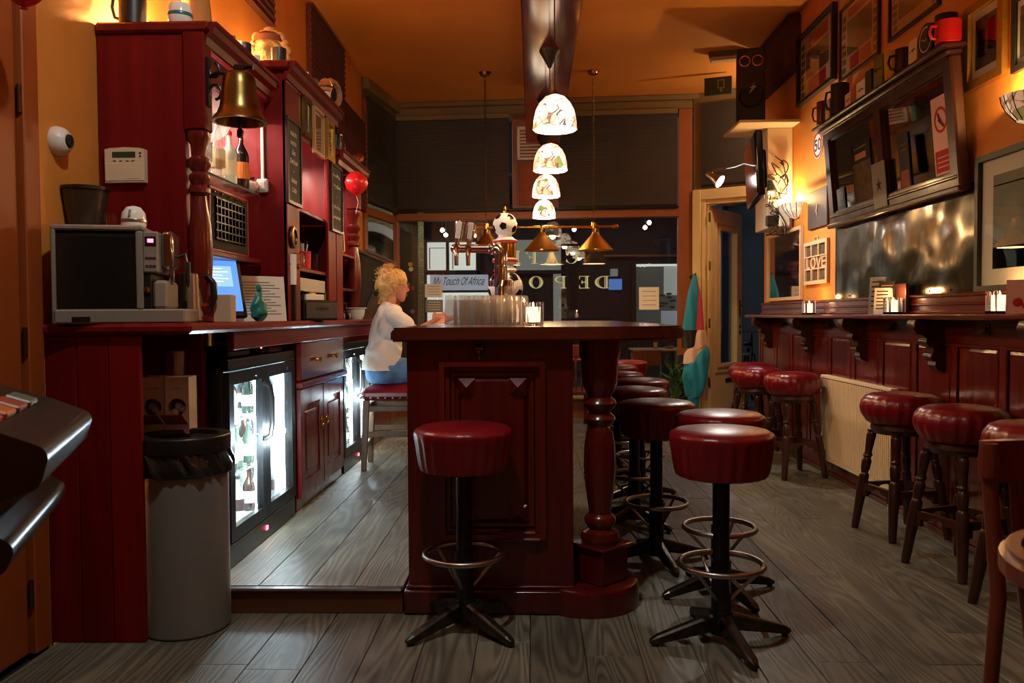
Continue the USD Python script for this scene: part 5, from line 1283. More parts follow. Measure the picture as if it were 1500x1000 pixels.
# wainscot
t = thing('trim_2', 'mahogany panelled wainscot along the right wall', None, kind='structure')
part(t, 'backing', box(2.225, 2.249, 1.0, 8.02, 0, 1.165, 0), MAHOG_Y)
part(t, 'top_board', box(2.205, 2.224, 1.0, 8.02, 1.04, 1.165, .004), MAHOG_Y)
part(t, 'bottom_rail', box(2.205, 2.224, 1.0, 8.02, 0.03, .16, .004), MAHOG_Y)
part(t, 'skirting', box(2.195, 2.224, 1.0, 8.02, 0, .03, .003), MAHOG_Y)
part(t, 'end_stile', box(2.2, 2.26, 7.98, 8.03, 0, 1.165, .004), MAHOG)
y = 7.99; k = 0
while y > 1.2:
    part(t, 'stile', box(2.207, 2.224, y - .07, y, .16, 1.04, .004), MAHOG)
    m = trimesh.convex.convex_hull(np.vstack([box(2.218, 2.2245, y - .455, y - .075, .165, 1.035, 0).vertices, box(2.208, 2.2245, y - .43, y - .10, .19, 1.005, 0).vertices]))
    part(t, 'panel', m, MAHOG)
    part(t, 'bead', cat(box(2.202, 2.216, y - .46, y - .07, 1.022, 1.04, .005), box(2.202, 2.216, y - .082, y - .07, .16, 1.03, .004), box(2.202, 2.216, y - .46, y - .448, .16, 1.03, .004)), MAHOG_Y)
    y -= .45
t = thing('trim_3', 'moulded mahogany backboard above the ledge', None, kind='structure')
part(t, 'backboard', cat(box(2.215, 2.249, 1.0, 7.98, 1.196, 1.30, .006), box(2.20, 2.22, 1.0, 7.98, 1.196, 1.215, .005), box(2.205, 2.22, 1.0, 7.98, 1.24, 1.256, .006), box(2.20, 2.25, 1.0, 7.98, 1.285, 1.305, .008)), MAHOG_Y)
# ledge with brackets
t = thing('wall_ledge', 'long narrow mahogany drinks ledge on carved brackets along the right wall', 'shelf')
part(t, 'ledge_board', box(2.04, 2.248, 1.0, 7.95, 1.166, 1.195, .008), MAHOG_Y)
bp = [(0, 0), (-.155, 0), (-.165, -.02), (-.165, -.05), (-.15, -.075), (-.12, -.085), (-.095, -.10), (-.10, -.125), (-.085, -.145), (-.06, -.15), (-.06, -.175), (-.075, -.19), (-.07, -.215), (-.045, -.225), (-.05, -.245), (-.035, -.27), (0, -.285)]
for cy in (7.66, 6.53, 5.50, 4.48, 3.46, 2.44):
    b = part(t, 'bracket', move(ext(bp, .085, 'xz', -.0425), (2.205, cy, 1.165)), DARKWOOD, 'carved scroll bracket')
    part(b, 'scroll', cat([move(lathe([(0, -.05), (r, -.05), (r, .05), (0, .05)], 18), (2.205 + x, cy, 1.165 + z), rx=90) for x, z, r in ((-.13, -.035, .034), (-.08, -.12, .022), (-.058, -.2, .018))]), DARKWOOD)
for cy, lb in ((7.2, 'black double coat hook under the far end of the ledge'), (6.1, 'black double coat hook between the second and third ledge brackets'), (5.05, 'black double coat hook between the third and fourth ledge brackets'), (4.02, 'brass double coat hook nearest the camera under the ledge')):
    t = thing('coat_hook', lb, 'coat hook', (2.204, cy, 1.115), -90)
    m = BLACKM if cy > 4.5 else OLDBRASS
    part(t, 'plate', box(-.012, .012, -.006, 0, -.02, .03, .003), m)
    for s in (-1, 1):
        part(t, 'prong', tube([(0, -.006, .01), (s * .02, -.025, -.014), (s * .045, -.04, -.012), (s * .055, -.042, .012)], [.005, .005, .005, .006], 8), m)

# metal sheet panel
c, w, h = on_right(1222, 300, 1425, 438, 2.248)
METAL = usdkit.material(stage, '/World/Looks/tarnished_sheet', {'t': ('texture_coordinate', {}), 'g': ('mapping', {'scale': (1, 1, .35)}), 'n': ('noise_texture', {'scale': 7.0, 'detail': 6.0, 'roughness': .65}), 'c': ('rgb_ramp', {'ramp': [(.3, S(66, 58, 48)), (.7, S(140, 128, 112))]}),
    'r': ('map_range', {'from_min': .3, 'from_max': .7, 'to_min': .2, 'to_max': .07}), 'w': ('noise_texture', {'scale': 2.2, 'detail': 1.0}), 'b': ('bump', {'strength': .6, 'distance': .06}), 'p': ('principled_bsdf', {'metallic': .92})},
    [('t.object', 'g.vector'), ('g.vector', 'n.vector'), ('n.fac', 'c.fac'), ('n.fac', 'r.value'), ('r.result', 'p.roughness'), ('c.color', 'p.base_color'), ('t.object', 'w.vector'), ('w.fac', 'b.height'), ('b.normal', 'p.normal')], surface='p.BSDF')
t = thing('metal_sheet', 'large wavy tarnished metal sheet on the wall above the ledge', 'metal panel', (2.248, 5.15, 1.305), -90)
part(t, 'sheet', box(-.97, .97, -.008, 0, 0, .56, .002), METAL)
part(t, 'edge_strip', cat(box(.962, .974, -.011, 0, 0, .56, .002), box(-.974, -.962, -.011, 0, 0, .56, .002)), DARKWOOD)
part(t, 'nail', cat([ball(.005, (q, -.009, z), sub=1) for q in np.linspace(-.93, .93, 9) for z in (.02,)]), BLACKM)

# mirror (leaning out at the top)
TI = 5.0
t = thing('bar_mirror', 'wide dark framed two pane mirror leaning out over the metal sheet', 'mirror', (2.235, 5.17, 1.845), -90)
g = lambda m: move(m, rx=TI)
W2, H2 = .90, .67
part(t, 'frame', g(ext(sbox(-W2, 0, W2, H2).difference(unary_union([sbox(-W2 + .07, .085, -.045, H2 - .06), sbox(.045, .085, W2 - .075, H2 - .06)])), .05, 'xz', -.05)), DARKWOOD)
part(t, 'back', g(box(-W2 + .02, W2 - .02, -.012, .0, .02, H2 - .02, 0)), DARK)
MIR = mat('mirror_glass', S(200, 196, 190), .03, metal=1)
for a, b in ((-W2 + .07, -.045), (.045, W2 - .075)):
    mr = part(t, 'mirror_pane', g(box(a, b, -.022, -.013, .085, H2 - .06, 0)), MIR)
    part(mr, 'bevel_bead', g(move(frame(b - a, H2 - .145, .012, .012), ((a + b) / 2, -.02, (H2 + .025) / 2))), DARKWOOD)
part(t, 'crown', g(cat(box(-W2 - .06, W2 + .06, -.115, .02, H2 + .03, H2 + .055, .008), box(-W2 - .03, W2 + .03, -.08, .01, H2 + .0, H2 + .032, .01), box(-W2, W2, -.06, .0, H2 - .01, H2 + .005, .005))), DARKWOOD)
part(t, 'side_ear', g(box(-W2 - .03, -W2, -.045, -.005, .0, H2, .008)), DARKWOOD)
part(t, 'side_ear', g(box(W2, W2 + .03, -.06, -.0, .0, H2, .01)), DARKWOOD)
part(t, 'lower_moulding', g(cat(box(-W2 - .03, W2 + .03, -.07, -.0, -.02, .012, .008), box(-W2, W2, -.056, -.04, .05, .07, .006))), DARKWOOD)
Rm = trimesh.transformations.rotation_matrix(math.radians(-90), [0, 0, 1]) @ trimesh.transformations.rotation_matrix(math.radians(TI), [1, 0, 0])
mp = lambda x, z, o=-.024: (Rm[:3, :3] @ np.array([x, o, z])) + [2.235, 5.17, 1.845]


def card(name, label, x, z, w, h, m, extra=(), o=-.026, category='card', lift=.004):
    t = thing(name, label, category, mp(x, z, o), -90)
    part(t, 'sheet', g(box(-w / 2, w / 2, -lift, 0, -h / 2, h / 2, 0)), m)
    for nm, q, mm in extra:
        part(t, nm, g(move(q, (0, -lift - .0005, 0))), mm)
    return t


PINKISH = mat('pink_white_print', S(216, 176, 168), .6)
no = ext(Point(0, .085).buffer(.068, 24).difference(Point(0, .085).buffer(.054, 24)), .0012, 'xz', -.0012)
bar = move(box(-.008, .008, -.0012, 0, -.06, .06, 0), (0, 0, .085), ry=-38)
fig = cat(move(box(-.03, .035, -.002, -.0013, -.006, .006, 0), (-.0, 0, .07), ry=40), tube([(.0, -.0018, .08), (-.02, -.0018, .1), (-.012, -.0018, .12)], .003, 5))
card('no_smoking_sign', 'white and red no smoking sign standing at the near end of the mirror', .73, .30, .19, .42, PINKISH, [('red_ring', cat(no, bar), PRINT_RED), ('cigarette', fig, PRINT_DARK), ('red_text_panel', box(-.08, .08, -.0012, 0, -.19, -.075, 0), PRINT_RED), ('printed_line', cat([box(-.06, .06, -.0018, -.0013, z, z + .006, 0) for z in (-.165, -.14, -.115)]), PINKISH)], category='sign')
card('poster', 'dark and grey event poster in the left mirror pane', -.33, .27, .30, .44, PHOTO2, [('print', box(-.15, .15, -.001, 0, .09, .22, 0), PRINT_DARK), ('printed_word', cat(move(scribble(.2, .02, 2), (0, -.001, .185)), box(-.09, .09, -.002, -.001, .11, .15, 0)), TAN)], category='poster')
card('flyer', 'tall dark flyer in the right mirror pane', .28, .245, .13, .33, PRINT_DARK, [('print', box(-.05, .05, -.001, 0, -.15, -.05, 0), mat('print_rose', S(130, 60, 60), .7)), ('printed_word', cat(move(scribble(.07, .016, 1), (0, -.001, .1)), move(scribble(.08, .012, 5), (0, -.001, .07))), TAN)])
card('star_card', 'grey card with a dark star on the mirror mullion', -.02, .16, .19, .28, GREYP, [('star', ext([(.045 * (1 if k % 2 == 0 else .35) * math.sin(k * PI / 5), .045 * (1 if k % 2 == 0 else .35) * math.cos(k * PI / 5)) for k in range(10)], .001, 'xz', -.001), PRINT_DARK)], o=-.054)
card('mirror_card', 'small framed photo at the far lower corner of the mirror', -.72, .17, .14, .15, PRINT_DARK, [('print', box(-.05, .05, -.001, 0, -.05, .05, 0), PHOTO2)])

# things on the mirror's crown
tp = lambda x, o=-.05: mp(x, H2 + .057, o)
mug('brown_jug', 'brown jug at the far end of the mirror crown', tp(-.88), .05, .17, mat('brown_glaze', S(88, 36, 24), .25), 150)
def tin(name, label, x, w, h, m, o=-.05, dd=.05, extra=None, category='box'):
    t = thing(name, label, category, tp(x, o), -90)
    part(t, 'body', box(-w / 2, w / 2, -dd / 2, dd / 2, 0, h, .004), m)
    if extra: part(t, 'print', move(scribble(w * .7, h * .16, len(label)), (0, -dd / 2 - .0005, h * .55)), PRINT_DARK)
tin('card_box', 'tan card box beside the brown jug on the mirror crown', -.74, .09, .15, TAN, extra='pub')
mug('black_stein', 'tall black stein on the mirror crown', tp(-.57), .06, .21, BLACK, 150)
tin('card_box', 'cream card with handwriting beside the black stein', -.42, .10, .11, PINKISH, dd=.01, extra='ale')
tin('card_box', 'white handwritten card in the middle of the mirror crown', -.20, .15, .13, PAPER, dd=.01, extra='cheers')
tin('green_tin', 'dark green tin on the mirror crown', -.04, .09, .15, mat('dark_green', S(44, 60, 34), .4))
tin('olive_tin', 'olive square tin on the mirror crown', .11, .13, .19, mat('olive_green', S(104, 104, 34), .4), extra='tea')
t = thing('yellow_glass', 'yellow glass tumbler on the mirror crown', 'glass', tp(.25)); part(t, 'glass_body', lathe([(0, 0), (.04, 0), (.046, .17), (.042, .17), (.037, .01), (0, .01)], 26), mat('yellow_glass_paint', S(206, 160, 40), .15))
mug('dark_mug', 'dark brown mug beside the yellow tumbler', tp(.42), .055, .13, mat('dark_brown_glaze', S(40, 24, 22), .3), 150)
tin('printed_box', 'cream box with black emblem on the mirror crown', .56, .10, .14, mat('cream_card', S(216, 190, 130), .6), extra='bar')
t = thing('round_tin', 'round green black tin lid with circular lettering on the mirror crown', 'tin', tp(.72), -90)
part(t, 'disc', move(lathe([(0, 0), (.085, 0), (.085, .03), (0, .03)], 32), (0, 0, .085), rx=90), mat('bottle_green_tin', S(38, 46, 34), .35)); part(t, 'ring_print', move(lathe([(.06, .0305), (.066, .0315), (.066, .0305)], 32), (0, 0, .085), rx=90), CHALK); part(t, 'print', move(scribble(.08, .026, 8), (0, -.031, .085)), CHALK)
mug('black_mug', 'black tall mug behind the red mug', tp(.80, -.01), .055, .18, BLACK, 150)
mug('red_mug', 'bright red mug at the near end of the mirror crown', tp(.90), .062, .115, RED, 185)

# framed pictures
def wall_pic(name, label, u0, va, u1, vb, fm, pics, mt=PAPER, t=.025, d=.03, category='picture', x=2.247):
    c, w, h = on_right(u0, va, u1, vb, x)
    return framed(name, label, w, h, c, -90, fm, pics, mt, t, d, category=category)


TEAM = mat('print_team_poster', S(120, 84, 44), .7, var=.5, scale=26)
side = [(a, a + .1, .06 + k * .125, .14 + k * .125, PHOTO1) for a in (.03, .87) for k in range(7)]
wall_pic('team_poster', 'black framed team poster with white border, farthest of the three on the right wall', 1173, 30, 1227, 136, BLACK, side + [(.17, .83, .3, .72, TEAM), (.28, .8, .76, .95, PRINT_RED), (.25, .75, .06, .26, PRINT_RED)], mat('print_pinkish', S(206, 160, 130), .7), d=.04)
c, w, h = on_right(1233, -12, 1291, 100, 2.247)
framed('team_poster', 'dark framed yellowish team poster, middle of the three on the right wall', w, h, c, -90, DARKWOOD, side + [(.17, .83, .28, .78, TEAM), (.25, .8, .05, .24, PRINT_RED), (.2, .8, .82, .95, PRINT_RED)], mat('print_yellow', S(196, 146, 70), .7))
c, w, h = on_right(1306, -70, 1380, 34, 2.247)
framed('team_poster', 'dark framed team poster nearest the camera above the mirror crown', w, h, c, -90, BLACK, side + [(.17, .83, .2, .8, TEAM)], mat('print_tan2', S(190, 130, 76), .7))
c, w, h = on_right(1420, -6, 1478, 122, 2.247)
framed('framed_photo', 'ornate gold framed photo of people in white above the large print', w, h, c, -90, GOLD, [(.12, .88, .14, .88, PHOTO2), (.2, .45, .3, .7, mat('print_white_shirts', S(196, 180, 160), .7, var=.3, scale=20)), (.55, .8, .35, .8, '/World/Looks/print_white_shirts')], PAPER, .045, .03)
c, w, h = on_right(1488, -20, 1540, 95, 2.247)
framed('framed_photo', 'dark framed photo cut by the right picture edge', w, h, c, -90, BLACK, [(.1, .9, .1, .9, PHOTO2)], PAPER, .03)
yN = U(1436, 300, x=2.247)[1]; zt, zb = U(1436, 232, x=2.247)[2], U(1436, 428, x=2.247)[2]
LP = framed('large_print', 'large black framed grey print with wide white mount by the right picture edge', 1.15, zt - zb, (2.247, yN - .575, (zt + zb) / 2), -90, BLACK, [(.09, .91, .13, .87, mat('print_grey_scene', S(128, 126, 120), .6, var=.35, scale=5)), (.09, .91, .13, .3, mat('print_grey_dark', S(70, 70, 68), .6, var=.3, scale=6)), (.09, .91, .78, .79, PRINT_DARK)], PAPER, .03, .03)
c, w, h = on_right(1187, 277, 1215, 333, 2.247)
t = thing('dark_plaque', 'dark square canvas with a faint figure beyond the mirror', 'picture', c, -90)
part(t, 'canvas', box(-w / 2, w / 2, -.02, 0, -h / 2, h / 2, .003), mat('dark_canvas', S(74, 58, 54), .6, var=.15)); part(t, 'figure', tube([(.02, -.0205, -.06), (.0, -.0205, -.02), (.02, -.0205, .03)], [.004, .012, .008], 6), TAN)
c, w, h = on_right(1181, 352, 1215, 416, 2.247)
t = thing('love_frame', 'small white multi photo frame reading LOVE', 'picture frame', c, -90)
WF = mat('white_painted_wood', S(214, 178, 138), .6)
ho = [sbox(-w / 2 + .03 + k * (w - .05) / 3, a, -w / 2 + .01 + (k + 1) * (w - .05) / 3, b) for k in range(3) for a, b in ((-h / 2 + .03, -.055), (.055, h / 2 - .03))]
part(t, 'frame', ext(sbox(-w / 2, -h / 2, w / 2, h / 2).difference(unary_union(ho)).difference(sbox(-w / 2 + .02, -.045, w / 2 - .02, .045)), .02, 'xz', -.02), WF)
part(t, 'back', box(-w / 2 + .005, w / 2 - .005, -.004, 0, -h / 2 + .005, h / 2 - .005, 0), mat('brown_back', S(120, 78, 46), .7))
part(t, 'photo', box(-w / 2 + .02, w / 2 - .02, -.0055, -.0041, .055, h / 2 - .02, 0), PHOTO2); part(t, 'photo', box(-w / 2 + .02, w / 2 - .02, -.0055, -.0041, -h / 2 + .02, -.055, 0), PHOTO2)
part(t, 'letters', move(words('LOVE', .085, .014, w=w * .82, bold=True), (0, -.006, 0)), WF, 'cut out letters reading LOVE')
part(t, 'hanger', tube([(-.04, -.008, h / 2), (-.03, -.008, h / 2 + .03), (.03, -.008, h / 2 + .03), (.04, -.008, h / 2)], .006, 6), WF)
c, w, h = on_right(1127, 338, 1177, 440, 2.247)
t = thing('small_mirror', 'pale framed mirror at the far end of the right wall', 'mirror', c, -90)
part(t, 'frame', frame(w, h, .03, .025), WF); part(t, 'mirror_pane', box(-w / 2 + .03, w / 2 - .03, -.012, -.001, -h / 2 + .03, h / 2 - .03, 0), MIR)
c = U(1199, 212, x=2.247)
t = thing('speed_sign', 'round white and red sign with number 50 beyond the mirror', 'sign', c, -90)
part(t, 'disc', move(lathe([(0, 0), (.105, 0), (.105, .006), (0, .006)], 36), rx=90), PAPER); part(t, 'red_ring', move(lathe([(.082, .006), (.082, .0075), (.1, .0075), (.1, .006)], 36), rx=90), PRINT_RED); part(t, 'number', move(words('50', .085, .001, bold=True), (0, -.0068, 0)), PRINT_DARK)

# sconces
def sconce(label, p, s=1.0):
    t = thing('wall_sconce', label, 'wall lamp', p, -90)
    def half(R0):
        prof = [(.02, -.10), (.06, -.085), (.10, -.04), (.12, .0), (.125, .03)]
        a = np.linspace(PI, 2 * PI, 17); P = np.array(prof)
        v = np.stack([np.outer(P[:, 0], np.cos(a)), np.outer(P[:, 0], np.sin(a)), np.repeat(P[:, 1:], 17, 1)], -1).reshape(-1, 3)
        f = []
        for i in range(len(P) - 1):
            for j in range(16):
                q = (i * 17 + j, i * 17 + j + 1, (i + 1) * 17 + j + 1, (i + 1) * 17 + j); f += [(q[0], q[1], q[2]), (q[0], q[2], q[3])]
        m = trimesh.Trimesh(v, f, process=False); b = m.copy(); b.vertices = np.array(b.vertices) * .96; b.faces = b.faces[:, ::-1]
        return cat(m, b)
    part(t, 'glass_bowl', half(1), stained('sconce_glass', .5) if not stage.GetPrimAtPath('/World/Looks/sconce_glass') else '/World/Looks/sconce_glass', 'leaded cream and amber glass bowl')
    part(t, 'lead_line', cat([tube([(.1265 * math.cos(a), .1265 * math.sin(a), .03), (.121 * math.cos(a), .121 * math.sin(a), .0), (.101 * math.cos(a), .101 * math.sin(a), -.04), (.06 * math.cos(a), .06 * math.sin(a), -.086)], .0022, 4) for a in np.linspace(PI, 2 * PI, 9)]), BLACKM)
    part(t, 'back_plate', box(-.05, .05, -.008, 0, -.1, .03, .003), OLDBRASS)
    part(t, 'bulb', ball(.028, (0, -.06, .0)), LAMPGLASS)
    light('sphere', 'sconce_light', (p[0] - .065, p[1], p[2] + .05), (1, .6, .22), SCONCE_W * s, .02)


SCONCE_W = 7.5
sconce('leaded glass wall sconce glowing beyond the speed sign', U(1168, 303, x=2.247))
sconce('leaded glass wall sconce on the right wall beside the camera', (2.247, 1.1, 2.1), .45)
sconce('amber leaded glass wall sconce at the right picture edge', U(1512, 148, x=2.247), .6)

# ledge things
candle('glowing square glass candle at the far end of the ledge', U(1185, 463, x=2.13) * [1, 1, 0] + [0, 0, 1.195], .085, .105, True)
candle('glowing square glass candle beside the menu cards', U(1308, 463, x=2.13) * [1, 1, 0] + [0, 0, 1.195], .085, .10, True)
candle('glowing square glass candle nearest the camera on the ledge', U(1463, 463, x=2.13) * [1, 1, 0] + [0, 0, 1.195], .085, .105, True)
for i, (u, hh, m, lb) in enumerate(((1283, .23, GREYP, 'grey folded menu card standing on the ledge'), (1291, .16, PAPER, 'small printed menu card in front of the grey one'), (1297, .20, PRINT_DARK, 'black menu card behind the others on the ledge'))):
    t = thing('menu_card', lb, 'menu card', U(u, 463, x=2.11 + .03 * (i == 2)) * [1, 1, 0] + [0, 0, 1.195], -50)
    part(t, 'sheet', move(cat(box(-.05, .05, -.002, .002, 0, hh, 0), move(box(-.05, .05, -.002, .002, 0, hh, 0), (0, .05, 0), rx=12)), rx=-6), m)
    part(t, 'print', move(cat([box(-.035, .035, -.003, -.0021, z, z + hh * .04, 0) for z in np.linspace(hh * .2, hh * .85, 6)]), rx=-6), PRINT_DARK if i != 2 else TAN)
t = thing('table_card', 'folded white and red card standing beside the nearest ledge candle', 'menu card', U(1494, 462, x=2.12) * [1, 1, 0] + [0, 0, 1.195], -40)
part(t, 'sheet', move(box(-.055, .055, -.002, .002, 0, .15, 0), rx=-8), PINKISH); part(t, 'print', move(cat(ball(.02, (-.01, -.002, .05), (1, .1, 1)), ball(.014, (.02, -.002, .035), (1, .1, 1))), rx=-8), PRINT_RED)
t = thing('dark_menu_board', 'dark red board leaning behind the middle ledge candle', 'menu board', U(1316, 458, x=2.19) * [1, 1, 0] + [0, 0, 1.195], -90)
part(t, 'board', box(-.12, .12, -.006, .006, 0, .18, .002), mat('dark_red_board', S(70, 24, 22), .4)); part(t, 'edge', frame(.24, .18, .008, .004, (0, -.006, .09)), DARKWOOD)

# radiator
t = thing('radiator', 'cream flat steel radiator low on the right wall', 'radiator', (0, 4.98, 0))
n = 40; zz = []
part(t, 'front_plate', cat([box(2.155, 2.166, 0, 1.2, .12, .745, .003)] + [box(2.151, 2.157, .02 + k * (1.16 / n), .02 + k * (1.16 / n) + .017, .15, .72, .0025) for k in range(n)]), RADIATOR)
part(t, 'side_panel', cat(box(2.155, 2.222 - .02, -.004, .006, .12, .745, .002), box(2.155, 2.202, 1.194, 1.204, .12, .745, .002)), RADIATOR)
part(t, 'top_grille', cat(box(2.156, 2.202, 0, 1.2, .735, .747, .002), *[box(2.16, 2.198, .05 + k * .05, .075 + k * .05, .747, .749, 0) for k in range(22)]), RADIATOR)
part(t, 'back_plate', box(2.192, 2.202, .01, 1.19, .13, .735, 0), RADIATOR)
part(t, 'vent_slot', cat([box(2.1505, 2.1555, .03 + k * .04, .05 + k * .04, .722, .728, 0) for k in range(29)]), PRINT_DARK)
part(t, 'valve', cat(move(lathe([(0, 0), (.018, 0), (.02, .04), (0, .045)], 14), (2.185, 1.204, .66), rx=-90)), WHITEP)
for yy in (1.15, .06): part(t, 'pipe', tube([(2.18, yy, .13), (2.18, yy, .0)], .012, 8), RADIATOR)

# television, its bracket, cables, spot, loudspeaker
a, b = np.array([1.65, 6.4]), np.array([1.54, 5.7]); mid = (a + b) / 2; ang = math.degrees(math.atan2(b[1] - a[1], b[0] - a[0]))
t = thing('television', 'flat television seen almost edge on, high on its wall arm', 'television', (mid[0], mid[1], 2.235), ang)
part(t, 'cabinet', move(cat(box(-.37, .37, 0, .05, -.225, .225, .01), box(-.2, .2, .045, .09, -.15, .12, .01)), rx=3), mat('gloss_black_tv', S(16, 16, 18), .15))
part(t, 'screen', move(box(-.345, .345, -.003, .0, -.195, .205, 0), rx=3), mat('tv_glass', S(10, 10, 12), .08, coat_weight=.5))
part(t, 'wall_arm', cat(tube([(-.1, .09, 0), (-.35, .2, .0), (-.95, .32, 0)], .018, 8)), BLACKM)
t = thing('corner_box', 'white painted corner box behind the television', 'wall box', (0, 7.15, 0))
part(t, 'box_body', box(2.03, 2.246, 0, .38, 1.94, 2.80, .004), mat('warm_white_board', S(206, 190, 165), .6))
part(t, 'shelf', box(1.74, 2.246, -.2, .38, 2.80, 2.825, .003), '/World/Looks/warm_white_board')
rs = random.Random(11); cb = []
for k in range(13):
    x0, z0 = 2.06 + rs.uniform(-.03, .08), 2.55 - .05 * k
    pts = [np.array([x0, 7.12 - .02 * rs.random(), z0])]
    for q in range(9): pts.append(pts[-1] + [rs.uniform(-.07, .07), rs.uniform(-.012, .008), rs.uniform(-.12, .03)])
    P = np.array(pts); P[:, 0] = np.clip(P[:, 0], 1.98, 2.18); P[:, 1] = np.clip(P[:, 1], 7.03, 7.135); P[:, 2] = np.clip(P[:, 2], 1.88, 2.7)
    tt = np.linspace(0, len(P) - 1, 40); from_i = np.arange(len(P))
    from scipy.interpolate import CubicSpline
    cb.append(tube(CubicSpline(from_i, P)(tt), .0045, 5))
t = thing('cable_tangle', 'tangle of black cables and plugs hanging behind the television', 'cables'); part(t, 'cable', cat(cb), BLACK, kind='stuff')
for k, (xx, zz_) in enumerate(((2.06, 2.3), (2.10, 2.12), (2.05, 2.0))): part(t, 'adapter', cbox((xx, 7.12, zz_), (.08, .05, .09), .008), BLACK if k != 1 else GREYP)
solo('socket_box', 'white socket box under the cable tangle', 'socket', cat(cbox((0, -.03, 0), (.09, .06, .2), .006)), WHITEP, (2.16, 7.148, 2.05))
p = U(1055, 266, y=6.6); q = np.array([1.655, 6.41, 2.37])
t = thing('spot_lamp', 'small steel clip spotlight shining towards the television', 'spotlight', p)
aim = np.array([.62, -.45, -.5]); aim /= np.linalg.norm(aim)
hdv = trimesh.geometry.align_vectors([0, 0, 1], aim)
cn = lathe([(0, -.13), (.026, -.13), (.03, -.06), (.055, 0), (.052, 0), (.026, -.06), (0, -.1)], 28); cn.apply_transform(hdv)
part(t, 'reflector', cn, STEEL); bl = lathe([(0, -.008), (.045, -.008), (.04, .004), (0, .01)], 24); bl.apply_transform(hdv)
part(t, 'lit_face', bl, glow('spot_face', (1, .97, .9), 120.0), 'bright lamp face')
part(t, 'arm', tube([-aim * .1, -aim * .1 + [.02, 0, .04], (q - p) * .6 + [0, 0, .03], q - p], .008, 8), STEEL)
L = light('disk', 'spot_light', p + aim * .03, (1, .95, .85), SPOT_W if 'SPOT_W' in globals() else 4.0, .045, aim); cone(L, 60, .6)
p = U(1090, 160, y=7.15)
t = thing('loudspeaker', 'tall black loudspeaker with two ring tweeters high by the street door', 'loudspeaker', (p[0] + .035, 7.08, 2.826), -12)
part(t, 'cabinet', box(-.115, .115, -.11, .12, 0, .60, .006), BLACK)
for s in (-1, 1): part(t, 'tweeter_ring', move(ring(.042, .006, (0, 0, 0), 30, 8), (s * .052, -.112, .49), rx=90), BRASS, 'gold ring')
part(t, 'woofer', move(lathe([(0, .0), (.035, .004), (.085, -.0), (.095, .01), (.1, 0)], 36), (0, -.112, .2), rx=90), BLACKM)
part(t, 'emblem', move(ext([(-.03, -.05), (-.005, -.005), (-.025, .0), (.0, .012), (.02, .05), (.018, .01), (.045, .012), (.015, -.008), (.0, -.03)], .003, 'xz', 0), (.01, -.118, .27)), GREYP)
p = U(1052, 126, y=8.7)
t = thing('exit_sign', 'dark green exit sign hanging under the cornice', 'sign', p, -20)
part(t, 'plate', box(-.14, .14, -.015, .015, -.09, .09, .003), mat('dim_green', S(30, 52, 36), .5)); part(t, 'pictogram', cat(move(frame(.07, .09, .009, .002), (.03, -.015, .015)), tube([(.03, -.016, -.02), (.03, -.016, -.055)], .005, 6), move(ext([(0, -.02), (.02, .005), (-.02, .005)], .002, 'xz', -.001), (.03, -.016, -.05))), mat('pale_green', S(120, 140, 116), .6))
p = U(1068, 112, y=8.0)
t = thing('emergency_light', 'slim white emergency light on the ceiling near the street door', 'ceiling light', (p[0], 8.0, ZC), -14)
part(t, 'housing', box(-.19, .17, -.06, .06, -.045, 0, .008), OLIVE); part(t, 'diffuser', box(-.18, .16, -.055, .055, -.085, -.045, .012), mat('cream_diffuser', S(220, 190, 150), .4)); part(t, 'cable', tube([(.17, 0, -.03), (.24, .02, -.05), (.27, .0, -.01)], .005, 5), BLACK)

# jackets on the door jamb
p = U(1016, 402, y=9.25); JP = (1.93, 9.36)
t = thing('blue_jacket', 'turquoise white and pink track jacket hanging by the street door', 'jacket', (p[0], 9.2, p[2]))
TEALC = mat('turquoise_cloth', S(40, 150, 190), .8, bump=.5, bscale=30); PINKC = mat('pink_cloth', S(206, 70, 96), .8); CREAMC = mat('cream_cloth', S(224, 196, 176), .8)
def drape(prof, depth, seed, y=0.0):
    """Hanging cloth: (height, left, right) rows made into a folded hollow body."""
    P = np.array(prof); zi = np.linspace(P[0, 0], P[-1, 0], 46); n = 30
    v = []
    for z in zi:
        l, r = np.interp(z, P[::-1, 0], P[::-1, 1]) * .72, np.interp(z, P[::-1, 0], P[::-1, 2]) * .72
        for k in range(n):
            a = 2 * PI * k / n; u = (l + r) / 2 + (r - l) / 2 * math.cos(a)
            f = 1 + .22 * math.sin(u * 55 + seed + z * 6) * (1 if math.sin(a) < 0 else .2)
            v.append((u, y + depth * math.sin(a) * f * min(1, (r - l) / .12), z))
    f = []
    for i in range(len(zi) - 1):
        for k in range(n): A_, B_, C_, D_ = i * n + k, i * n + (k + 1) % n, (i + 1) * n + (k + 1) % n, (i + 1) * n + k; f += [(A_, C_, B_), (A_, D_, C_)]
    v = np.array(v); m = len(v); v = np.vstack([v, v[:n].mean(0), v[-n:].mean(0)])
    for k in range(n): f += [(m, k, (k + 1) % n), (m + 1, (len(zi) - 1) * n + (k + 1) % n, (len(zi) - 1) * n + k)]
    return trimesh.Trimesh(v, f, process=False)
s = 9.2 / 1200
part(t, 'hood', drape([(0, -.02, .03), (-.2, -.10, .06), (-.42, -.15, .06), (-.62, -.19, .02)], .05, 0), TEALC)
part(t, 'collar_panel', drape([(-.06, .02, .05), (-.3, .03, .12), (-.62, .0, .15)], .04, 1, -.0), PINKC, 'pink panel')
part(t, 'black_band', drape([(-.62, -.2, .16), (-.72, -.2, .14), (-.82, -.2, .06)], .06, 2, -.01), BLACK, 'black chest band')
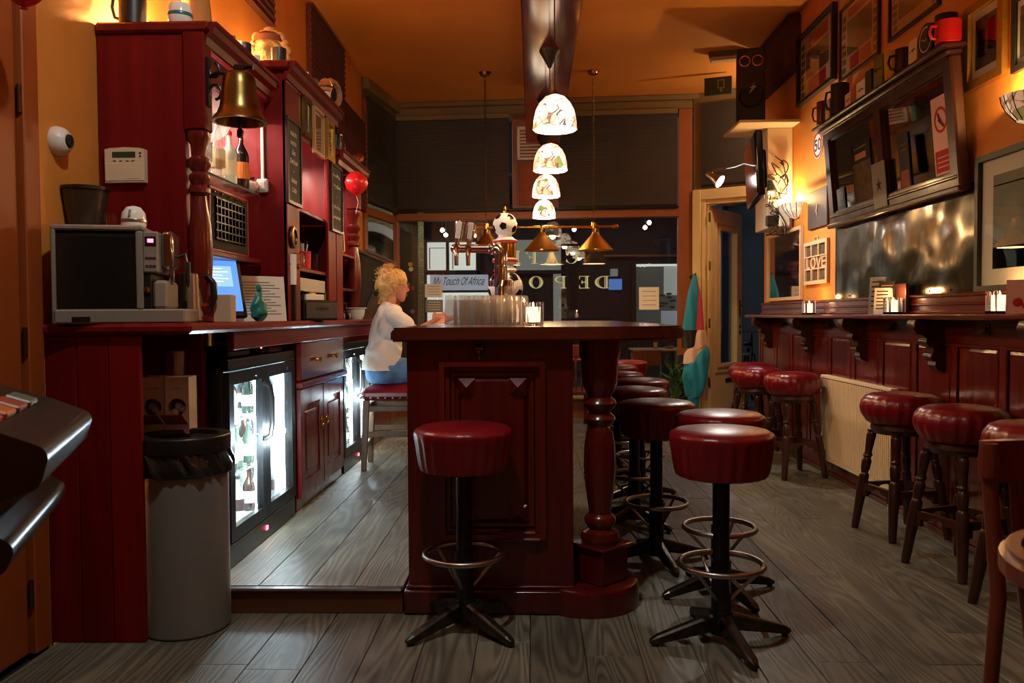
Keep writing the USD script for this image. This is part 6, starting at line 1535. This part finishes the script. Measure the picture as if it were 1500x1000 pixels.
part(t, 'white_panel', drape([(-.62, .02, .17), (-.78, -.08, .2), (-.9, -.17, .19), (-1.0, -.18, .02)], .07, 3, -.02), CREAMC, 'cream shoulder panel')
part(t, 'print', move(scribble(.13, .05, 6), (.05, -.12, -.82), ry=-28), GOLD)
part(t, 'sleeve_body', drape([(-.80, .10, .2), (-.9, .0, .23), (-1.0, -.16, .22), (-1.15, -.2, .2), (-1.3, -.16, .14), (-1.36, -.14, .1)], .09, 4, -.02), TEALC)
part(t, 'cuff', drape([(-1.3, -.14, .13), (-1.36, -.12, .08), (-1.5, -.1, .05), (-1.54, -.1, .05)], .06, 5, -.04), TEALC)
t2 = thing('black_coat', 'black coat hanging under the turquoise jacket', 'coat', (p[0], 9.2, p[2]))
part(t2, 'body', drape([(-.9, -.24, -.02), (-1.2, -.25, .03), (-1.45, -.22, .08), (-1.62, -.08, .02)], .05, 6, .07), BLACK); part(t2, 'lining', drape([(-1.35, -.23, -.1), (-1.5, -.17, -.04), (-1.58, -.12, -.04)], .03, 7, .09), PRINT_DARK)
solo('jacket_hook', 'small brass hook holding the turquoise jacket', 'coat hook', cat(tube([(0, .2, 0), (0, .0, -.01), (0, -.03, .02)], .008, 8), cbox((0, .2, 0), (.04, .01, .06), .002)), OLDBRASS, (p[0] + .005, 9.2, p[2] - .01))

# chairs at the near right
t = thing('bentwood_chair', 'brown wooden spindle back chair at the right edge', 'chair', (1.43, 2.2, 0), 0)
part(t, 'back_post', tube([(-.22, .0, .0), (-.2, -.02, .45), (-.225, -.0, .86)], [.017, .02, .018], 12), BROWNWOOD); part(t, 'back_post', tube([(.22, .0, .0), (.2, -.02, .45), (.225, -.0, .86)], [.017, .02, .018], 12), BROWNWOOD)
a = np.linspace(-1, 1, 15)
part(t, 'top_rail', trimesh.util.concatenate([trimesh.convex.convex_hull(np.array([(x, .05 * (1 - x * x / .06) * 0 + y0 + yo, z) for x, yo in ((a[k] * .235, .03 * (1 - a[k] ** 2)), (a[k + 1] * .235, .03 * (1 - a[k + 1] ** 2))) for y0 in (-.016, .016) for z in (.75, .86)])) for k in range(14)]), BROWNWOOD)
part(t, 'rail_end', move(lathe([(0, -.05), (.022, -.045), (.026, 0), (.022, .045), (0, .05)], 16), (-.225, -.012, .81)), BROWNWOOD)
for k in range(5): part(t, 'spindle', tube([(-.13 + .065 * k, -.01, .46), (-.14 + .07 * k, .0, .60), (-.15 + .075 * k, .01, .76)], [.009, .014, .009], 10), BROWNWOOD)
part(t, 'seat', lathe([(0, .435), (.19, .435), (.215, .445), (.215, .465), (.19, .475), (0, .468)], 36, (0, -.20, 0)), BROWNWOOD)
for s in (-1, 1): part(t, 'leg', tube([(s * .17, -.36, .44), (s * .19, -.39, 0)], [.018, .014], 12), BROWNWOOD)
part(t, 'stretcher', ring(.18, .009, (0, -.2, .2), 36, 8), BROWNWOOD)
t = thing('bow_back_chair', 'brown wooden bow back armchair cut by the lower right corner', 'chair', (1.10, 1.42, 0), 90)
a = np.linspace(-.1 * PI, 1.1 * PI, 24)
R_ = .27
pts = [(R_ * math.cos(q), R_ * math.sin(q) * .9, .0) for q in a]
outer = Polygon([(1.0 * x, y) for x, y, _ in pts] + [(x * .82, y * .82) for x, y, _ in reversed(pts)])
ar = ext(outer.buffer(.012), .03, 'xy', .722)
part(t, 'arm_bow', ar, BROWNWOOD); part(t, 'back_rest', ext(Polygon([(R_ * math.cos(q), R_ * math.sin(q) * .9) for q in np.linspace(.15 * PI, .85 * PI, 16)] + [(R_ * .9 * math.cos(q), R_ * .9 * math.sin(q) * .9) for q in np.linspace(.85 * PI, .15 * PI, 16)]), .016, 'xy', .75), BROWNWOOD)
for q in np.linspace(0, PI, 9): part(t, 'spindle', tube([(.2 * math.cos(q), .19 * math.sin(q), .45), (.245 * math.cos(q), .22 * math.sin(q), .724)], [.01, .012], 10), BROWNWOOD)
part(t, 'seat', lathe([(0, .42), (.22, .42), (.235, .435), (.23, .455), (0, .45)], 36), BROWNWOOD)
for s in (-1, 1):
    for q in (-1, 1): part(t, 'leg', tube([(s * .15, q * .15, .43), (s * .2, q * .2, 0)], [.019, .014], 12), BROWNWOOD)

# spindle chair, table by the window beyond the bar
t = thing('window_chair', 'red brown spindle chair by the window seen between bar and post', 'chair', (.50, 7.85, 0), 10)
for s in (-1, 1): part(t, 'back_post', tube([(s * .19, 0, 0), (s * .2, .0, .9)], .017, 10), BROWNWOOD); part(t, 'leg', tube([(s * .18, .36, 0), (s * .17, .34, .44)], .017, 10), BROWNWOOD)
part(t, 'top_rail', box(-.21, .21, -.015, .015, .80, .92, .01), BROWNWOOD); part(t, 'seat', box(-.21, .21, -.01, .4, .44, .475, .01), BROWNWOOD)
for k in range(6): part(t, 'spindle', tube([(-.15 + .06 * k, 0, .47), (-.15 + .06 * k, 0, .8)], .009, 8), BROWNWOOD)
t = thing('window_table', 'small wooden table by the window beyond the bar', 'table', (.28, 8.75, 0))
part(t, 'table_top', box(-.35, .35, -.35, .35, .72, .75, .008), MAHOG_Y)
for s in (-1, 1):
    for q in (-1, 1): part(t, 'leg', box(s * .3 - .02, s * .3 + .02, q * .3 - .02, q * .3 + .02, 0, .72, .003), MAHOG)
t = thing('potted_plant', 'leafy potted plant on the floor below the window by the jacket', 'plant', (1.55, 9.0, 0))
part(t, 'pot', lathe([(0, 0), (.09, 0), (.12, .2), (.11, .2), (.085, .02), (0, .02)], 24), GREYP); rs = random.Random(5)
LEAF = usdkit.material(stage, '/World/Looks/leaf', {'p': ('principled_bsdf', {'base_color': S(60, 92, 44), 'roughness': .5}), 't': ('translucent_bsdf', {'color': S(70, 110, 40)}), 'm': ('mix_closure', {'fac': .25})}, [('p.BSDF', 'm.closure1'), ('t.BSDF', 'm.closure2')], surface='m.closure')
lf = trimesh.Trimesh([(0, 0, 0), (.035, .004, .06), (0, .012, .075), (-.035, .004, .06), (0, -.004, .17)], [(0, 1, 2), (0, 2, 3), (1, 4, 2), (2, 4, 3)], process=False)
for k in range(26):
    az = rs.uniform(0, 360); st_ = np.array([.05 * math.cos(az), .05 * math.sin(az), .2])
    part(t, 'leaf', move(lf, st_ + [0, 0, rs.uniform(0, .38)], rx=rs.uniform(20, 75), rz=az, s=rs.uniform(.8, 1.3)), LEAF)
part(t, 'stem', cat([tube([(0, 0, .1), (.03 * math.cos(k * 1.3), .03 * math.sin(k * 1.3), .35), (.06 * math.cos(k * 1.3), .06 * math.sin(k * 1.3), .55)], .005, 5) for k in range(5)]), LEAF)

# gaming machine at the lower left
t = thing('game_machine', 'dark arcade cabinet with coloured buttons at the lower left edge', 'arcade machine', (-1.33, 1.62, 0), 22)
DG = mat('dark_gloss_case', S(44, 36, 30), .3)
con = ext(Polygon([(-.28, 1.0), (.24, .86), (.34, .89), (.36, .96), (.27, 1.0), (-.28, 1.20)]).buffer(-.028).buffer(.028, 8), .62, 'xz', -.31)
part(t, 'console', con, DG); part(t, 'cabinet', cat(box(-.28, -.02, -.3, .3, 0, 1.6, .02)), BLACK)
tray = ext(Polygon([(-.1, .72), (.2, .70), (.28, .74), (.3, .785), (.25, .82), (-.1, .84)]).buffer(-.025).buffer(.025, 8), .6, 'xz', -.3)
part(t, 'tray', tray, DG); part(t, 'base', ext([(-.1, 0), (.2, 0), (.05, .70), (-.1, .74)], .56, 'xz', -.28), BLACK)
cols = [PRINT_RED, mat('amber_button', S(190, 104, 40), .4), mat('rust_button', S(150, 70, 44), .4), mat('grey_button', S(96, 96, 88), .4)]
sl_ = math.degrees(math.atan2(-.20, .55))
for r in range(3):
    for k in range(4):
        x = .235 - r * .085; z = 1.0 + (.27 - x) * (.20 / .55)
        part(t, 'button', move(cbox((0, 0, .006), (.055, .085, .016), .004), (x, -.24 + k * .115, z), ry=-sl_), cols[(r * 2 + k) % 4], 'square coloured button')
part(t, 'marquee', box(-.29, -.0, -.31, .31, 1.6, 1.66, .01), BLACK)
# ================================================================ OUTSIDE, LETTERING AND THE REMAINING LAMPS
# gilt letters on the glass: read from the street, so mirrored from here
def serif(ch):
    T, t_ = .30, .07                       # thick and thin strokes, for a cap height of 1
    R = lambda x0, z0, x1, z1: sbox(x0, z0, x1, z1)
    sf = lambda x0, x1: [R(x0 - .12, 0, x1 + .12, .05), R(x0 - .12, .95, x1 + .12, 1)]
    stem = lambda x: [R(x, 0, x + .13, 1), R(x + .18, 0, x + .23, 1)] + sf(x, x + .23)
    e = lambda cx, a, b: __import__('shapely').affinity.scale(Point(0, 0).buffer(.5, 24), a, b)
    import shapely.affinity as af
    el = lambda cx, a, b: af.translate(af.scale(Point(0, 0).buffer(.5, 24), a, b), cx, .5)
    if ch == 'O': return unary_union([el(.5, 1.0, 1.0).difference(el(.5, .66, .94)), el(.5, .58, .94).difference(el(.5, .5, .9))])
    if ch == 'C': return unary_union([el(.5, 1.0, 1.0).difference(el(.54, .70, .94)).difference(R(.72, .25, 1.2, .72)), Point(.82, .72).buffer(.1), R(.86, .12, .92, .34)])
    if ch == 'D': return unary_union(stem(.05) + [el(.3, 1.3, 1.0).intersection(R(.3, 0, 2, 1)).difference(el(.3, .94, .92)), el(.3, .84, .92).intersection(R(.3, 0, 2, 1)).difference(el(.3, .76, .88))])
    if ch == 'E': return unary_union(stem(.05) + [R(.2, 0, .75, .05), R(.2, .95, .75, 1), R(.2, .48, .55, .53), R(.70, 0, .76, .26), R(.70, .74, .76, 1), R(.5, .38, .56, .63)])
    if ch == 'F': return unary_union(stem(.05) + [R(.2, .95, .75, 1), R(.2, .48, .55, .53), R(.70, .74, .76, 1), R(.5, .38, .56, .63)])
    if ch == 'P': return unary_union(stem(.05) + [af.translate(af.scale(Point(0, 0).buffer(.5, 24), 1.1, .56), .3, .72).intersection(R(.28, 0, 2, 1)).difference(af.translate(af.scale(Point(0, 0).buffer(.5, 24), .8, .46), .3, .72))])
    if ch == 'A': return unary_union([Polygon([(.02, 0), (.09, 0), (.50, 1), (.43, 1)]), Polygon([(.40, 1), (.54, 1), (.92, 0), (.74, 0)]), Polygon([(.56, 1), (.61, 1), (1.0, 0), (.95, 0)]), R(.2, .3, .74, .36), R(-.06, 0, .2, .05), R(.66, 0, 1.08, .05)])


GILT = mat('gilt_lettering', S(186, 220, 206), .5)
def glass_word(letters, label, v, hpx):
    """Each letter a part, set out along the glass and reversed, as it is read from the street."""
    t = thing('window_lettering', label, 'lettering', (0, 9.67, 0), FWR)
    s = hpx * 9.7 / FPX
    for ch, u in letters:
        c = U(u, v, y=9.62); x = c[0] / math.cos(math.radians(FWR))
        m = ext(serif(ch), .002, 'xz', .026); vv = np.array(m.vertices); mid = (vv[:, 0].max() + vv[:, 0].min()) / 2
        vv[:, 0] = x - (vv[:, 0] - mid) * s * (1.15 if ch in 'OD' else 1.0); vv[:, 2] = c[2] - s / 2 + vv[:, 2] * s
        part(t, 'letter', trimesh.Trimesh(vv, m.faces[:, ::-1], process=False), GILT)
glass_word((('C', 838), ('A', 808), ('F', 779), ('E', 754)), 'upper mirrored pale lettering on the street window', 376, 19)
glass_word((('D', 882), ('E', 856), ('P', 821), ('O', 785)), 'lower mirrored pale lettering on the street window', 413, 18)
for i, (u, v, w, h, m, lb) in enumerate(((633, 425, .21, .16, PAPER, 'white notice taped to the window by the woman'), (634, 448, .21, .15, GREYP, 'grey notice under the white one by the woman'), (950, 437, .23, .26, PAPER, 'white poster on the street window near the jacket'), (988, 484, .2, .12, PAPER, 'small white notice low on the window near the jacket'))):
    p = U(u, v, y=9.62)
    t = thing('window_notice', lb, 'notice', (p[0], 9.62 - p[0] * .07 + .055, p[2]), FWR); part(t, 'sheet', box(-w / 2, w / 2, 0, .002, -h / 2, h / 2, 0), m); part(t, 'print', cat([box(-w * .35, w * .35, -.001, -.0002, z, z + .006, 0) for z in np.linspace(-h * .3, h * .3, 4)]), '/World/Looks/grey_plastic' if i != 1 else PAPER)

# street
struct('ground', box(-25, 25, 9.95, 60, -.2, -.06, 0), mat('night_paving', S(62, 62, 64), .6, var=.2, scale=2))
SHOPWHITE = glow('shop_light_panel', (.9, .93, .84), .62, S(210, 214, 206))
SHOPDIM = glow('shop_dim', (.9, .95, .85), .12, S(120, 120, 110))
NAVY = mat('night_facade', S(30, 30, 36), .7, var=.15)
FY = 16.5
q = lambda u, v: U(u, v, y=FY)
t = thing('shop_front', 'dark shop front across the street with white lit panels', 'shop', (0, FY, 0))
part(t, 'facade', box(-2.3, 3.4, .25, .5, -.06, 9.0, 0), NAVY)
part(t, 'awning', box(-1.85, 4.0, -2.2, .25, 3.62, 3.68, .01), NAVY)
def panel(nm, u0, v0, u1, v1, m, y0=.1, dd=.1, lab=None):
    a, b = q(u0, v1), q(u1, v0)
    return part(t, nm, box(a[0], b[0], y0, y0 + dd, a[2], b[2], .01), m, lab)
panel('lit_door_panel', 625, 354, 653, 395, SHOPWHITE); panel('lit_door_panel', 657, 354, 697, 395, SHOPWHITE)
panel('lit_door_panel', 625, 402, 640, 478, SHOPWHITE); panel('lit_door_panel', 642, 428, 717, 478, SHOPWHITE)
panel('lit_door_panel', 756, 350, 822, 400, SHOPDIM); panel('lit_door_panel', 811, 350, 822, 480, SHOPDIM)
for (u0, v0, u1, v1) in ((628, 362, 651, 394), (662, 362, 694, 394)): panel('door_moulding', u0, v0, u1, v0 + 1.2, GREYP, .08, .02); panel('door_moulding', u0, v0, u0 + 1.2, v1, GREYP, .08, .02)
panel('sign_board', 630, 402, 715, 425, glow('sign_grey', (.70, .72, .86), .32, S(170, 172, 190)), .0, .1, 'grey sign board with black script lettering')
a = q(672, 413); m = words('My Touch Of Africa', .155, .01, w=1.02, lean=.32)
part(t, 'sign_lettering', move(m, (a[0], -.006, a[2])), PRINT_DARK, 'black script reading My Touch Of Africa')
panel('frame_bar', 618, 395, 830, 402, NAVY, .04, .1); panel('frame_bar', 653, 340, 657, 402, NAVY, .04, .1); panel('frame_bar', 697, 340, 704, 402, NAVY, .04, .1)
t0 = thing('orange_dress', 'orange patterned dress on a hanger in the shop across the street', 'dress', (0, FY, 0))
a = q(643, 466)
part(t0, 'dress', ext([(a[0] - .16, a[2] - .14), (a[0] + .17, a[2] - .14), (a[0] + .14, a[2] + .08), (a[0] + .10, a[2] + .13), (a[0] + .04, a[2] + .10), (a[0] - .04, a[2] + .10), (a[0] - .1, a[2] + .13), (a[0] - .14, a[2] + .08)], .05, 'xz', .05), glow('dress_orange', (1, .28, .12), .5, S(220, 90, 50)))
part(t0, 'hanger', tube([(a[0] - .15,   .06, a[2] + .12), (a[0],   .06, a[2] + .2), (a[0] + .15,   .06, a[2] + .12)], .008, 6), PAPER); part(t0, 'hook', tube([(a[0],   .06, a[2] + .2), (a[0],   .06, a[2] + .26)], .006, 5), PAPER)
panel('shop_interior', 932, 386, 1000, 490, glow('shop_interior', (.8, .9, .8), .035, S(70, 74, 66)), .15, .1)
panel('interior_wall', 974, 390, 994, 432, glow('shop_wall_lit', (.8, .9, .82), .22, S(150, 150, 140)), .1, .05)
panel('interior_counter', 970, 455, 994, 478, glow('shop_counter', (.75, .82, .95), .16, S(150, 150, 156)), .1, .06)
for i_, (u_, v_) in enumerate(((938, 389), (944, 389), (951, 388))): part(t, 'lamp', ball(.03, q(u_, v_) * [1, 0, 1] + [0, .0, 0]), SHOPWHITE)
for i_ in range(9): a_ = q(978 + 9 * math.cos(i_ * 1.9), 440 + 10 * math.sin(i_ * 2.7)); part(t, 'hanging_leaf', ball(.05, (a_[0], .04, a_[2]), (1.2, .3, .5), 1), mat('shop_leaf', S(70, 90, 56), .6) if i_ == 0 else '/World/Looks/shop_leaf')
for i_ in range(7): a_ = q(938 + i_ * 5, 478 - 3 * math.sin(i_ * 2.1)); part(t, 'hanging_leaf', ball(.06, (a_[0], .04, a_[2]), (1, .3, .7), 1), '/World/Looks/shop_leaf')
panel('shop_interior', 932, 386, 998, 390, SHOPWHITE, .05, .04); panel('shop_interior', 994, 386, 1000, 470, SHOPWHITE, .05, .04); panel('frame_bar', 926, 384, 932, 492, NAVY, .0, .12)
panel('window_bar', 830, 330, 834, 500, NAVY, .0, .1); panel('frame_bar', 884, 372, 1003, 376, POST, .0, .1)
panel('blue_picture', 893, 408, 912, 424, glow('blue_glow', (.12, .3, .8), .5, S(40, 80, 150)), .1, .1)
panel('lit_door_panel', 895, 393, 906, 404, SHOPDIM)
for i, (u, v, lb) in enumerate(((648, 337, 'bright hanging spot lamp in the shop across the street, left pair upper'), (653, 344, 'bright hanging spot lamp in the shop across the street, left pair lower'), (841, 336, 'bright hanging spot lamp outside between the brass cones'), (945, 333, 'bright hanging spot lamp outside near the right post, lower of two'), (951, 326, 'bright hanging spot lamp outside near the right post, upper of two'))):
    p = U(u, v, y=14.5)
    t1 = thing('hanging_spot', lb, 'spotlight', p); part(t1, 'bulb', ball(.035), glow('spot_bulb', (1, .9, .85), 90.0) if i == 0 else '/World/Looks/spot_bulb'); part(t1, 'cord', tube([(0, 0, .03), (0, 0, 3.63 - p[2])], .006, 5), BLACK)
# terrace table and chair outside
p = U(962, 514, y=10.9)
t = thing('terrace_table', 'small wooden terrace table outside the window', 'table', (p[0], 10.9, -.06))
part(t, 'table_top', box(-.34, .34, -.3, .3, .79, .815, .006), PINE)
for s in (-1, 1):
    for r in (-1, 1): part(t, 'leg', box(s * .3 - .015, s * .3 + .015, r * .26 - .015, r * .26 + .015, 0, .79, .002), STEEL)
t = thing('beer_glass', 'half full beer glass on the terrace table', 'glass', (p[0] - .03, 10.8, .757)); part(t, 'glass_body', lathe([(0, 0), (.03, 0), (.035, .13), (.032, .13), (.027, .01), (0, .01)], 20), CLEAR); part(t, 'beer', lathe([(0, .011), (.0265, .011), (.03, .08), (0, .08)], 20), mat('beer', S(220, 160, 60), .2))
t = thing('ashtray', 'small dish on the terrace table', 'dish', (p[0] + .16, 10.85, .756)); part(t, 'dish', lathe([(0, 0), (.05, 0), (.06, .025), (.05, .025), (.042, .008), (0, .008)], 20), STEEL)
t = thing('terrace_chair', 'brown wooden terrace chair in front of the terrace table', 'chair', (p[0] - .22, 10.22, -.06), 20)
part(t, 'backrest', box(-.2, .2, -.012, .012, .62, .82, .01), BROWNWOOD); part(t, 'seat', box(-.2, .2, -.0, .4, .43, .455, .008), BROWNWOOD)
for s in (-1, 1): part(t, 'leg', tube([(s * .18, 0, 0), (s * .19, 0, .64)], .014, 8), STEEL); part(t, 'leg', tube([(s * .17, .37, 0), (s * .17, .36, .43)], .014, 8), STEEL)
# left side facade with arch
t = thing('side_facade', 'brick house with a pale arch across the side street', 'house', (-4.2, 13.5, 0), 35)
part(t, 'wall', ext(sbox(-4, -.06, 2.7, 6).difference(unary_union([sbox(.85, -.06, 2.35, 1.95), Point(1.6, 1.95).buffer(.75, 24)])), .3, 'xz', 0), usdkit.material(stage, '/World/Looks/yellow_brick', {'t': ('texture_coordinate', {}), 'm': ('mapping', {'rotation': (PI / 2, 0, 0)}), 'b': ('brick_texture', {'color1': S(150, 140, 90), 'color2': S(120, 112, 70), 'mortar': S(90, 84, 60), 'scale': 5.0}), 'p': ('principled_bsdf', {'roughness': .8})}, [('t.object', 'm.vector'), ('m.vector', 'b.vector'), ('b.color', 'p.base_color')], surface='p.BSDF'))
part(t, 'arch', ext(Point(1.6, 1.95).buffer(.9, 24).difference(Point(1.6, 1.95).buffer(.75, 24)).intersection(sbox(-2, 1.95, 3, 4)), .1, 'xz', -.08), PAPER, 'pale stone arch')
part(t, 'doorway', box(.75, 2.45, .3, .34, -.06, 2.9, 0), mat('old_green_door', S(70, 84, 52), .6)); part(t, 'roof_edge', box(-4.1, 2.8, -.2, .3, 6.0, 6.2, .02), NAVY)
t = thing('street_lamp', 'street lamp lighting the side street house', 'street lamp', (-2.6, 11.6, -.06)); part(t, 'post', tube([(0, 0, 0), (0, 0, 4.0)], .05, 12), BLACKM); part(t, 'lantern', lathe([(0, 4.0), (.1, 4.0), (.16, 4.3), (0, 4.45)], 16), glow('street_lantern', (.9, .95, .7), 3.0)); part(t, 'cap', lathe([(0, 4.44), (.18, 4.42), (.06, 4.55), (0, 4.6)], 16), BLACKM)
light('sphere', 'street_light', (-2.6, 11.3, 3.8), (.95, .95, .62), 45.0, .1)
t = thing('sticker_panel', 'dark glass column with round stickers outside the side window', 'panel', (0, 0, 0))
cpos = U(601, 420, y=10.1); part(t, 'column', box(cpos[0] - .12, cpos[0] + .1, 10.05, 10.12, -.06, 2.6, .004), mat('dark_glass_column', S(50, 54, 60), .2))
for k, (u, v, m) in enumerate(((601, 387, YELLOW), (602, 394, PAPER), (604, 422, PRINT_RED), (604, 456, GREYP))): pp = U(u, v, y=10.045); part(t, 'sticker', move(lathe([(0, 0), (.028, 0), (.028, .002), (0, .002)], 18), pp, rx=90), m)
# house beyond the door, bicycles
t = thing('door_view_house', 'blue grey house front seen through the open street door', 'house', (7.3, 15.2, 0), -35)
part(t, 'wall', box(-4, 4, 0, .3, -.06, 6, 0), mat('blue_grey_wall', S(70, 80, 96), .7)); part(t, 'awning_board', box(-2.5, 2.5, -.3, 0, 2.45, 2.75, .02), GREYP); part(t, 'shop_window', box(-2.2, 2.2, -.03, 0, .8, 2.4, 0), NAVY); part(t, 'lit_window', box(-.5, -.1, -.05, -.03, .95, 1.3, 0), glow('warm_window', (1, .8, .3), .7)); part(t, 'lettering', move(words('T', .35, .01, lean=.2), (-1.1, -.04, 1.75)), PAPER); part(t, 'lit_window', box(-.9, .3, -.05, -.03, 2.1, 2.35, 0), '/World/Looks/shop_dim')
def bicycle(label, loc, rz):
    t = thing('bicycle', label, 'bicycle', loc, rz)
    for xx in (-.52, .52):
        w_ = part(t, 'wheel', move(ring(.33, .018, (0, 0, 0), 40, 8), (xx, 0, .35), rx=90), BLACK)
        part(w_, 'spokes', cat([tube([(xx, 0, .35), (xx + .32 * math.cos(q_), 0, .35 + .32 * math.sin(q_))], .002, 4) for q_ in np.linspace(0, 2 * PI, 18)[:-1]] + [move(ring(.315, .009, n=40, k=6), (xx, 0, .35), rx=90)]), STEEL)
    part(t, 'frame', cat(tube([(-.52, 0, .35), (-.1, 0, .32), (-.22, 0, .8)], .014, 8), tube([(-.1, 0, .32), (.36, 0, .78)], .016, 8), tube([(-.2, 0, .72), (.34, 0, .85)], .014, 8), tube([(-.52, 0, .35), (-.2, 0, .72)], .01, 8), tube([(.52, 0, .35), (.36, 0, .78), (.32, 0, .98)], .014, 8)), BLACKM)
    part(t, 'handlebar', tube([(.15, -.27, 1.0), (.3, -.2, 1.03), (.33, 0, 1.0), (.3, .2, 1.03), (.15, .27, 1.0)], .012, 8), CHROME); part(t, 'saddle', ball(.09, (-.24, 0, .86), (1.4, .8, .45)), BLACK); part(t, 'mudguard', move(tube([(xx + .36 * math.cos(q_), 0, .35 + .36 * math.sin(q_)) for xx in (-.52,) for q_ in np.linspace(.2, 2.8, 14)], .012, 6)), BLACK); part(t, 'rack', cat(box(-.75, -.35, -.06, .06, .72, .735, .003)), STEEL)
bicycle('parked black bicycle nearest the open street door', (3.05, 11.6, -.06), 70)
bicycle('parked black bicycle behind the first one outside the door', (4.1, 13.3, -.06), 60)
light('sphere', 'street_light', (3.4, 12.2, 4.2), (.5, .65, 1.0), 14.0, .1)
light('sphere', 'street_light', (0, 13.5, 4.6), (.9, .92, 1.0), 6.0, .1)

t = thing('entrance_lamp', 'plain globe ceiling lamp in the entrance recess behind the wall end', 'ceiling light', (2.68, 8.5, ZC)); part(t, 'stem', tube([(0, 0, -.3), (0, 0, 0)], .01, 8), BRASS); part(t, 'globe', ball(.09, (0, 0, -.38)), LAMPGLASS)
light('sphere', 'entrance_light', (2.68, 8.5, ZC - .52), (1, .8, .5), 9.0, .03)

# uplights behind the bric-a-brac on the back bar crowns
for (yy, pw, zz) in ((3.62, UPL, 2.43), (4.40, UPL * .3, 2.56), (5.15, UPL * .4, 2.56)):
    t = thing('uplight', f'small brass uplight tucked behind the ornaments {dict([(3.62, "on the nearest unit"), (4.40, "by the carved face"), (5.15, "by the oval frame")])[yy]}', 'lamp', (-1.66, yy, zz - .05))
    part(t, 'cup', lathe([(0, 0), (.03, 0), (.04, .06), (.036, .06), (.026, .006), (0, .006)], 20), OLDBRASS); part(t, 'bulb', ball(.022, (0, 0, .045)), LAMPGLASS)
    light('sphere', 'uplight_lamp', (-1.66, yy, zz + .05), (1, .56, .2), pw, .03)
# ceiling spots over the near part of the room
for (xx, yy, pw, col, ax, an, lb) in SPOTS:
    t = thing('ceiling_spot', lb, 'ceiling light', (xx, yy, ZC))
    part(t, 'can', lathe([(0, -.16), (.05, -.16), (.055, -.15), (.055, -.02), (.07, -.015), (.07, 0), (0, 0)], 24), BLACKM); part(t, 'lit_face', lathe([(0, -.163), (.045, -.163), (.045, -.158), (0, -.158)], 20), LAMPGLASS)
    L = light('disk', 'ceiling_spot_light', (xx, yy, ZC - .17), col, pw, .05, ax); cone(L, an, .5)
